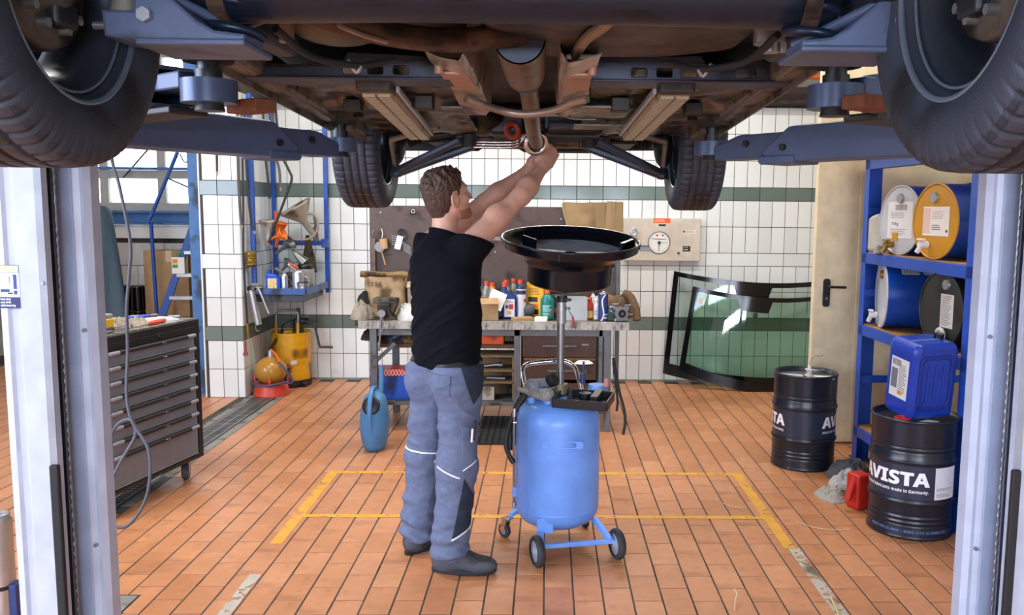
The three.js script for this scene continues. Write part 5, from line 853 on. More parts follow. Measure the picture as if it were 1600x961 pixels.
// ---------------------------------------------------------------- mobile waste oil drainer
{
  const t = T('oil_drainer', 'blue wheeled oil drain tank with a wide black collecting pan on a pole', 'oil drainer', [0.06, 0, -4.16]);
  const tankBlue = M(0x74a6f8, 0.34, 0, { map: tMottle }), R = 0.207;
  const prof = [[0, 0.1], [0.08, 0.102], [0.14, 0.115], [0.18, 0.14], [0.2, 0.17], [R - 0.001, 0.2], [R - 0.001, 0.205], [R - 0.0035, 0.208], [R, 0.212], [R, 0.624], [R - 0.0035, 0.628], [R - 0.001, 0.632], [0.203, 0.655], [0.19, 0.69], [0.165, 0.718], [0.12, 0.74], [0.06, 0.751], [0, 0.753]];
  mesh('tank', tankBlue, [la(prof, 0, 0, 0, 80)], t);
  mesh('embossed_plate', tankBlue, [ex(roundPts(rect(-0.1, 0.1, -0.02, 0.02), 0.018), 0.006, 0.0025, [roundPts(rect(-0.065, 0.065, -0.011, 0.011), 0.01).reverse()], 0.02, 0.555, R - 0.004)], t);
  mesh('weld_patch', tankBlue, [ex(roundPts(rect(-0.04, 0.04, -0.035, 0.035), 0.006), 0.006, 0.002, [], -0.06, 0.155, R - 0.016)], t);
  each('filler_neck', tankBlue, [cy(0.028, 0.034, 0.03, -0.045, 0.745, 0.09, 'y', 24), cy(0.02, 0.02, 0.03, -0.13, 0.74, 0.06, 'y', 18)], t);
  // running gear
  mesh('axle', tankBlue, [bar([-0.09, 0.088, 0.28], [0.27, 0.088, 0.205], 0.022, 0.022, 0.004)], t); mesh('axle_bracket', tankBlue, [bar([0.18, 0.16, 0.1], [0.255, 0.09, 0.21], 0.026, 0.03, 0.004)], t); mesh('axle_bracket', tankBlue, [bar([-0.08, 0.13, 0.15], [-0.075, 0.09, 0.27], 0.026, 0.03, 0.004)], t);
  const wheelTyre = M(0x33353a, 0.7, 0, { map: tGrime }), hub = M(0x9aa3ad, 0.45, 0, { map: tMottle });
  for (const [x, z] of [[-0.095, 0.3], [0.285, 0.205]]) {
    const w = new THREE.Group(); w.name = 'wheel'; w.position.set(x, 0.074, z); w.rotation.y = 0.36; t.add(w);
    mesh('tyre', wheelTyre, [la([[0.052, -0.018], [0.066, -0.018], [0.073, -0.01], [0.074, 0], [0.073, 0.01], [0.066, 0.018], [0.052, 0.018]], 0, 0, 0, 40, 'x')], w);
    mesh('hub', hub, [la([[0, -0.022], [0.018, -0.022], [0.02, -0.012], [0.046, -0.008], [0.053, -0.016], [0.053, 0.016], [0.046, 0.008], [0.02, 0.012], [0.018, 0.022], [0, 0.022]], 0, 0, 0, 36, 'x')], w);
  }
  { const w = new THREE.Group(); w.name = 'caster'; w.position.set(-0.265, 0.038, -0.06); w.rotation.y = 0.75; t.add(w); mesh('tyre', wheelTyre, [la([[0.02, -0.012], [0.034, -0.012], [0.038, -0.006], [0.038, 0.006], [0.034, 0.012], [0.02, 0.012]], 0, 0, 0, 32, 'x')], w); mesh('hub', hub, [cy(0.021, 0.021, 0.018, 0, 0, 0, 'x', 20)], w); mesh('fork', K.chrome, [bx(0.004, 0.07, 0.03, -0.015, 0.03, 0.005, 0.001, 0.3), bx(0.004, 0.07, 0.03, 0.015, 0.03, 0.005, 0.001, 0.3), bx(0.05, 0.006, 0.05, 0, 0.068, 0.02, 0.002)], w); mesh('mount', tankBlue, [bar([0.02, 0.08, 0.02], [0.11, 0.12, 0.04], 0.03, 0.02, 0.003)], w); }
  { const w = new THREE.Group(); w.name = 'caster'; w.position.set(0.15, 0.038, -0.2); w.rotation.y = 0.3; t.add(w); mesh('tyre', wheelTyre, [la([[0.02, -0.012], [0.034, -0.012], [0.038, -0.006], [0.038, 0.006], [0.034, 0.012], [0.02, 0.012]], 0, 0, 0, 32, 'x')], w); mesh('fork', K.chrome, [bx(0.05, 0.006, 0.05, 0, 0.068, 0, 0.002), bx(0.004, 0.07, 0.03, 0.015, 0.03, 0, 0.001)], w); }
  mesh('level_tube', K.steel, [rod([-0.215, 0.2, 0.03], [-0.215, 0.66, 0.03], 0.007, 12)], t); each('tube_fitting', K.chrome, [cy(0.011, 0.011, 0.04, -0.215, 0.67, 0.03, 'y', 14), cy(0.011, 0.011, 0.03, -0.215, 0.2, 0.03, 'y', 14), cy(0.009, 0.009, 0.03, -0.205, 0.62, 0.03, 'x', 12)], t); mesh('tube_bracket', tankBlue, [bx(0.03, 0.05, 0.02, -0.208, 0.27, 0.03, 0.004)], t);
  mesh('push_handle', K.chrome, [tb([[-0.145, 0.71, -0.06], [-0.17, 0.8, -0.1], [-0.178, 0.845, -0.12], [-0.165, 0.872, -0.14], [-0.12, 0.884, -0.15], [0.0, 0.893, -0.16], [0.05, 0.885, -0.16], [0.085, 0.862, -0.15], [0.105, 0.81, -0.12], [0.13, 0.73, -0.08]], 0.0125, 80, 14)], t);
  mesh('drain_hose', K.hose, [tb([[-0.08, 0.77, -0.05], [-0.16, 0.74, -0.02], [-0.215, 0.66, 0.0], [-0.25, 0.56, 0.0], [-0.255, 0.5, 0.02], [-0.235, 0.45, 0.04], [-0.215, 0.42, 0.05]], 0.012, 48, 12)], t, 'black drain hose'); mesh('drain_hose', K.hose, [tb([[-0.07, 0.775, -0.09], [-0.15, 0.75, -0.08], [-0.205, 0.69, -0.08], [-0.235, 0.58, -0.06], [-0.235, 0.46, -0.04]], 0.01, 40, 12)], t, 'second black hose');
  // pole and pan
  mesh('pole', K.steel, [cy(0.019, 0.019, 0.42, 0.01, 0.97, 0, 'y', 28)], t); mesh('pole_sleeve', K.zinc, [cy(0.023, 0.023, 0.06, 0.012, 1.14, 0, 'y', 28), cy(0.021, 0.023, 0.05, 0.012, 1.195, 0, 'y', 28)], t); mesh('pole_clamp', M(0x8e866d, 0.45, 0.5), [cy(0.036, 0.036, 0.05, 0.01, 0.785, 0, 'y', 28), bx(0.05, 0.03, 0.02, -0.03, 0.8, 0.01, 0.004)], t); mesh('pole_valve', K.black, [cy(0.026, 0.026, 0.03, 0.014, 1.228, 0, 'y', 20), bx(0.06, 0.014, 0.016, 0.03, 1.225, 0.014, 0.004)], t);
  const panMat = M(0x0c121d, 0.2, 0, { map: tMottle }); panMat.side = THREE.DoubleSide;
  const pan = new THREE.Group(); pan.name = 'collecting_pan'; pan.position.set(0.055, 1.51, 0); pan.rotation.set(0.16, 0, -0.035); t.add(pan);
  mesh('pan_shell', panMat, [la([[0.02, -0.262], [0.06, -0.25], [0.2, -0.205], [0.208, -0.196], [0.21, -0.11], [0.222, -0.105], [0.222, -0.085], [0.318, -0.035], [0.328, -0.03], [0.331, 0], [0.338, 0.004], [0.336, 0.012], [0.326, 0.01], [0.32, -0.022], [0.22, -0.07], [0.21, -0.075]], 0, 0, 0, 96)], pan);
  mesh('splash_plate', M(0xa3b4ca, 0.4, 0, { map: tGrime }), [la([[0.03, -0.058], [0.26, -0.045], [0.262, -0.049], [0.03, -0.062]], 0, 0, 0, 72)], pan, 'dusty grey splash plate'); mesh('drain_opening', K.black, [cy(0.045, 0.045, 0.012, 0.06, -0.05, 0.14, 'y', 28)], pan);
  mesh('pan_rib', panMat, [bx(0.004, 0.05, 0.12, -0.2, -0.02, -0.02, 0.001, 0, 0.6)], pan); mesh('pan_rib', panMat, [bx(0.02, 0.05, 0.14, 0.27, -0.01, 0.02, 0.004, 0, -0.5)], pan);
  mesh('pan_handle', K.white, [bx(0.05, 0.014, 0.03, -0.36, -0.0, 0.03, 0.005)], pan, 'white plastic grip'); mesh('pan_handle', M(0xa7adb4, 0.5), [bx(0.05, 0.024, 0.04, 0.352, -0.012, 0.05, 0.004)], pan, 'grey plastic grip'); mesh('seam_clip', K.black, [bx(0.006, 0.03, 0.006, -0.06, -0.018, 0.324, 0.001)], pan);
  // tool tray
  const tray = new THREE.Group(); tray.name = 'tool_tray'; tray.position.set(0.12, 0.735, 0.12); tray.rotation.set(0.05, -0.25, 0); t.add(tray);
  const tm = M(0x15171c, 0.35, 0, { map: tMottle }); mesh('tray_shell', tm, [b2(-0.125, 0.125, 0, 0.008, -0.1, 0.1, 0.003), b2(-0.13, 0.13, 0, 0.045, 0.094, 0.104, 0.004), b2(-0.13, 0.13, 0, 0.045, -0.104, -0.094, 0.004), b2(-0.134, -0.124, 0, 0.045, -0.1, 0.1, 0.004), b2(0.124, 0.134, 0, 0.045, -0.1, 0.1, 0.004)], tray);
  mesh('tray_hook', tm, [bx(0.04, 0.03, 0.16, 0.06, 0.04, -0.02, 0.005)], tray); mesh('valve_knob', K.black, [cy(0.03, 0.03, 0.03, 0.0, 0.03, -0.04, 'y', 20)], tray); mesh('breather', K.rubber, [la([[0, 0], [0.018, 0], [0.018, 0.02], [0.012, 0.03], [0.008, 0.06], [0, 0.06]], -0.06, 0.01, 0.02, 16)], tray);
  mesh('oil_cap', K.rubber, [at(rot(la([[0, 0], [0.032, 0], [0.034, 0.03], [0.028, 0.036], [0, 0.036]], 0, 0, 0, 24), 0.6, 0, -0.9), -0.045, 0.83, 0.05)], t);
  mesh('gauge', M(0x36406b, 0.3), [cy(0.014, 0.014, 0.05, 0.12, 0.83, -0.03, 'y', 16), cy(0.006, 0.006, 0.06, 0.125, 0.885, -0.03, 'y', 10)], t, 'thin upright valve'); mesh('filler_cap', tankBlue, [cy(0.04, 0.045, 0.025, 0.19, 0.79, -0.02, 'y', 24)], t); mesh('red_knob', M(0xc98074, 0.5), [cy(0.011, 0.014, 0.035, 0.235, 0.815, 0.0, 'y', 14)], t, 'faded red knob');
}
function glove(label, mat, pos, turn, seed) {   // a crumpled work glove: palm and fingers
  const t = T('work_glove', label, 'work glove', pos, turn);
  const g = nets((x, y, z) => { let d = ellD(x, y, z, [0, 0.02, 0], [0.05, 0.022, 0.04]); [[0.05, -0.03], [0.06, -0.01], [0.058, 0.012], [0.045, 0.032]].forEach(([a, b], i) => { d = smin(d, capD(x, y, z, [a * 0.6, 0.022, b * 0.8], [a * 1.7, 0.014 + 0.012 * ((i + seed) % 2), b * 1.25], 0.0125, 0.0105), 0.012); }); d = smin(d, capD(x, y, z, [-0.01, 0.02, 0.03], [0.03, 0.016, 0.062], 0.014, 0.011), 0.012); d = smin(d, capD(x, y, z, [-0.03, 0.02, 0], [-0.085, 0.026, 0.004 * seed], 0.026, 0.03), 0.02); return d + 0.008 * (vnoise(x * 60 + seed, y * 60, z * 60) - 0.5); }, [-0.13, -0.012, -0.08], [0.13, 0.075, 0.09], 0.005);
  mesh('glove_shell', mat, [g], t); mesh('cuff', mat, [at(rot(new THREE.TorusGeometry(0.026, 0.006, 8, 20), 0, Math.PI / 2, 0), -0.1, 0.028, 0.003 * seed)], t);
}
glove('pale grey work glove hanging over the blue tank shoulder', M(0xb7b4ab, 0.95, 0, { map: tWeave }), [-0.05, 0.755, -4.1], 2.2, 1);
glove('bluish grey work glove lying behind the pale one on the tank', M(0x9da4b2, 0.95, 0, { map: tWeave }), [-0.015, 0.79, -4.16], 0.9, 2);
// ---------------------------------------------------------------- workbench with its back board
const benchSteel = M(0x6d7174, 0.55, 0.35, { map: tGrime }), benchTop = M(0x6b5f50, 0.7, 0, { map: tDirty }), drawerWood = M(0x4b3428, 0.6, 0, { map: tWood }), boardMat = M(0x5b4a44, 0.5, 0, { map: tGrime });
const scratched = tex(512, (u, v) => { const n = tnoise(u, v, 10, 5), m = tnoise(u * 1, v, 34, 3), s = smoothstep(tnoise(u, v * 0.2, 28, 3), 0.52, 0.62); const k = 0.62 + 0.38 * n - 0.3 * s * m; return [k, k * 0.99, k * 0.96]; }, true, 0.5);
{
  const t = T('workbench', 'long steel workbench with wooden drawers and a brown back board', 'workbench', [-0.39, 0, -6.63]);
  mesh('bench_top', benchTop, [b2(-0.995, 1.0, 0.775, 0.828, -0.34, 0.325, 0.004)], t);
  mesh('top_edge', M(0xcfcdc6, 0.6, 0.1, { map: scratched }), [b2(-0.998, 1.003, 0.77, 0.831, 0.326, 0.333, 0.002), b2(-0.9, 0.9, 0.8285, 0.8305, 0.3, 0.333, 0)], t, 'scratched pale metal edge'); mesh('end_cap', M(0x57493c, 0.7, 0, { map: tDirty }), [b2(-1.05, -0.995, 0.772, 0.828, -0.3, 0.2, 0.004)], t);
  for (const [x, z] of [[-0.89, 0.3], [0.845, 0.3], [-0.83, -0.28], [0.845, -0.28]]) mesh('leg', benchSteel, [b2(x - 0.026, x + 0.026, 0, 0.772, z - 0.026, z + 0.026, 0.003)], t);
  mesh('leg', benchSteel, [b2(0.15, 0.195, 0.2, 0.772, 0.27, 0.31, 0.003)], t); mesh('leg', benchSteel, [b2(0.78, 0.81, 0.2, 0.772, 0.26, 0.31, 0.003)], t);
  mesh('knee_brace', benchSteel, [bar([-0.87, 0.53, 0.3], [-0.73, 0.66, 0.3], 0.03, 0.03, 0.003)], t);
  mesh('upper_shelf', M(0x6a4f38, 0.75, 0, { map: tWood }), [b2(-0.86, 0.16, 0.615, 0.645, -0.28, 0.24, 0.003)], t); mesh('lower_shelf', benchSteel, [b2(-0.86, 0.84, 0.19, 0.222, -0.28, 0.3, 0.003)], t);
  mesh('cross_rail', benchSteel, [b2(-0.86, 0.84, 0.72, 0.772, 0.27, 0.31, 0.003)], t);
  mesh('drawer_case', M(0x3a2a21, 0.65, 0, { map: tWood }), [b2(0.2, 0.78, 0.222, 0.24, -0.28, 0.28, 0.002), b2(0.2, 0.215, 0.24, 0.77, -0.28, 0.28, 0.002), b2(0.765, 0.78, 0.24, 0.77, -0.28, 0.28, 0.002), b2(0.2, 0.78, 0.24, 0.77, -0.29, -0.27, 0.002)], t);
  [[0.56, 0.735], [0.39, 0.53], [0.245, 0.365]].forEach(([a, b], i) => {
    const d = new THREE.Group(); d.name = 'drawer'; d.position.set(0.49, (a + b) / 2, 0.29); t.add(d);
    mesh('drawer_front', drawerWood, [bx(0.55, b - a, 0.02, 0, 0, 0, 0.004)], d); mesh('drawer_tray', drawerWood, [bx(0.5, 0.06, 0.4, 0, -0.02, -0.21, 0.002)], d);
    mesh('handle', M(0x77736c, 0.4, 0.6, { map: tGrime }), [bx(i === 1 ? 0.3 : 0.26, 0.018, 0.02, i === 1 ? 0.06 : 0, i === 1 ? 0.0 : 0.0, 0.022, 0.006)], d);
    if (i === 0) mesh('name_plate', M(0x8a7c70, 0.5), [bx(0.05, 0.012, 0.003, 0.19, 0.01, 0.011, 0.001)], d);
  });
  mesh('drawer_rail', M(0x8a6a42, 0.7, 0, { map: tWood }), [b2(0.22, 0.76, 0.532, 0.555, 0.26, 0.285, 0.002)], t);
  mesh('back_board', boardMat, [b2(-1.04, 0.985, 0.8, 1.675, -0.366, -0.342, 0.003)], t); mesh('board_post', benchSteel, [b2(0.95, 0.985, 0.2, 1.66, -0.345, -0.32, 0.003)], t);
  each('board_screw', K.zinc, [[-0.03, 1.31], [0.5, 1.58], [-0.95, 1.62]].map(([x, y]) => cy(0.007, 0.007, 0.008, x, y, -0.34, 'z', 10)), t);
}
const BT = 0.8285, W = (x, z) => [x, BT, z];   // bench top
// vice
{
  const t = T('bench_vice', 'grey steel bench vice on the left end of the workbench', 'vice', W(-1.19, -6.36), 0);
  const iron = M(0x6b6a66, 0.5, 0.4, { map: tDirty });
  mesh('base', iron, [cy(0.07, 0.085, 0.03, 0, 0.015, -0.03, 'y', 28), cy(0.05, 0.06, 0.04, 0, 0.045, -0.03, 'y', 28)], t);
  mesh('fixed_jaw', iron, [ex(roundPts([[-0.09, 0.13], [0.09, 0.13], [0.09, 0.165], [0.06, 0.168], [-0.09, 0.168]], 0.008), 0.05, 0.004, [], 0, 0, -0.03), ex([[-0.03, 0.05], [0.05, 0.05], [0.085, 0.13], [-0.05, 0.13]], 0.1, 0.006, [], 0, 0, -0.05)], t);
  mesh('moving_jaw', iron, [ex(roundPts([[-0.09, 0.13], [0.08, 0.13], [0.085, 0.168], [-0.09, 0.168]], 0.008), 0.04, 0.004, [], 0, 0, 0.03), ex([[-0.05, 0.04], [0.03, 0.04], [0.03, 0.13], [-0.06, 0.13]], 0.06, 0.006, [], 0, 0, 0.03)], t);
  mesh('spindle', K.steel, [cy(0.022, 0.022, 0.08, -0.01, 0.065, 0.09, 'z', 24), cy(0.028, 0.028, 0.03, -0.01, 0.065, 0.13, 'z', 24)], t);
  mesh('handle', K.steel, [rod([-0.01, 0.07, 0.135], [-0.03, -0.21, 0.14], 0.0085, 12), rod([0.0, 0.0, 0.138], [-0.01, -0.09, 0.138], 0.006, 8)], t);
}
solo('rag', 'cream rag with red print bunched beside the vice', 'rag', M(0xb5aa98, 0.95, 0, { map: tWeave }), [lumpUp(0.19, 0.16, 0.22, 31)], W(-1.385, -6.44), 0.4);
solo('rag', 'black oily rag hanging at the left end of the bench', 'rag', M(0x25241f, 0.8, 0, { map: tGrime }), [lumpUp(0.1, 0.13, 0.1, 37)], [-1.4, BT + 0.1, -6.56], 0.4);
{
  const t = T('paper_sack', 'stained cardboard sack with a rolled top beside the vice', 'sack', W(-1.25, -6.68), 0.05), m = M(0xbda078, 0.9, 0, { map: tGrime });
  mesh('sack_body', m, [grid(40, 30, (u, v) => { const a = u * Math.PI * 2, c = Math.cos(a), s = Math.sin(a), p = 6; const r = 1 / Math.pow(Math.abs(c) ** p + Math.abs(s) ** p, 1 / p), n = 0.012 * (vnoise(c * 3, v * 5, s * 3) - 0.5); return [c * r * (0.155 + n), v * 0.31, -s * r * (0.1 + n)]; })], t);
  mesh('rolled_top', M(0x9c8560, 0.9, 0, { map: tDirty }), [grid(30, 10, (u, v) => { const a = v * Math.PI * 2, x = (u - 0.5) * 0.36, r = 0.022 + 0.006 * vnoise(u * 9, v * 3, 2); return [x, 0.315 + r * Math.sin(a) + 0.012 * vnoise(u * 5, 1), 0.08 + r * 1.2 * Math.cos(a)]; }), bx(0.31, 0.02, 0.19, 0, 0.305, -0.01, 0.008)], t);
  mesh('stencil_print', M(0x6e5c42, 0.9), [-0.12, -0.09, -0.06, -0.03].map((x) => bx(0.016, 0.022, 0.002, x, 0.255, 0.106, 0)).concat(bx(0.12, 0.004, 0.002, -0.075, 0.235, 0.106, 0)), t).userData.kind = 'stuff';
}
solo('packing_paper', 'heap of white paper and foil scraps right of the vice', 'paper', M(0xd6d5d0, 0.7, 0, { map: tMottle }), [lumpUp(0.26, 0.16, 0.3, 41, 9)], W(-1.02, -6.46), 0.2);
{ const t = T('cardboard_box', 'pale stained cardboard box behind the paper heap', 'box', W(-0.95, -6.72), 0.06); mesh('box_side', M(0xb5a48c, 0.9, 0, { map: tGrime }), [b2(-0.13, 0.13, 0, 0.24, -0.09, 0.09, 0.004)], t); mesh('flap', M(0xc2b196, 0.9, 0, { map: tGrime }), [bx(0.26, 0.004, 0.08, 0, 0.245, 0.12, 0, 0.5)], t); }
solo('paper_cone', 'white paper cone standing on the pale stained box', 'cone', K.paper, [la([[0.055, 0], [0.056, 0.002], [0.008, 0.15], [0.004, 0.15], [0.0, 0.14]], 0, 0, 0, 28)], [-0.985, BT + 0.241, -6.74]);
{ // open cardboard box with white flap
  const t = T('cardboard_box', 'open brown cardboard box with a white sheet beside the man', 'box', W(-0.435, -6.46), 0.12);
  mesh('box_side', K.card, [b2(-0.065, 0.065, 0, 0.15, 0.07, 0.074, 0), b2(-0.065, 0.065, 0, 0.15, -0.074, -0.07, 0), b2(-0.067, -0.063, 0, 0.15, -0.07, 0.07, 0), b2(0.063, 0.067, 0, 0.15, -0.07, 0.07, 0), b2(-0.065, 0.065, 0, 0.004, -0.07, 0.07, 0)], t); mesh('flap', K.card, [bx(0.13, 0.004, 0.07, 0, 0.146, 0.1, 0, 0.6)], t); mesh('back_flap', K.card, [bx(0.13, 0.004, 0.06, 0, 0.146, -0.1, 0, -0.5)], t);
}
solo('paper_sheet', 'white paper sheet leaning out of the open cardboard box', 'paper', K.paper, [bx(0.12, 0.14, 0.003, 0, 0, 0, 0)], [-0.375, BT + 0.15, -6.42], 0).rotation.set(-0.35, 0.25, -0.35);
// bottles: shoulders, neck, cap and label
function bottle(label, x, z, o) {
  const t = T('bottle', label, 'bottle', W(x, z), o.turn ?? 0), r = o.r, h = o.h;
  mesh('bottle_body', o.mat, [la([[0, 0], [r * 0.92, 0], [r, 0.006], [r, h * 0.62], [r * 0.92, h * 0.72], [r * 0.5, h * 0.84], [0.017, h * 0.87], [0.017, h * 0.93], [0, h * 0.93]], 0, 0, 0, 28).applyMatrix4(new THREE.Matrix4().makeScale(1, 1, o.flat ?? 1))], t);
  mesh('screw_cap', o.cap, [cy(0.019, 0.021, h * 0.1, 0, h * 0.95, 0, 'y', 20)], t);
  if (o.collar) mesh('collar', o.collar, [cy(0.0185, 0.024, 0.034, 0, h * 0.86, 0, 'y', 20)], t);
  if (o.lab) mesh('bottle_label', o.lab, [wrap(r + 0.0008, h * 0.42, -1.0, 1.0, h * 0.32).applyMatrix4(new THREE.Matrix4().makeScale(1, 1, o.flat ?? 1))], t);
  return t;
}
const silver = M(0x9a9c9a, 0.4, 0.5, { map: tMottle }), capRed = M(0xd9482a, 0.4), blueBottle = M(0x1d3a86, 0.32, 0, { map: tMottle });
const labTex = (bg, f) => M(0xffffff, 0.5, 0, { map: canvasTex(192, 192, (c, w, h) => { c.fillStyle = bg; c.fillRect(0, 0, w, h); f(c, w, h); }) });
const sil = { mat: silver, cap: capRed, r: 0.04, h: 0.262 };
bottle('silver bottle with a red cap, first of the back row beside the man', -0.475, -6.76, sil); bottle('silver bottle with red cap and yellow collar, second of the back row', -0.425, -6.7, { ...sil, h: 0.255, collar: K.yellow }); bottle('silver bottle with a red cap just left of the blue oil bottle', -0.325, -6.82, { ...sil, h: 0.268 }); bottle('silver bottle with a red cap behind the blue oil bottle', -0.268, -6.88, { ...sil, h: 0.275 }); bottle('silver bottle with red cap and yellow collar left of the white grease can', -0.21, -6.8, { ...sil, h: 0.272, collar: K.yellow }); bottle('silver bottle with a red cap touching the yellow carton', -0.132, -6.78, { ...sil, h: 0.265 });
const oilLab = labTex('#e5e6ea', (c) => { c.fillStyle = '#c33a3a'; c.fillRect(84, 56, 84, 56); c.fillStyle = '#2b3f8f'; c.fillRect(24, 66, 52, 34); c.fillStyle = '#d9a73c'; c.fillRect(60, 130, 70, 34); lineText(c, 20, 16, 150, 2, 14); });
function oilBottle(label, x, z) {
  const t = T('oil_bottle', label, 'bottle', W(x, z), 0.1), o = roundPts([[-0.055, 0], [0.055, 0], [0.055, 0.17], [0.04, 0.19], [-0.01, 0.19], [-0.02, 0.245], [-0.05, 0.245], [-0.055, 0.18]], 0.012, 4);
  mesh('bottle_body', blueBottle, [ex(o, 0.075, 0.014)], t); mesh('screw_cap', capRed, [cy(0.02, 0.021, 0.03, -0.034, 0.262, 0, 'y', 20)], t); mesh('cap_ring', silver, [cy(0.018, 0.02, 0.012, -0.034, 0.242, 0, 'y', 18)], t); mesh('bottle_label', oilLab, [at(keepUV(new THREE.PlaneGeometry(0.078, 0.135)), 0.0, 0.085, 0.0382)], t);
}
oilBottle('blue oil bottle with a white, red and yellow label on the bench', -0.285, -6.5); { const t = T('oil_bottle', 'second blue oil bottle half hidden behind the open cardboard box', 'bottle', W(-0.36, -6.56), 0.1); mesh('bottle_body', blueBottle, [ex(roundPts(rect(-0.05, 0.05, 0, 0.16), 0.012), 0.07, 0.014)], t); mesh('screw_cap', capRed, [cy(0.02, 0.02, 0.026, 0, 0.172, 0, 'y', 18)], t); }
{ const t = T('grease_can', 'tall white spray can with a dark blue cap beside the blue oil bottle', 'can', W(-0.195, -6.52)); mesh('can_body', labTex('#d9dade', (c) => { c.fillStyle = '#23305e'; c.fillRect(0, 8, 192, 26); c.fillRect(66, 60, 14, 120); c.fillStyle = '#b23a3a'; c.fillRect(20, 64, 40, 20); }), [keepUV(cy(0.036, 0.036, 0.225, 0, 0.1125, 0, 'y', 32, true)), cy(0.036, 0.036, 0.003, 0, 0.0015, 0, 'y', 24)], t); mesh('can_cap', M(0x27315c, 0.35), [la([[0.036, 0.225], [0.037, 0.24], [0.03, 0.25], [0.026, 0.262], [0, 0.262]], 0, 0, 0, 28)], t); }
{ const t = T('carton', 'yellow printed carton standing behind the teal bottle', 'carton', W(-0.065, -6.58), -0.5); mesh('carton_body', K.yellow, [b2(-0.075, 0.075, 0, 0.27, -0.05, 0.05, 0.002)], t); const d = decal(0.13, 0.24, canvasTex(192, 384, (c, w, h) => { c.fillStyle = '#e7ad25'; c.fillRect(0, 0, w, h); c.fillStyle = '#2a2622'; c.fillRect(10, 150, 120, 60); c.fillRect(10, 300, 130, 60); c.fillStyle = '#e8742a'; c.fillRect(60, 230, 80, 36); c.fillStyle = '#ddd'; c.fillRect(20, 216, 60, 14); lineText(c, 14, 40, 150, 5, 18, '#6b4a12'); })); mesh('printed_panel', d.mat, [at(d.geo(), 0, 0.135, 0.0508)], t); }
bottle('teal bottle with an orange cap and white printing on the bench', 0.005, -6.47, { mat: M(0x0f7f78, 0.32, 0, { map: tMottle }), cap: M(0xdf5a25, 0.4), r: 0.052, h: 0.22, lab: labTex('#0f7f78', (c) => { lineText(c, 30, 20, 120, 6, 16, '#dfe9e6'); c.fillStyle = '#c7d8d4'; c.fillRect(30, 12, 130, 6); c.fillStyle = '#c0392b'; c.fillRect(138, 120, 40, 40); lineText(c, 30, 130, 90, 3, 16, '#cfe0dc'); }) });
solo('sanding_block', 'flat tan sanding block at the front edge of the bench', 'sanding block', K.card, [bx(0.15, 0.028, 0.09, 0, 0.014, 0, 0.003)], W(-0.18, -6.37), 0.35); solo('sanding_block', 'flat white block beside the tan sanding block', 'sanding block', K.white, [bx(0.095, 0.03, 0.08, 0, 0.015, 0, 0.004)], W(-0.04, -6.37), -0.1);
solo('round_weight', 'dark grey round pad leaning against the yellow carton', 'pad', M(0x4c4e4d, 0.6, 0, { map: tGrime }), [la([[0, 0], [0.045, 0.002], [0.05, 0.02], [0.03, 0.045], [0, 0.05]], 0, 0, 0, 28)], [-0.128, BT + 0.06, -6.52], 0).rotation.set(1.3, 0, 0.4);
{ const t = T('tin', 'dark tin with a red and white band behind the pan pole', 'tin', W(0.085, -6.55)); mesh('tin_body', labTex('#3a3a38', (c) => { c.fillStyle = '#c8443a'; c.fillRect(0, 96, 192, 40); c.fillStyle = '#e6e2dc'; c.fillRect(20, 106, 150, 14); }), [keepUV(cy(0.055, 0.055, 0.17, 0, 0.085, 0, 'y', 32, true))], t); mesh('tin_lid', K.steel, [cy(0.056, 0.056, 0.008, 0, 0.172, 0, 'y', 32), cy(0.05, 0.05, 0.004, 0, 0.178, 0, 'y', 28)], t); mesh('tin_base', K.steel, [cy(0.056, 0.056, 0.006, 0, 0.003, 0, 'y', 28)], t); }
{ const t = T('parts_box', 'clear plastic parts box right of the pan pole', 'box', W(0.21, -6.48), 0.05), m = M(0xdfe4e4, 0.3, 0, { transmission: 0.55, thickness: 0 }); mesh('box_wall', m, [b2(-0.09, 0.09, 0, 0.17, 0.07, 0.073, 0), b2(-0.09, 0.09, 0, 0.17, -0.073, -0.07, 0), b2(-0.093, -0.09, 0, 0.17, -0.07, 0.07, 0), b2(0.09, 0.093, 0, 0.17, -0.07, 0.07, 0), b2(-0.09, 0.09, 0, 0.003, -0.07, 0.07, 0)], t); mesh('box_rim', K.clearPlastic, [b2(-0.098, 0.098, 0.165, 0.172, 0.07, 0.08, 0.002)], t); }
solo('plastic_bag', 'crumpled white bag inside the clear parts box', 'bag', K.white, [lumpUp(0.15, 0.13, 0.12, 51, 8)], [0.2, BT + 0.004, -6.48], 0);
{ const t = T('brush', 'small brush with a dark red handle hanging over the bench edge', 'brush', [0.2, BT + 0.01, -6.292], 0); mesh('handle', M(0x8f2230, 0.4), [tb([[0.0, -0.04, 0.012], [-0.002, 0.0, 0.01], [-0.008, 0.035, 0.005]], 0.0075, 16, 8), sp(0.008, 0, -0.042, 0.012)], t); mesh('wire_stem', K.darkSteel, [tb([[-0.008, 0.035, 0.005], [-0.03, 0.07, 0.0], [-0.04, 0.1, 0]], 0.003, 12, 6)], t); each('bristle', K.darkSteel, [0, 1, 2].map((i) => rod([-0.075 + i * 0.02, 0.08, 0], [-0.075 + i * 0.02, 0.11, 0], 0.003, 6)), t); mesh('ferrule', K.darkSteel, [bx(0.07, 0.006, 0.008, -0.055, 0.095, 0, 0.002)], t); }
bottle('small red and yellow bottle right of the clear parts box', 0.325, -6.47, { mat: M(0xc23a20, 0.35, 0, { map: tMottle }), cap: capRed, r: 0.03, h: 0.17, lab: labTex('#d8c25a', (c) => { c.fillStyle = '#b5301f'; c.fillRect(0, 0, 192, 60); lineText(c, 30, 90, 120, 3, 26); }) });
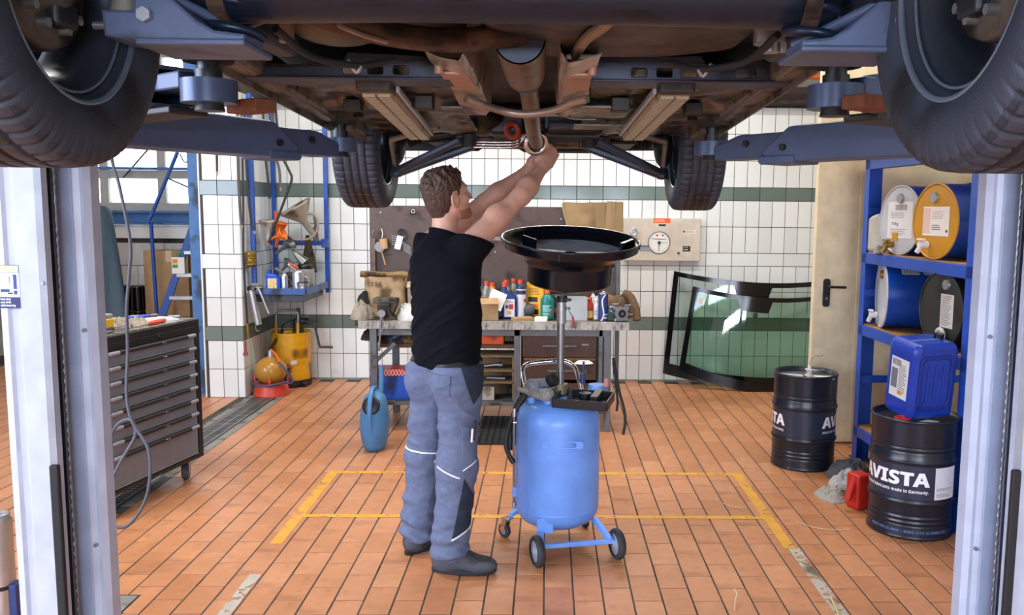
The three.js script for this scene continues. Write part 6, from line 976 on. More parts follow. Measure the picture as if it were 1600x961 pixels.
bottle('small white bottle beside the red and yellow one', 0.375, -6.48, { mat: K.white, cap: K.white, r: 0.027, h: 0.16, lab: labTex('#e5e6e8', (c) => { lineText(c, 40, 30, 110, 4, 30, '#667'); }) });
{ const t = T('spray_can', 'dark blue spray can with a white swirl near the right bench end', 'can', W(0.425, -6.42)); mesh('can_body', labTex('#1f3470', (c) => { c.strokeStyle = '#e6dfd2'; c.lineWidth = 9; c.beginPath(); c.moveTo(120, 0); c.bezierCurveTo(60, 60, 140, 120, 90, 192); c.stroke(); lineText(c, 110, 140, 60, 2, 24, '#ddd'); }), [keepUV(rot(cy(0.036, 0.036, 0.2, 0, 0.1, 0, 'y', 32, true), 0, Math.PI * 0.9, 0))], t); mesh('can_top', K.steel, [la([[0.036, 0.2], [0.037, 0.206], [0.03, 0.214], [0.012, 0.216], [0.012, 0.225], [0, 0.225]], 0, 0, 0, 28)], t); }
{ const t = T('glass_jar', 'small glass jar beside the dark blue spray can', 'jar', W(0.485, -6.4)); mesh('jar_body', M(0x7f9a94, 0.08, 0, { transmission: 0.85, thickness: 0 }), [la([[0, 0.002], [0.028, 0.002], [0.03, 0.008], [0.03, 0.08], [0.022, 0.095], [0.022, 0.105]], 0, 0, 0, 24)], t); mesh('lid', K.steel, [cy(0.024, 0.024, 0.014, 0, 0.11, 0, 'y', 20)], t); }
{ const t = T('bearing_housing', 'shiny metal bearing housing at the right bench end', 'machine part', W(0.555, -6.38), 0.3); mesh('housing', K.alu, [cy(0.05, 0.05, 0.05, 0, 0.06, 0, 'z', 32), bx(0.11, 0.024, 0.04, 0, 0.012, 0, 0.006), cy(0.016, 0.016, 0.04, 0.045, 0.1, 0, 'z', 14), cy(0.016, 0.016, 0.04, -0.045, 0.1, 0, 'z', 14)], t); mesh('bore', K.black, [cy(0.03, 0.03, 0.052, 0, 0.06, 0.001, 'z', 28)], t); mesh('shaft', K.steel, [cy(0.012, 0.012, 0.07, 0, 0.06, 0, 'z', 16)], t); each('stud', K.steel, [[0.05, 0.12], [0.065, 0.05], [-0.05, 0.13]].map(([x, y]) => cy(0.007, 0.007, 0.05, x, y, 0.01, 'x', 8)), t); }
{ const t = T('burlap_sack', 'brown cloth sack slumped over the right end of the bench', 'sack', W(0.545, -6.62), 0.2); mesh('sack_cloth', M(0x84694a, 0.95, 0, { map: tWeave }), [lumpUp(0.26, 0.3, 0.3, 61, 3, 60)], t); mesh('sack_fold', M(0x7c6145, 0.95, 0, { map: tWeave }), [tb([[0.02, 0.2, 0.1], [0.07, 0.17, 0.13], [0.1, 0.08, 0.17], [0.1, 0.0, 0.2]], 0.03, 24, 12)], t); }
solo('cotton_waste', 'tuft of white cotton waste behind the small bottles', 'cotton waste', K.white, [lumpUp(0.16, 0.22, 0.12, 67, 12)], W(0.36, -6.62), 0);
solo('tape_label', 'small red and white carton end behind the dark blue spray can', 'carton', M(0xbf5a4a, 0.6, 0, { map: tMottle }), [bx(0.08, 0.07, 0.05, 0, 0.125, 0, 0.003)], W(0.505, -6.5), 0.3).geometry.translate(0, -0.09, 0);
// on the back board
{ const t = T('file', 'long wooden file hanging at the left edge of the board', 'file', [-1.4, 1.42, -6.955]); mesh('blade', M(0x75685a, 0.6, 0.3, { map: tGrime }), [bx(0.035, 0.36, 0.012, 0, -0.19, 0, 0.003)], t); mesh('hook', K.steel, [tb([[0, 0, 0], [0, 0.04, 0.004], [0.005, 0.06, -0.012]], 0.003, 10, 6)], t); }
{ const t = T('paint_roller', 'tan sponge roller with a grey disc hanging on the board', 'roller', [-1.33, 1.37, -6.94]); mesh('sponge', M(0xd2ac7c, 0.9, 0, { map: tMottle }), [at(rot(cy(0.03, 0.03, 0.08, 0, 0, 0, 'y', 22), 0, 0, 0.1), 0.02, 0, 0.01)], t); mesh('disc', M(0x8c8f96, 0.5, 0.3), [cy(0.042, 0.042, 0.02, -0.012, -0.025, -0.002, 'z', 28)], t); mesh('cord', K.white, [tb([[0.005, 0.045, 0.01], [0.01, 0.08, 0], [0.0, 0.12, -0.01]], 0.003, 16, 6)], t); mesh('handle', M(0xcb9a55, 0.7), [tb([[0.0, -0.06, 0.0], [0.015, -0.11, 0.006], [0.03, -0.17, 0.01]], 0.0055, 16, 8)], t); }
{ const t = T('feeler_gauge', 'fan of metal feeler gauges with a white sleeve on the board', 'feeler gauge', [-1.17, 1.4, -6.945]); mesh('knob', K.darkSteel, [cy(0.03, 0.03, 0.02, 0.0, 0.06, -0.005, 'z', 24), cy(0.016, 0.016, 0.02, 0.03, 0.03, 0, 'z', 16)], t); mesh('sleeve', K.white, [bx(0.05, 0.11, 0.01, -0.02, -0.02, 0.01, 0.003, 0, 0, -0.25)], t); each('blade', K.steel, [...Array(6).keys()].map((i) => bx(0.075, 0.006, 0.003, 0.04 + i * 0.002, -0.035 - i * 0.013, 0.006 + (i & 1) * 0.002, 0.001, 0, 0, -0.55)), t); each('blade', K.steel, [...Array(5).keys()].map((i) => bx(0.05, 0.006, 0.003, -0.055, 0.03 - i * 0.017, 0.006, 0.001, 0, 0, -0.2)), t); }
{ const t = T('spring_clip', 'small black spring clip high on the back board', 'clip', [-1.085, 1.625, -6.95]); mesh('clip_body', K.black, [bx(0.03, 0.04, 0.015, 0, 0, 0, 0.004)], t); mesh('clip_ring', K.chrome, [at(new THREE.TorusGeometry(0.013, 0.004, 8, 20), 0.012, 0.004, 0.01)], t); }
{ const t = T('folded_cardboard', 'sheet of folded brown cardboard standing on top of the back board', 'cardboard', [0.37, 1.37, -6.95], 0), m = M(0xa58a60, 0.9, 0, { map: tMottle, bumpMap: bRough, bumpScale: 0.003 });
  mesh('front_sheet', m, [grid(40, 16, (u, v) => [lerp(-0.245, 0.24, u) + 0.05 * (1 - v) * (1 - u), v * 0.36 - 0.02 + 0.008 * vnoise(u * 9, v * 3), 0.012 * vnoise(u * 6, v * 4)]), grid(40, 16, (u, v) => [lerp(0.24, -0.245, u) + 0.05 * (1 - v) * u, v * 0.36 - 0.02 + 0.008 * vnoise(9 - u * 9, v * 3), -0.02])], t);
  for (const [x, w, h, a] of [[0.06, 0.09, 0.36, 0.35], [0.13, 0.07, 0.38, -0.3], [0.19, 0.09, 0.37, 0.25]]) mesh('fold', m, [bx(w, h, 0.006, x, 0.165, 0.035, 0.001, 0, a, a * 0.15)], t);
  mesh('torn_edge', M(0xb69c74, 0.9), [tb([[-0.25, 0.335, 0.01], [-0.235, 0.25, 0.012], [-0.22, 0.2, 0.01], [-0.19, 0.1, 0.01]], 0.006, 24, 5)], t); }
// under the bench
{ const t = T('plastic_crate', 'orange plastic crate on the upper shelf under the bench', 'crate', [-0.4, 0.6455, -6.5]), m = M(0xdd5515, 0.45, 0, { map: tGrime }); mesh('crate_front', m, [ex(roundPts([[-0.085, 0], [0.075, 0], [0.075, 0.085], [0.1, 0.115], [-0.085, 0.115]], 0.006), 0.008, 0.002, [], 0, 0, 0.1)], t); mesh('crate_wall', m, [b2(-0.085, -0.078, 0, 0.115, -0.12, 0.1, 0.002), b2(0.072, 0.08, 0, 0.1, -0.12, 0.1, 0.002), b2(-0.085, 0.08, 0, 0.115, -0.126, -0.118, 0.002), b2(-0.085, 0.08, 0, 0.006, -0.12, 0.1, 0)], t); }
{ const t = T('plastic_crate', 'blue plastic crate on the lower shelf at the left bench leg', 'crate', [-1.16, 0.2225, -6.54]), m = M(0x1f55c4, 0.4, 0, { map: tGrime }); mesh('crate_front', m, [b2(-0.165, 0.175, 0, 0.18, 0.16, 0.168, 0.003)], t); mesh('crate_wall', m, [b2(-0.165, -0.158, 0, 0.18, -0.16, 0.16, 0.002), b2(0.168, 0.175, 0, 0.2, -0.16, 0.16, 0.002), b2(-0.165, 0.175, 0, 0.2, -0.168, -0.16, 0.002), b2(-0.165, 0.175, 0, 0.006, -0.16, 0.16, 0)], t); }
{ const t = T('flat_carton', 'flat box with a red and white diamond pattern on the blue crate', 'carton', [-1.19, 0.404, -6.46], 0.03); mesh('carton_body', K.red, [b2(-0.135, 0.125, 0, 0.05, -0.1, 0.09, 0.002)], t); const d = decal(0.258, 0.048, canvasTex(512, 96, (c, w, h) => { c.fillStyle = '#b2281f'; c.fillRect(0, 0, w, h); c.strokeStyle = '#eadfd8'; c.lineWidth = 6; for (let i = -1; i < 12; i++) { c.strokeRect(0, 0, 0, 0); c.beginPath(); c.moveTo(i * 48, 96); c.lineTo(i * 48 + 48, 0); c.moveTo(i * 48, 0); c.lineTo(i * 48 + 48, 96); c.stroke(); } c.fillStyle = '#eee4dd'; c.fillRect(0, 30, 60, 40); })); mesh('pattern_strip', d.mat, [at(d.geo(), -0.005, 0.025, 0.0908)], t); }
solo('black_bag', 'black plastic bag stuffed behind the blue crate', 'bag', K.blackGloss, [lumpUp(0.34, 0.3, 0.2, 71, 6)], [-1.02, 0.2225, -6.72], 0);
solo('wooden_box', 'dark tan wooden box on the upper shelf behind the man', 'box', M(0x8a7048, 0.8, 0, { map: tDirty }), [b2(-0.09, 0.09, 0, 0.1, -0.1, 0.1, 0.004)], [-0.99, 0.6455, -6.5], 0);
solo('tool_bag', 'dark tool bag squeezed between the left legs under the bench top', 'bag', M(0x23252b, 0.6, 0, { map: tGrime }), [lumpUp(0.24, 0.15, 0.3, 77, 5)], [-1.16, 0.6455, -6.5], 0.4); solo('spanner', 'blue grey tool handle leaning out of the dark tool bag', 'tool', M(0x4b5a78, 0.4, 0.3), [rod([-0.06, 0.02, 0], [0.09, 0.12, 0.02], 0.018, 12)], [-1.1, 0.66, -6.4]); solo('rag', 'dirty rag hanging from the left end under the bench', 'rag', M(0x4a443b, 0.9, 0, { map: tDirty }), [lumpUp(0.14, 0.1, 0.12, 83, 7)], [-1.33, 0.67, -6.42], 0.3);
solo('beige_carton', 'pale carton behind the orange crate under the bench', 'carton', M(0xb9ad92, 0.8, 0, { map: tGrime }), [b2(-0.06, 0.06, 0, 0.11, -0.05, 0.05, 0.003)], [-0.265, 0.6455, -6.6]);
{ const t = T('parts_tray', 'open tan wooden tray with tools on the lower shelf', 'tray', [-0.36, 0.2225, -6.48]), m = M(0x8b775a, 0.8, 0, { map: tWood }); each('tray_board', m, [b2(-0.17, 0.12, 0.33, 0.342, -0.14, 0.12, 0.002), b2(-0.17, 0.12, 0.22, 0.232, -0.14, 0.12, 0.002), b2(-0.17, 0.12, 0.13, 0.142, -0.14, 0.12, 0.002), b2(0.105, 0.12, 0.0, 0.33, -0.14, 0.12, 0.002), b2(-0.17, 0.12, 0, 0.342, -0.15, -0.14, 0)], t); }
each; [['steel fitting on the upper tray level', -0.4, 0.455, 0.02], ['long steel fitting on the middle tray level', -0.38, 0.365, 0.018], ['dark pipe stub on the bottom tray level', -0.28, 0.262, 0.03]].forEach(([l, x, y, r], i) => solo('pipe_fitting', l, 'pipe fitting', i === 2 ? M(0x4c443b, 0.6, 0.3, { map: tGrime }) : K.steel, i === 2 ? [la([[r * 0.7, 0], [r, 0], [r, 0.16], [r * 0.7, 0.16], [r * 0.7, 0]], 0, 0, 0, 22, 'z')] : [rod([-0.07, 0, 0], [0.06, 0.02 - i * 0.02, 0.02], r * 0.7, 12), cy(r, r, 0.04, 0.05, 0.015 - i * 0.015, 0.018, 'x', 16)], [x, y + 0.012, -6.46 - (i === 2 ? 0.08 : 0)], i === 2 ? 0.5 : 0));
solo('magazine_stack', 'pale boxes piled on the bottom tray level', 'box', M(0xb8b0a0, 0.8, 0, { map: tGrime }), [b2(-0.05, 0.05, 0, 0.1, -0.05, 0.05, 0.003)], [-0.44, 0.2225, -6.42]);
solo('paper_towel', 'crumpled white paper towel on the middle drawer handle', 'paper towel', K.white, [lumpUp(0.15, 0.035, 0.07, 91, 6)], [0.28, 0.52, -6.302]);
{ const t = T('leather_strap', 'long black strap hanging off the right side of the bench', 'strap', [0.5, 0.5, -6.33]); mesh('strap_band', K.rubber, [tb([[0.0, 0.06, 0], [0.02, -0.05, 0.01], [0.05, -0.2, 0.03], [0.085, -0.33, 0.05], [0.09, -0.42, 0.07], [0.075, -0.5, 0.09]], 0.012, 40, 6).map((g) => g)], t); mesh('strap_band', K.rubber, [tb([[0.0, 0.03, 0], [0.02, -0.12, 0.01], [0.035, -0.26, 0.02], [0.03, -0.34, 0.02]], 0.01, 30, 6)], t); }
solo('floor_mat', 'black perforated rubber mat on the floor in front of the bench', 'mat', K.rubber, (() => { const g = [ex(rect(-0.24, 0.24, -0.4, 0.4), 0.014, 0.001, [...Array(140).keys()].map((i) => { const x = -0.21 + (i % 10) * 0.046, y = -0.37 + Math.floor(i / 10) * 0.056 + (i & 1) * 0.006; return [[x - 0.014, y], [x, y - 0.02], [x + 0.014, y], [x, y + 0.02]].reverse(); }), 0, 0.008, 0, -Math.PI / 2)]; return g; })(), [-0.26, 0, -6.33]);
// watering can
{ const t = T('watering_can', 'weathered blue plastic watering can on the tiled floor', 'watering can', [-1.18, 0, -5.82], 1.55), m = M(0x4a86ba, 0.45, 0, { map: tMottle });
  m.side = THREE.DoubleSide;
  mesh('can_body', m, [grid(48, 30, (u, v) => { const a = u * Math.PI * 2, y = v * 0.42, w = Math.sin(Math.PI * clamp(0.18 + v * 0.72, 0, 1)) ** 0.6, k = v > 0.86 ? lerp(1, 0.35, smoothstep(v, 0.86, 1)) : 1, b = v < 0.05 ? 0.8 + v * 4 : 1; return [Math.cos(a) * 0.15 * w * k * b + v * v * 0.02, y, -Math.sin(a) * 0.098 * w * k * b]; }), at(rot(new THREE.CircleGeometry(0.07, 30), Math.PI / 2, 0, 0), 0, 0.012, 0)], t);
  mesh('filler_opening', K.black, [at(rot(new THREE.SphereGeometry(0.07, 28, 18).scale(0.3, 0.95, 0.86), 0, 0, -0.42), -0.098, 0.325, 0)], t); mesh('handle', m, [tb([[-0.15, 0.18, 0], [-0.152, 0.28, 0], [-0.125, 0.37, 0], [-0.06, 0.43, 0], [0.02, 0.425, 0]], 0.017, 40, 12)], t); mesh('spout', m, [tb([[0.13, 0.12, 0], [0.2, 0.3, 0], [0.24, 0.46, 0], [0.25, 0.54, 0]], 0.019, 30, 12)], t); }
// ---------------------------------------------------------------- tool cabinet
{
  const t = T('tool_cabinet', 'black wheeled tool cabinet with eight grey drawers beside the left post', 'tool cabinet', [-2.415, 0, -4.82], 1.355);
  const black = M(0x17181b, 0.4, 0, { map: tMottle }), greyFront = M(0x7a7f8a, 0.42, 0.1, { map: tMottle }), grip = M(0x131416, 0.6), gripEnd = M(0x8b8f96, 0.45);
  mesh('cabinet_body', black, [b2(-0.42, 0.42, 0.135, 0.16, -0.23, 0.23, 0.004), b2(-0.42, -0.38, 0.16, 0.95, -0.23, 0.23, 0.004), b2(0.38, 0.42, 0.16, 0.95, -0.23, 0.23, 0.004), b2(-0.42, 0.42, 0.16, 0.95, -0.23, -0.2, 0.004), b2(-0.42, 0.42, 0.945, 0.985, -0.23, 0.232, 0.006), b2(-0.38, 0.38, 0.905, 0.945, 0.2, 0.23, 0.003)], t);
  mesh('work_top', M(0xaeb0b2, 0.5, 0.2, { map: tDirty }), [b2(-0.4, 0.4, 0.984, 0.989, -0.21, 0.215, 0.002)], t); mesh('lock', K.chrome, [cy(0.012, 0.012, 0.006, 0.06, 0.93, 0.232, 'z', 16)], t); mesh('corner_post', M(0x3c4046, 0.45), [b2(-0.425, -0.395, 0.14, 0.98, -0.235, -0.2, 0.004), b2(-0.428, -0.41, 0.2, 0.9, 0.15, 0.234, 0.004)], t);
  for (let i = 0; i < 8; i++) {
    const y1 = 0.9 - i * 0.0795, y0 = i === 7 ? 0.165 : y1 - 0.076, d = new THREE.Group(); d.name = 'drawer'; d.position.set(0, 0, 0.21); t.add(d);
    mesh('drawer_front', greyFront, [b2(-0.365, 0.365, y0, y1, 0, 0.022, 0.004), b2(-0.36, 0.36, y0 + 0.002, y0 + 0.01, 0.02, 0.028, 0.002)], d);
    mesh('handle_grip', grip, [rot(at(new THREE.CapsuleGeometry(0.0125, 0.56, 6, 14), 0, 0, 0), 0, 0, Math.PI / 2).translate(0.0, y1 - 0.008, 0.03)], d); each('grip_end', gripEnd, [-0.325, 0.325].map((x) => at(rot(new THREE.CapsuleGeometry(0.0115, 0.06, 6, 12), 0, 0, Math.PI / 2), x, y1 - 0.008, 0.03)), d);
    mesh('badge', K.chrome, [tb([[0.045, y1 - 0.012, 0.043], [0.05, y1 - 0.004, 0.043], [0.055, y1 - 0.012, 0.043], [0.062, y1 - 0.006, 0.043], [0.068, y1 - 0.011, 0.043], [0.078, y1 - 0.007, 0.043]], 0.0014, 24, 4)], d);
  }
  for (const [x, z] of [[-0.35, 0.15], [0.35, 0.15], [-0.35, -0.16], [0.35, -0.16]]) {
    const w = new THREE.Group(); w.name = 'caster'; w.position.set(x, 0.055, z); w.rotation.y = x > 0 ? -1.2 : -0.9; t.add(w);
    mesh('tyre', M(0x4a4d52, 0.7, 0, { map: tGrime }), [la([[0.03, -0.016], [0.048, -0.016], [0.055, -0.008], [0.055, 0.008], [0.048, 0.016], [0.03, 0.016]], 0, 0, 0, 36, 'x')], w); mesh('hub', K.steel, [la([[0, -0.017], [0.012, -0.02], [0.026, -0.014], [0.032, -0.017], [0.032, 0.017], [0.026, 0.014], [0.012, 0.02], [0, 0.017]], 0, 0, 0, 28, 'x')], w); mesh('fork', K.zinc, [bx(0.004, 0.085, 0.045, -0.022, 0.03, 0, 0.002), bx(0.004, 0.085, 0.045, 0.022, 0.03, 0, 0.002), bx(0.06, 0.008, 0.06, 0, 0.074, 0, 0.002)], w);
  }
  mesh('push_handle', K.black, [cy(0.014, 0.014, 0.36, 0.465, 0.9, 0.0, 'z', 16), sp(0.02, 0.465, 0.9, 0.18)], t); each('handle_arm', K.black, [-0.14, 0.14].map((z) => bx(0.05, 0.03, 0.02, 0.44, 0.9, z, 0.004)), t);
  mesh('side_shelf', black, [b2(-0.54, -0.42, 0.84, 0.85, -0.12, 0.14, 0.002), b2(-0.54, -0.53, 0.85, 0.9, -0.12, 0.14, 0.002)], t); mesh('bottle_holder', black, [b2(-0.53, -0.42, 0.38, 0.39, 0.0, 0.12, 0.002)], t);
}
// cabinet top: px, pz along the cabinet (x far, z front)
const onCab = (x, z, y = 0.9895) => { const c = Math.cos(1.355), s = Math.sin(1.355); return [-2.415 + x * c + z * s, y, -4.82 - x * s + z * c]; };
solo('rag', 'white and red rag crumpled on the tool cabinet top', 'rag', M(0xd9d2cb, 0.95, 0, { map: tWeave }), [lumpUp(0.26, 0.08, 0.2, 101, 6)], onCab(-0.05, -0.06), 0.5); solo('rag', 'cream string-like rag in the middle of the tool cabinet', 'rag', M(0xc9baa6, 0.95, 0, { map: tWeave }), [lumpUp(0.2, 0.07, 0.16, 107, 8)], onCab(0.02, 0.06), 0.1); solo('cloth', 'white cloth spread at the far end of the tool cabinet', 'cloth', M(0xdfe0e4, 0.9, 0, { map: tWeave }), [lumpUp(0.3, 0.025, 0.22, 109, 4)], onCab(0.24, 0.02), 0.3);
function pliers(label, mat, p, turn) { const t = T('pliers', label, 'pliers', p, turn); for (const s of [-1, 1]) mesh('handle', mat, [tb([[0, 0.012, 0], [-0.03, 0.014, s * 0.014], [-0.08, 0.013, s * 0.022], [-0.13, 0.012, s * 0.016]], 0.0085, 18, 8)], t); mesh('jaw', K.steel, [ex([[-0.005, -0.014], [0.02, -0.013], [0.055, -0.005], [0.055, 0.005], [0.02, 0.013], [-0.005, 0.014]], 0.012, 0.002, [], 0, 0.012, 0, -Math.PI / 2)], t); }
pliers('blue handled pliers lying over the rags on the tool cabinet', M(0x2c55b8, 0.4), onCab(0.12, 0.12, 1.02), 0.9); pliers('red and black handled pliers at the near cabinet edge', M(0x8c2a24, 0.4), onCab(-0.33, 0.19), 1.2);
{ const t = T('screwdriver', 'screwdriver with an orange red handle along the cabinet front edge', 'screwdriver', onCab(0.0, 0.19), 1.42); mesh('handle', M(0xd6442a, 0.35), [la([[0, -0.09], [0.008, -0.088], [0.014, -0.07], [0.012, -0.03], [0.014, 0], [0.011, 0.06], [0, 0.065]], 0.09, 0.014, 0, 18, 'x')], t); mesh('shank', K.steel, [rod([0.02, 0.014, 0], [-0.12, 0.01, 0], 0.0035, 8)], t); }
{ const t = T('socket_wrench', 'black and chrome ratchet wrench beside the orange screwdriver', 'wrench', onCab(-0.2, 0.15), 1.35); mesh('handle', K.chrome, [rod([-0.1, 0.014, 0], [0.1, 0.014, 0], 0.008, 10)], t); mesh('grip', K.black, [rod([-0.14, 0.014, 0], [-0.02, 0.014, 0], 0.013, 12)], t); mesh('head', K.chrome, [cy(0.02, 0.02, 0.02, 0.11, 0.014, 0, 'y', 20)], t); }
{ const t = T('tool_case', 'small black case with metal latches on the near cabinet top', 'case', onCab(-0.3, 0.02), 1.3); mesh('case_body', M(0x1d1e20, 0.5), [b2(-0.09, 0.09, 0, 0.09, -0.07, 0.07, 0.008)], t); each('latch', K.zinc, [0.025, 0.065].map((y) => bx(0.006, 0.02, 0.016, 0.091, y, 0.05, 0.002)), t); }
{ const t = T('battery_charger', 'yellow box with a grey top behind the cable on the cabinet', 'charger', onCab(-0.14, 0.0), 1.3); mesh('charger_body', M(0xe2b011, 0.4), [b2(-0.05, 0.05, 0, 0.055, -0.06, 0.06, 0.006)], t); mesh('charger_top', M(0x8f9396, 0.5), [b2(-0.05, 0.05, 0.055, 0.08, -0.055, 0.055, 0.006)], t); }
{ const t = T('leaflet', 'white printed leaflet box on the cabinet side shelf', 'leaflet', onCab(-0.485, 0.1, 0.851), 1.4); mesh('paper_stack', K.paper, [b2(-0.04, 0.04, 0, 0.09, -0.05, 0.05, 0.001)], t); }
solo('spark_plug', 'small steel socket at the far cabinet edge', 'socket', K.steel, [rod([-0.03, 0.012, 0], [0.03, 0.012, 0], 0.01, 12)], onCab(0.34, 0.12), 0.4); solo('spark_plug', 'small dark fitting beside the far steel socket', 'fitting', K.darkSteel, [cy(0.02, 0.02, 0.03, 0, 0.015, 0, 'y', 14)], onCab(0.3, 0.02), 0.4);
{ const t = T('spray_can', 'blue spray can in the holder on the cabinet side', 'can', onCab(-0.475, 0.06, 0.391), 0.4); mesh('can_body', M(0x23469e, 0.35), [cy(0.033, 0.033, 0.17, 0, 0.085, 0, 'y', 28)], t); mesh('can_cap', K.black, [cy(0.026, 0.03, 0.04, 0, 0.19, 0, 'y', 24)], t); mesh('printed_stripe', M(0xd9b48a, 0.5), [rot(cy(0.0335, 0.0335, 0.02, 0, 0.1, 0, 'y', 28, true), 0, 0, 0)], t); }
solo('power_cable', 'grey power cable hanging in front of the tool cabinet with a loop', 'cable', M(0x50545e, 0.5), tb([[-1.5, 4.2, -3.4], [-1.62, 3.2, -3.5], [-1.86, 2.2, -3.8], [-1.93, 1.9, -3.88], [-1.91, 1.74, -3.9], [-1.875, 1.5, -3.9], [-1.885, 1.36, -3.9], [-1.905, 1.2, -3.9], [-1.91, 1.0, -3.9], [-1.915, 0.8, -3.88], [-1.885, 0.68, -3.86], [-1.81, 0.56, -3.84], [-1.8, 0.42, -3.82], [-1.83, 0.3, -3.8], [-1.9, 0.215, -3.78], [-1.98, 0.24, -3.78], [-1.985, 0.36, -3.8], [-1.93, 0.5, -3.82], [-1.87, 0.62, -3.85], [-1.9, 0.69, -3.87], [-1.98, 0.64, -3.88], [-2.06, 0.45, -3.92], [-2.12, 0.38, -4.0]], 0.0075, 220, 8));
{ const t = T('gas_cylinder', 'silver cylinder with a dark clamp beside the left post foot', 'cylinder', [-2.2, 0, -3.36]); mesh('cylinder_body', K.alu, [la([[0, 0.0], [0.05, 0.002], [0.052, 0.01], [0.052, 0.4], [0.045, 0.41], [0.045, 0.425], [0.038, 0.43], [0, 0.43]], 0, 0, 0, 40)], t); mesh('clamp', K.black, [cy(0.054, 0.054, 0.016, 0, 0.13, 0, 'y', 36)], t); mesh('blue_bracket', M(0x23386c, 0.45), [b2(0.045, 0.075, 0, 0.14, -0.03, 0.03, 0.004)], t); }

// ---------------------------------------------------------------- bay behind the cabinet: ladder, box, coat, tins
{
  const t = T('step_ladder', 'blue step ladder with aluminium treads behind the tool cabinet', 'ladder', [-3.6, 0, -8.55]), m = M(0x1b52a8, 0.4, 0, { map: tMottle }), L = (x, y, z) => [x + 3.6, y, z + 8.55];
  mesh('rail', m, [bar(L(-4.02, 0.02, -8.5), L(-3.38, 1.78, -8.6), 0.025, 0.07, 0.004)], t); mesh('rail', m, [bar(L(-3.5, 0.02, -8.5), L(-3.1, 1.78, -8.6), 0.025, 0.07, 0.004)], t);
  for (let i = 0; i < 7; i++) { const y = 0.3 + i * 0.225, x = lerp(-4.02, -3.38, y / 1.78); mesh('tread', K.alu, [bx(0.5, 0.035, 0.1, x + 0.27 + 3.6, y, 0.0, 0.003)], t); }
  mesh('rear_leg', m, [rod(L(-3.96, 0.02, -8.75), L(-3.93, 1.5, -8.62), 0.018, 10)], t); mesh('hand_rail', m, [rod(L(-3.95, 1.48, -8.6), L(-3.63, 2.18, -8.6), 0.018, 12)], t); mesh('safety_cord', K.rubber, [tb([L(-3.6, 2.16, -8.58), L(-3.55, 2.08, -8.57), L(-3.5, 2.12, -8.57)], 0.006, 12, 6)], t);
}
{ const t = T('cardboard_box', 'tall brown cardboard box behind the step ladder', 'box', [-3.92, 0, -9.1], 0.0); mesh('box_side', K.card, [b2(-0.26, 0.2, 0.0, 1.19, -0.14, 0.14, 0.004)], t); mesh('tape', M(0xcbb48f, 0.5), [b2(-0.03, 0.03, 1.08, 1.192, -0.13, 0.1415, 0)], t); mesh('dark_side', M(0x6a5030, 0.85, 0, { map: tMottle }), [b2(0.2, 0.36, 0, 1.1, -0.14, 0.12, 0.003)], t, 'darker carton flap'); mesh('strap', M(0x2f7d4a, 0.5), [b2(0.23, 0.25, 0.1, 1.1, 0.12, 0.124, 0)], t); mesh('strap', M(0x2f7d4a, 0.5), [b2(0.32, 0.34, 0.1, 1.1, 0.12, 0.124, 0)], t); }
{ const t = T('carton', 'small white carton with a colour print standing on a ladder tread', 'carton', [-3.62, 0.994, -8.5], 0.15); mesh('carton_body', K.white, [b2(-0.06, 0.06, 0, 0.16, -0.03, 0.03, 0.002)], t); const d = decal(0.05, 0.085, canvasTex(64, 96, (c) => { c.fillStyle = '#d98a2c'; c.fillRect(0, 0, 64, 40); c.fillStyle = '#d9c84a'; c.fillRect(0, 40, 64, 22); c.fillStyle = '#3f8a4c'; c.fillRect(0, 62, 64, 34); })); mesh('print', d.mat, [at(d.geo(), -0.028, 0.1, 0.0305)], t); mesh('green_twine', M(0x3c8a55, 0.8), [tb([[-0.02, 0.165, 0], [0.0, 0.2, 0], [0.03, 0.195, 0], [0.05, 0.165, 0]], 0.008, 16, 6)], t); }
solo('coat', 'blue grey tarpaulin hanging beside the left lift post', 'tarpaulin', M(0x4d6370, 0.7, 0, { map: tMottle }), [grid(40, 40, (u, v) => { const y = lerp(1.68, 0.3, v), w = lerp(0.09, 0.2, Math.sqrt(v)), a = (u - 0.5) * Math.PI * 1.9; const f = 1 + 0.22 * Math.sin(a * 5 + v * 2) * v + 0.2 * (vnoise(u * 6, v * 4) - 0.5); return [-4.42 + Math.sin(a) * w * f + 0.03 * v, y - 0.12 * Math.abs(u - 0.42) * (1 - v), -8.6 + Math.cos(a) * 0.14 * f]; })]).material.side = THREE.DoubleSide;
each; [[-4.42, 0], [-4.265, 0.02]].forEach(([x, dz], i) => { for (let k = 0; k < 2; k++) { const t = T('black_tin', [['lower black tin stacked at the left beside the tarpaulin', 'upper black tin stacked at the left beside the tarpaulin'], ['lower black tin stacked beside the cardboard box', 'upper black tin stacked beside the cardboard box']][i][k], 'tin', [x, 0.31 + k * 0.262, -9.0 + dz]); mesh('tin_body', K.blackGloss, [la([[0, 0], [0.07, 0], [0.076, 0.006], [0.073, 0.012], [0.073, 0.23], [0.077, 0.236], [0.073, 0.245], [0, 0.24]], 0, 0, 0, 36)], t); mesh('tin_lid', K.darkSteel, [cy(0.064, 0.066, 0.014, 0, 0.248, 0, 'y', 32)], t); } });
solo('low_stand', 'low dark stand carrying the black tins', 'stand', M(0x2a2b2d, 0.6), [b2(-0.17, 0.16, 0.28, 0.308, -0.14, 0.14, 0.004), ...[-0.14, 0.13].flatMap((x) => [-0.1, 0.1].map((z) => b2(x - 0.02, x + 0.02, 0, 0.282, z - 0.02, z + 0.02, 0)))], [-4.345, 0, -8.99]);

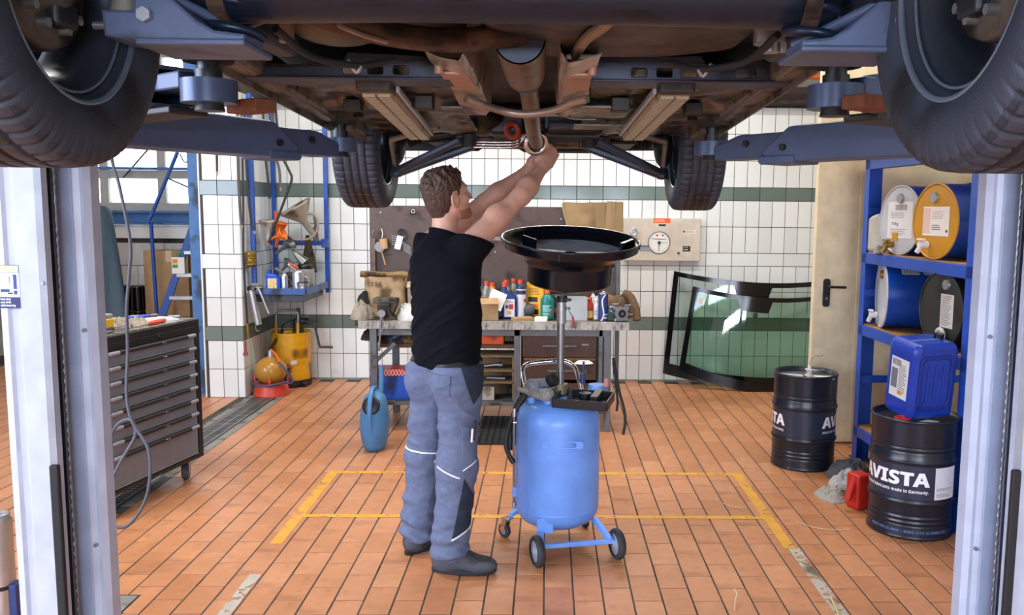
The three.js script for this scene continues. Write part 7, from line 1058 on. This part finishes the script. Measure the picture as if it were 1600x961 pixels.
// ---------------------------------------------------------------- corner with hanging funnels, hoses and oil cans
const rackBlue2 = M(0x1a4fb0, 0.4, 0, { map: tGrime });
{
  const t = T('drip_shelf', 'blue steel drip shelf with uprights in the tiled corner', 'shelf', [-2.34, 0, -7.84]), L = (x0, x1, y0, y1, z0, z1, r) => b2(x0 + 2.34, x1 + 2.34, y0, y1, z0 + 7.84, z1 + 7.84, r);
  mesh('upright', rackBlue2, [L(-2.585, -2.545, 0.99, 2.62, -7.58, -7.54, 0.003)], t); mesh('upright', rackBlue2, [L(-2.1, -2.06, 0.85, 2.62, -8.2, -8.16, 0.003)], t); mesh('upright', rackBlue2, [L(-2.59, -2.55, 0.85, 2.62, -8.2, -8.16, 0.003)], t);
  mesh('hanging_rail', rackBlue2, [L(-2.6, -2.06, 1.3, 1.345, -8.12, -8.09, 0.003)], t); mesh('hanging_rail', rackBlue2, [L(-2.6, -2.06, 2.3, 2.34, -8.15, -8.12, 0.003)], t); mesh('rail_bracket', rackBlue2, [L(-2.11, -2.05, 1.28, 1.36, -8.14, -8.08, 0.003)], t);
  mesh('tray', M(0x35568f, 0.4, 0.2, { map: tGrime }), [L(-2.6, -2.07, 0.9, 0.908, -8.2, -7.44, 0.002), L(-2.47, -2.09, 0.9, 0.955, -7.45, -7.436, 0.002), L(-2.078, -2.066, 0.9, 0.96, -8.2, -7.44, 0.002)], t); mesh('tray_underside', K.darkSteel, [L(-2.56, -2.12, 0.83, 0.9, -8.15, -7.5, 0.004)], t);
}
const TY = 0.9085;
function funnel(label, mat, p, r, h, tip, tilt, name = 'funnel') { const g = T(name, label, 'funnel', p); g.rotation.set(...tilt); mat.side = THREE.DoubleSide; mesh('cone', mat, [la([[tip, 0], [tip * 1.15, h * 0.35], [r * 0.96, h * 0.93], [r, h * 0.94], [r, h], [r * 0.95, h]], 0, -h * 0.5, 0, 40)], g); mesh('spout', mat, [la([[tip * 0.55, -h * 0.45], [tip * 0.6, -h * 0.45], [tip, 0]], 0, -h * 0.5, 0, 24)], g); return g; }
funnel('large milky funnel hanging tilted in the tiled corner', M(0xb3aa98, 0.5, 0, { map: tGrime, transmission: 0.25, thickness: 0 }), [-2.24, 1.56, -7.93], 0.155, 0.24, 0.03, [0.25, 0, 0.5]);
funnel('white funnel behind the blue left upright', M(0xd7d3ca, 0.45, 0, { map: tGrime }), [-2.5, 1.46, -7.75], 0.075, 0.15, 0.02, [0.1, 0, 0]);
funnel('orange upright funnel beside the white funnel', M(0xe0600f, 0.4, 0, { map: tMottle }), [-2.4, 1.44, -7.76], 0.06, 0.16, 0.018, [0.1, 0, -0.25]);
funnel('small orange funnel lying on its side on the rail', M(0xea7412, 0.4, 0, { map: tMottle }), [-2.37, 1.4, -7.62], 0.062, 0.12, 0.012, [0.2, 0, -1.15]);
funnel('grey metal funnel below the small orange funnel', M(0x7d8584, 0.35, 0.6, { map: tGrime }), [-2.33, 1.31, -7.7], 0.07, 0.13, 0.015, [0.3, 0, -0.9]); funnel('small grey funnel on the drip shelf behind the blue bottle', M(0x7c8886, 0.4, 0.3, { map: tGrime }), [-2.36, 1.13, -7.8], 0.05, 0.1, 0.012, [0.2, 0, -0.7]);
solo('orange_tube', 'short orange tube standing behind the white funnel', 'tube', K.orange, [cy(0.018, 0.018, 0.1, 0, 0, 0, 'y', 16)], [-2.45, 1.57, -7.85]);
{ const t = T('oil_bottle', 'blue oil bottle with a yellow label on the drip shelf', 'bottle', [-2.4, TY, -7.56], 0.1); mesh('bottle_body', M(0x1747c0, 0.35), [ex(roundPts([[-0.06, 0], [0.06, 0], [0.06, 0.12], [0.03, 0.16], [-0.06, 0.17]], 0.012), 0.07, 0.012)], t); mesh('screw_cap', M(0x143a9c, 0.4), [cy(0.02, 0.02, 0.03, -0.03, 0.185, 0, 'y', 18)], t); const d = decal(0.075, 0.1, canvasTex(96, 128, (c, w, h) => { c.fillStyle = '#e6d38c'; c.fillRect(0, 0, w, h); lineText(c, 12, 12, 70, 4, 22, '#c98a4a'); c.fillStyle = '#d9913a'; c.fillRect(56, 96, 26, 22); })); mesh('bottle_label', d.mat, [at(d.geo(), -0.004, 0.075, 0.0358)], t); }
function oilCan(label, p, r, h, s) { const t = T('oil_can', label, 'oil can', p, s); mesh('can_body', K.alu, [la([[0, 0], [r, 0], [r + 0.002, 0.006], [r, 0.012], [r, h], [r * 0.7, h + 0.02], [r * 0.4, h + 0.03], [0, h + 0.032]], 0, 0, 0, 36)], t); mesh('spout', K.alu, [tb([[0, h + 0.01, 0], [-0.03, h + 0.035, 0], [-0.085, h + 0.075, 0]], 0.013, 20, 10)], t); mesh('handle', K.alu, [tb([[r, h * 0.8, 0], [r + 0.035, h * 0.7, 0], [r + 0.035, h * 0.3, 0], [r, h * 0.15, 0]], 0.005, 24, 8)], t); return t; }
{ const a = oilCan('large aluminium oil can with an orange handle on the drip shelf', [-2.2, TY, -7.62], 0.052, 0.17, 0.2); mesh('pump_lever', K.orange, [tb([[0.0, 0.21, 0], [-0.02, 0.225, 0.02], [-0.06, 0.25, 0.03]], 0.011, 16, 8)], a); } oilCan('small dented aluminium can beside the blue bottle', [-2.31, TY, -7.58], 0.032, 0.14, 0.9);
{ const t = T('measuring_jug', 'clear measuring jug holding a dark cone at the right shelf end', 'jug', [-2.165, TY, -7.72]); mesh('jug_body', M(0xc6c6bf, 0.25, 0, { transmission: 0.55, thickness: 0 }), [la([[0, 0.002], [0.06, 0.002], [0.066, 0.01], [0.078, 0.2], [0.081, 0.2], [0.069, 0.006], [0, 0]], 0, 0, 0, 36)], t); mesh('black_cup', K.black, [la([[0.04, 0.16], [0.062, 0.205], [0.066, 0.23], [0.05, 0.25], [0, 0.255]], 0, 0, 0, 30)], t); mesh('metal_cone', M(0x8d9089, 0.35, 0.7, { map: tGrime }), [rod([0.0, 0.25, 0], [-0.11, 0.36, 0.0], 0.055, 24, 0.012)], t); each('mark', K.white, [0.06, 0.1, 0.14].map((y) => bx(0.03, 0.003, 0.002, 0, y, 0.074 + y * 0.03, 0)), t); }
{ const t = T('tin', 'shallow tins stacked at the right front of the drip shelf', 'tin', [-2.13, TY, -7.52]); mesh('tin_body', K.alu, [cy(0.045, 0.045, 0.06, 0, 0.03, 0, 'y', 30), cy(0.055, 0.05, 0.03, 0, 0.075, 0, 'y', 30)], t); mesh('tin_lid', K.darkSteel, [cy(0.047, 0.047, 0.006, 0, 0.093, 0, 'y', 30)], t); }
{ const t = T('wire_tin', 'wire handled tin behind the small dented can', 'tin', [-2.3, TY, -7.78]); mesh('tin_body', M(0x7f8f8a, 0.4, 0.4, { map: tGrime }), [cy(0.055, 0.05, 0.16, 0, 0.08, 0, 'y', 30, true)], t); mesh('wire_handle', K.steel, [tb([[0.055, 0.14, 0], [0.09, 0.12, 0], [0.09, 0.04, 0], [0.06, 0.03, 0]], 0.003, 20, 6)], t); }
solo('dark_cloth', 'dark green cloth hanging from the rail in the corner', 'cloth', M(0x3e3b2f, 0.95, 0, { map: tDirty }), [grid(24, 20, (u, v) => { const a = u * 6.283; const w = lerp(0.015, 0.075, v) * (1 + 0.25 * Math.sin(a * 3 + v * 3)); return [Math.cos(a) * w, -v * 0.34, -Math.sin(a) * w * 0.6]; })], [-2.2, 1.4, -7.95]); solo('dark_cone', 'dark grey metal cone standing between the two aluminium cans', 'funnel', M(0x4c504b, 0.5, 0.4, { map: tGrime }), [la([[0.045, 0], [0.047, 0.003], [0.008, 0.15], [0, 0.15]], 0, 0, 0, 26)], [-2.255, TY, -7.66]);
{ const t = T('filter_bowl', 'amber glass filter bowl mounted on the blue left upright', 'filter', [-2.57, 1.19, -7.5]); mesh('bowl', M(0x8a6a14, 0.15, 0, { transmission: 0.3, thickness: 0 }), [la([[0, -0.05], [0.03, -0.05], [0.044, -0.035], [0.044, 0.02], [0.036, 0.024], [0.036, 0.034], [0.044, 0.04], [0.044, 0.075], [0.03, 0.085], [0, 0.085]], 0, 0, 0, 30)], t); each('clamp_ring', K.brass, [-0.03, 0.03].map((y) => at(rot(new THREE.TorusGeometry(0.046, 0.005, 8, 30), Math.PI / 2), 0, y, 0)), t); }
function hose(label, pts, r, end, mat = K.hose) { const t = T('hanging_hose', label, 'hose', pts[0]); const q = pts.map((p) => p.map((v, i) => v - pts[0][i])); mesh('hose_tube', mat, tb(q, r, 48, 10), t); if (end) { const e = q[q.length - 1], d = q[q.length - 2]; const k = e.map((v, i) => v + (v - d[i]) * 0.25); mesh('nozzle', end, [rod(e, k, r * 1.3, 12, r * 0.8)], t); } }
hose('black hose hanging on the front of the tiled pillar', [[-2.77, 2.4, -7.38], [-2.78, 2.1, -7.37], [-2.785, 1.95, -7.37]], 0.008, K.chrome);
hose('thick grey hose at the pillar corner ending above the shelf', [[-2.6, 2.5, -7.38], [-2.605, 2.0, -7.36], [-2.6, 1.62, -7.36], [-2.59, 1.5, -7.36]], 0.012, K.zinc, M(0x4b4a45, 0.5)); hose('thin black hose hanging past the filter bowl down to a brass tip', [[-2.575, 2.5, -7.4], [-2.575, 1.7, -7.37], [-2.585, 1.2, -7.36], [-2.57, 0.66, -7.36]], 0.009, K.brass); hose('black hose curving down beside the blue left upright', [[-2.56, 2.5, -7.42], [-2.545, 1.9, -7.4], [-2.525, 1.55, -7.4], [-2.5, 1.45, -7.4]], 0.011, K.zinc);
hose('short black hose with an angled nozzle left of centre in the corner', [[-2.46, 2.5, -7.6], [-2.45, 2.1, -7.6], [-2.425, 1.85, -7.58], [-2.42, 1.75, -7.58]], 0.01, K.darkSteel); hose('grey hose with a bright metal end in the corner', [[-2.42, 2.5, -7.7], [-2.4, 2.15, -7.7], [-2.365, 1.98, -7.7], [-2.36, 1.83, -7.7]], 0.011, K.chrome, M(0x55534d, 0.5));
hose('long black hose with a jointed wand slanting across the funnels', [[-2.37, 2.5, -7.66], [-2.34, 2.15, -7.66], [-2.27, 1.98, -7.66], [-2.245, 1.9, -7.66], [-2.29, 1.76, -7.64], [-2.42, 1.42, -7.62]], 0.011, K.darkSteel); hose('coiled tan hose looping out of the milky funnel', [[-2.17, 1.6, -7.85], [-2.09, 1.58, -7.83], [-2.07, 1.47, -7.82], [-2.13, 1.38, -7.82], [-2.24, 1.36, -7.82], [-2.32, 1.37, -7.8]], 0.011, null, M(0x8a7d6c, 0.5));
solo('tyre_lever', 'dark flat bar leaning by the right blue upright', 'lever', K.darkSteel, [bar([-2.08, 1.35, -7.85], [-2.12, 1.58, -7.9], 0.022, 0.01, 0.002)]); solo('syringe', 'thin brown tube standing on the rail near the right upright', 'tube', M(0x6d6256, 0.5, 0.3), [rod([-2.16, 1.34, -8.05], [-2.17, 1.47, -8.05], 0.014, 12)]);
{ const t = T('grease_gun', 'silver grease gun hanging below the drip shelf', 'grease gun', [-2.55, 0.92, -7.42]); mesh('barrel', K.alu, [rod([0, 0.02, 0], [0.055, -0.28, 0], 0.03, 24)], t); mesh('head', M(0x8c8e8c, 0.4, 0.6, { map: tDirty }), [bx(0.07, 0.045, 0.05, 0.005, 0.035, 0, 0.01), cy(0.014, 0.014, 0.1, 0.05, 0.045, 0, 'x', 12)], t); mesh('lever', K.alu, [tb([[0.06, 0.05, 0.01], [0.09, -0.02, 0.01], [0.12, -0.1, 0.01], [0.15, -0.18, 0.01]], 0.01, 24, 8)], t); mesh('coupling', K.steel, [tb([[0.03, -0.29, 0], [0.035, -0.33, 0], [0.06, -0.335, 0]], 0.005, 16, 6)], t); }
solo('sink_tag', 'small red brown knob hanging on a cord on the pillar', 'knob', M(0x8a4a38, 0.6), [rod([0, 0, 0], [0, -0.1, 0], 0.012, 10), cy(0.02, 0.02, 0.02, 0, -0.11, 0, 'z', 14)], [-2.6, 0.5, -7.375]);
// yellow waste oil pump and spherical sprayer
{
  const t = T('oil_pump', 'worn yellow oil barrel pump with a crank in the tiled corner', 'oil pump', [-2.385, 0, -7.98]), yel = M(0xe6a60f, 0.4, 0, { map: tGrime });
  mesh('barrel', yel, [la([[0, 0.06], [0.175, 0.06], [0.18, 0.07], [0.18, 0.1], [0.184, 0.105], [0.18, 0.11], [0.18, 0.4], [0.184, 0.405], [0.18, 0.41], [0.18, 0.49], [0.184, 0.5], [0.175, 0.505], [0.165, 0.495], [0, 0.495]], 0, 0, 0, 56)], t); mesh('base', K.black, [cy(0.18, 0.18, 0.05, 0, 0.035, 0, 'y', 48), cy(0.03, 0.03, 0.03, 0.15, 0.03, 0.11, 'x', 20)], t);
  mesh('hoop_handle', K.steel, [tb([[-0.1, 0.48, 0.12], [-0.1, 0.66, 0.1], [-0.085, 0.7, 0.1], [-0.05, 0.71, 0.1], [0.05, 0.71, 0.1], [0.085, 0.7, 0.1], [0.1, 0.66, 0.1], [0.1, 0.48, 0.12]], 0.009, 60, 10)], t); each('handle_sleeve', yel, [-0.1, 0.1].map((x) => cy(0.013, 0.013, 0.2, x, 0.5, 0.117, 'y', 14)), t);
  mesh('pump_head', K.darkSteel, [cy(0.045, 0.05, 0.12, 0.07, 0.56, 0, 'y', 24), bx(0.03, 0.14, 0.05, 0.075, 0.65, 0, 0.006), cy(0.03, 0.03, 0.08, 0.13, 0.6, 0, 'x', 20)], t); mesh('crank', K.darkSteel, [rod([0.14, 0.6, 0.03], [0.25, 0.58, 0.04], 0.012, 10), rod([0.23, 0.585, 0.04], [0.28, 0.36, 0.05], 0.011, 10), rod([0.27, 0.365, 0.05], [0.4, 0.365, 0.06], 0.011, 10)], t); mesh('lid', yel, [cy(0.06, 0.07, 0.03, -0.04, 0.505, 0.02, 'y', 28)], t); mesh('suction_hose', K.hose, [tb([[-0.05, 0.52, 0.08], [-0.08, 0.46, 0.15], [-0.13, 0.36, 0.22], [-0.14, 0.29, 0.26]], 0.013, 30, 10), tb([[0.06, 0.62, 0.04], [0.0, 0.6, 0.07], [-0.06, 0.56, 0.06], [-0.07, 0.52, 0.04]], 0.006, 24, 8)], t); mesh('tap', K.brass, [cy(0.02, 0.02, 0.05, 0.02, 0.2, 0.19, 'z', 16), rod([-0.03, 0.2, 0.21], [0.06, 0.2, 0.21], 0.009, 8)], t); mesh('worn_label', K.paper, [ex([[0, 0], [0.05, 0.01], [0.055, 0.04], [0.02, 0.045], [-0.01, 0.03]], 0.003, 0.0005, [], 0.05, 0.215, 0.175)], t);
}
{
  const t = T('sprayer', 'amber ball sprayer on a red base in front of the yellow pump', 'sprayer', [-2.44, 0, -7.55]);
  mesh('base', M(0xd8432a, 0.4, 0, { map: tMottle }), [la([[0.155, 0], [0.158, 0.006], [0.135, 0.1], [0.128, 0.106], [0.1, 0.106], [0.1, 0.1], [0, 0.1]], 0, 0, 0, 48)], t); mesh('tank_ball', M(0xb98534, 0.22, 0, { map: tMottle }), [sp(0.138, 0, 0.215, 0, 1, 0.9, 1, 40, 26)], t); each('strut', M(0xd8432a, 0.4), [0.2, 1.9, 3.4, 5.0].map((a) => bx(0.016, 0.09, 0.012, 0.14 * Math.sin(a), 0.13, 0.14 * Math.cos(a), 0.003, 0, a)), t);
  mesh('neck', K.alu, [cy(0.022, 0.026, 0.06, 0, 0.365, 0, 'y', 20), cy(0.028, 0.028, 0.02, 0, 0.335, 0, 'y', 20)], t); mesh('spray_lance', K.orange, [tb([[0.0, 0.4, 0.0], [0.06, 0.36, 0.04], [0.1, 0.3, 0.08]], 0.011, 16, 8)], t); mesh('spray_hose', M(0x3a4b6e, 0.5), [tb([[0.1, 0.3, 0.08], [0.15, 0.24, 0.08], [0.19, 0.16, 0.05], [0.19, 0.11, 0.04], [0.13, 0.12, 0.09], [0.0, 0.105, 0.16], [-0.12, 0.11, 0.1], [-0.16, 0.12, -0.02], [-0.1, 0.11, -0.13], [0.05, 0.115, -0.15], [0.16, 0.12, -0.05]], 0.01, 90, 8)], t);
}
// ---------------------------------------------------------------- draw
scene.traverse((o) => { if (o.isMesh) o.castShadow = o.receiveShadow = true; });
renderer.render(scene, camera);
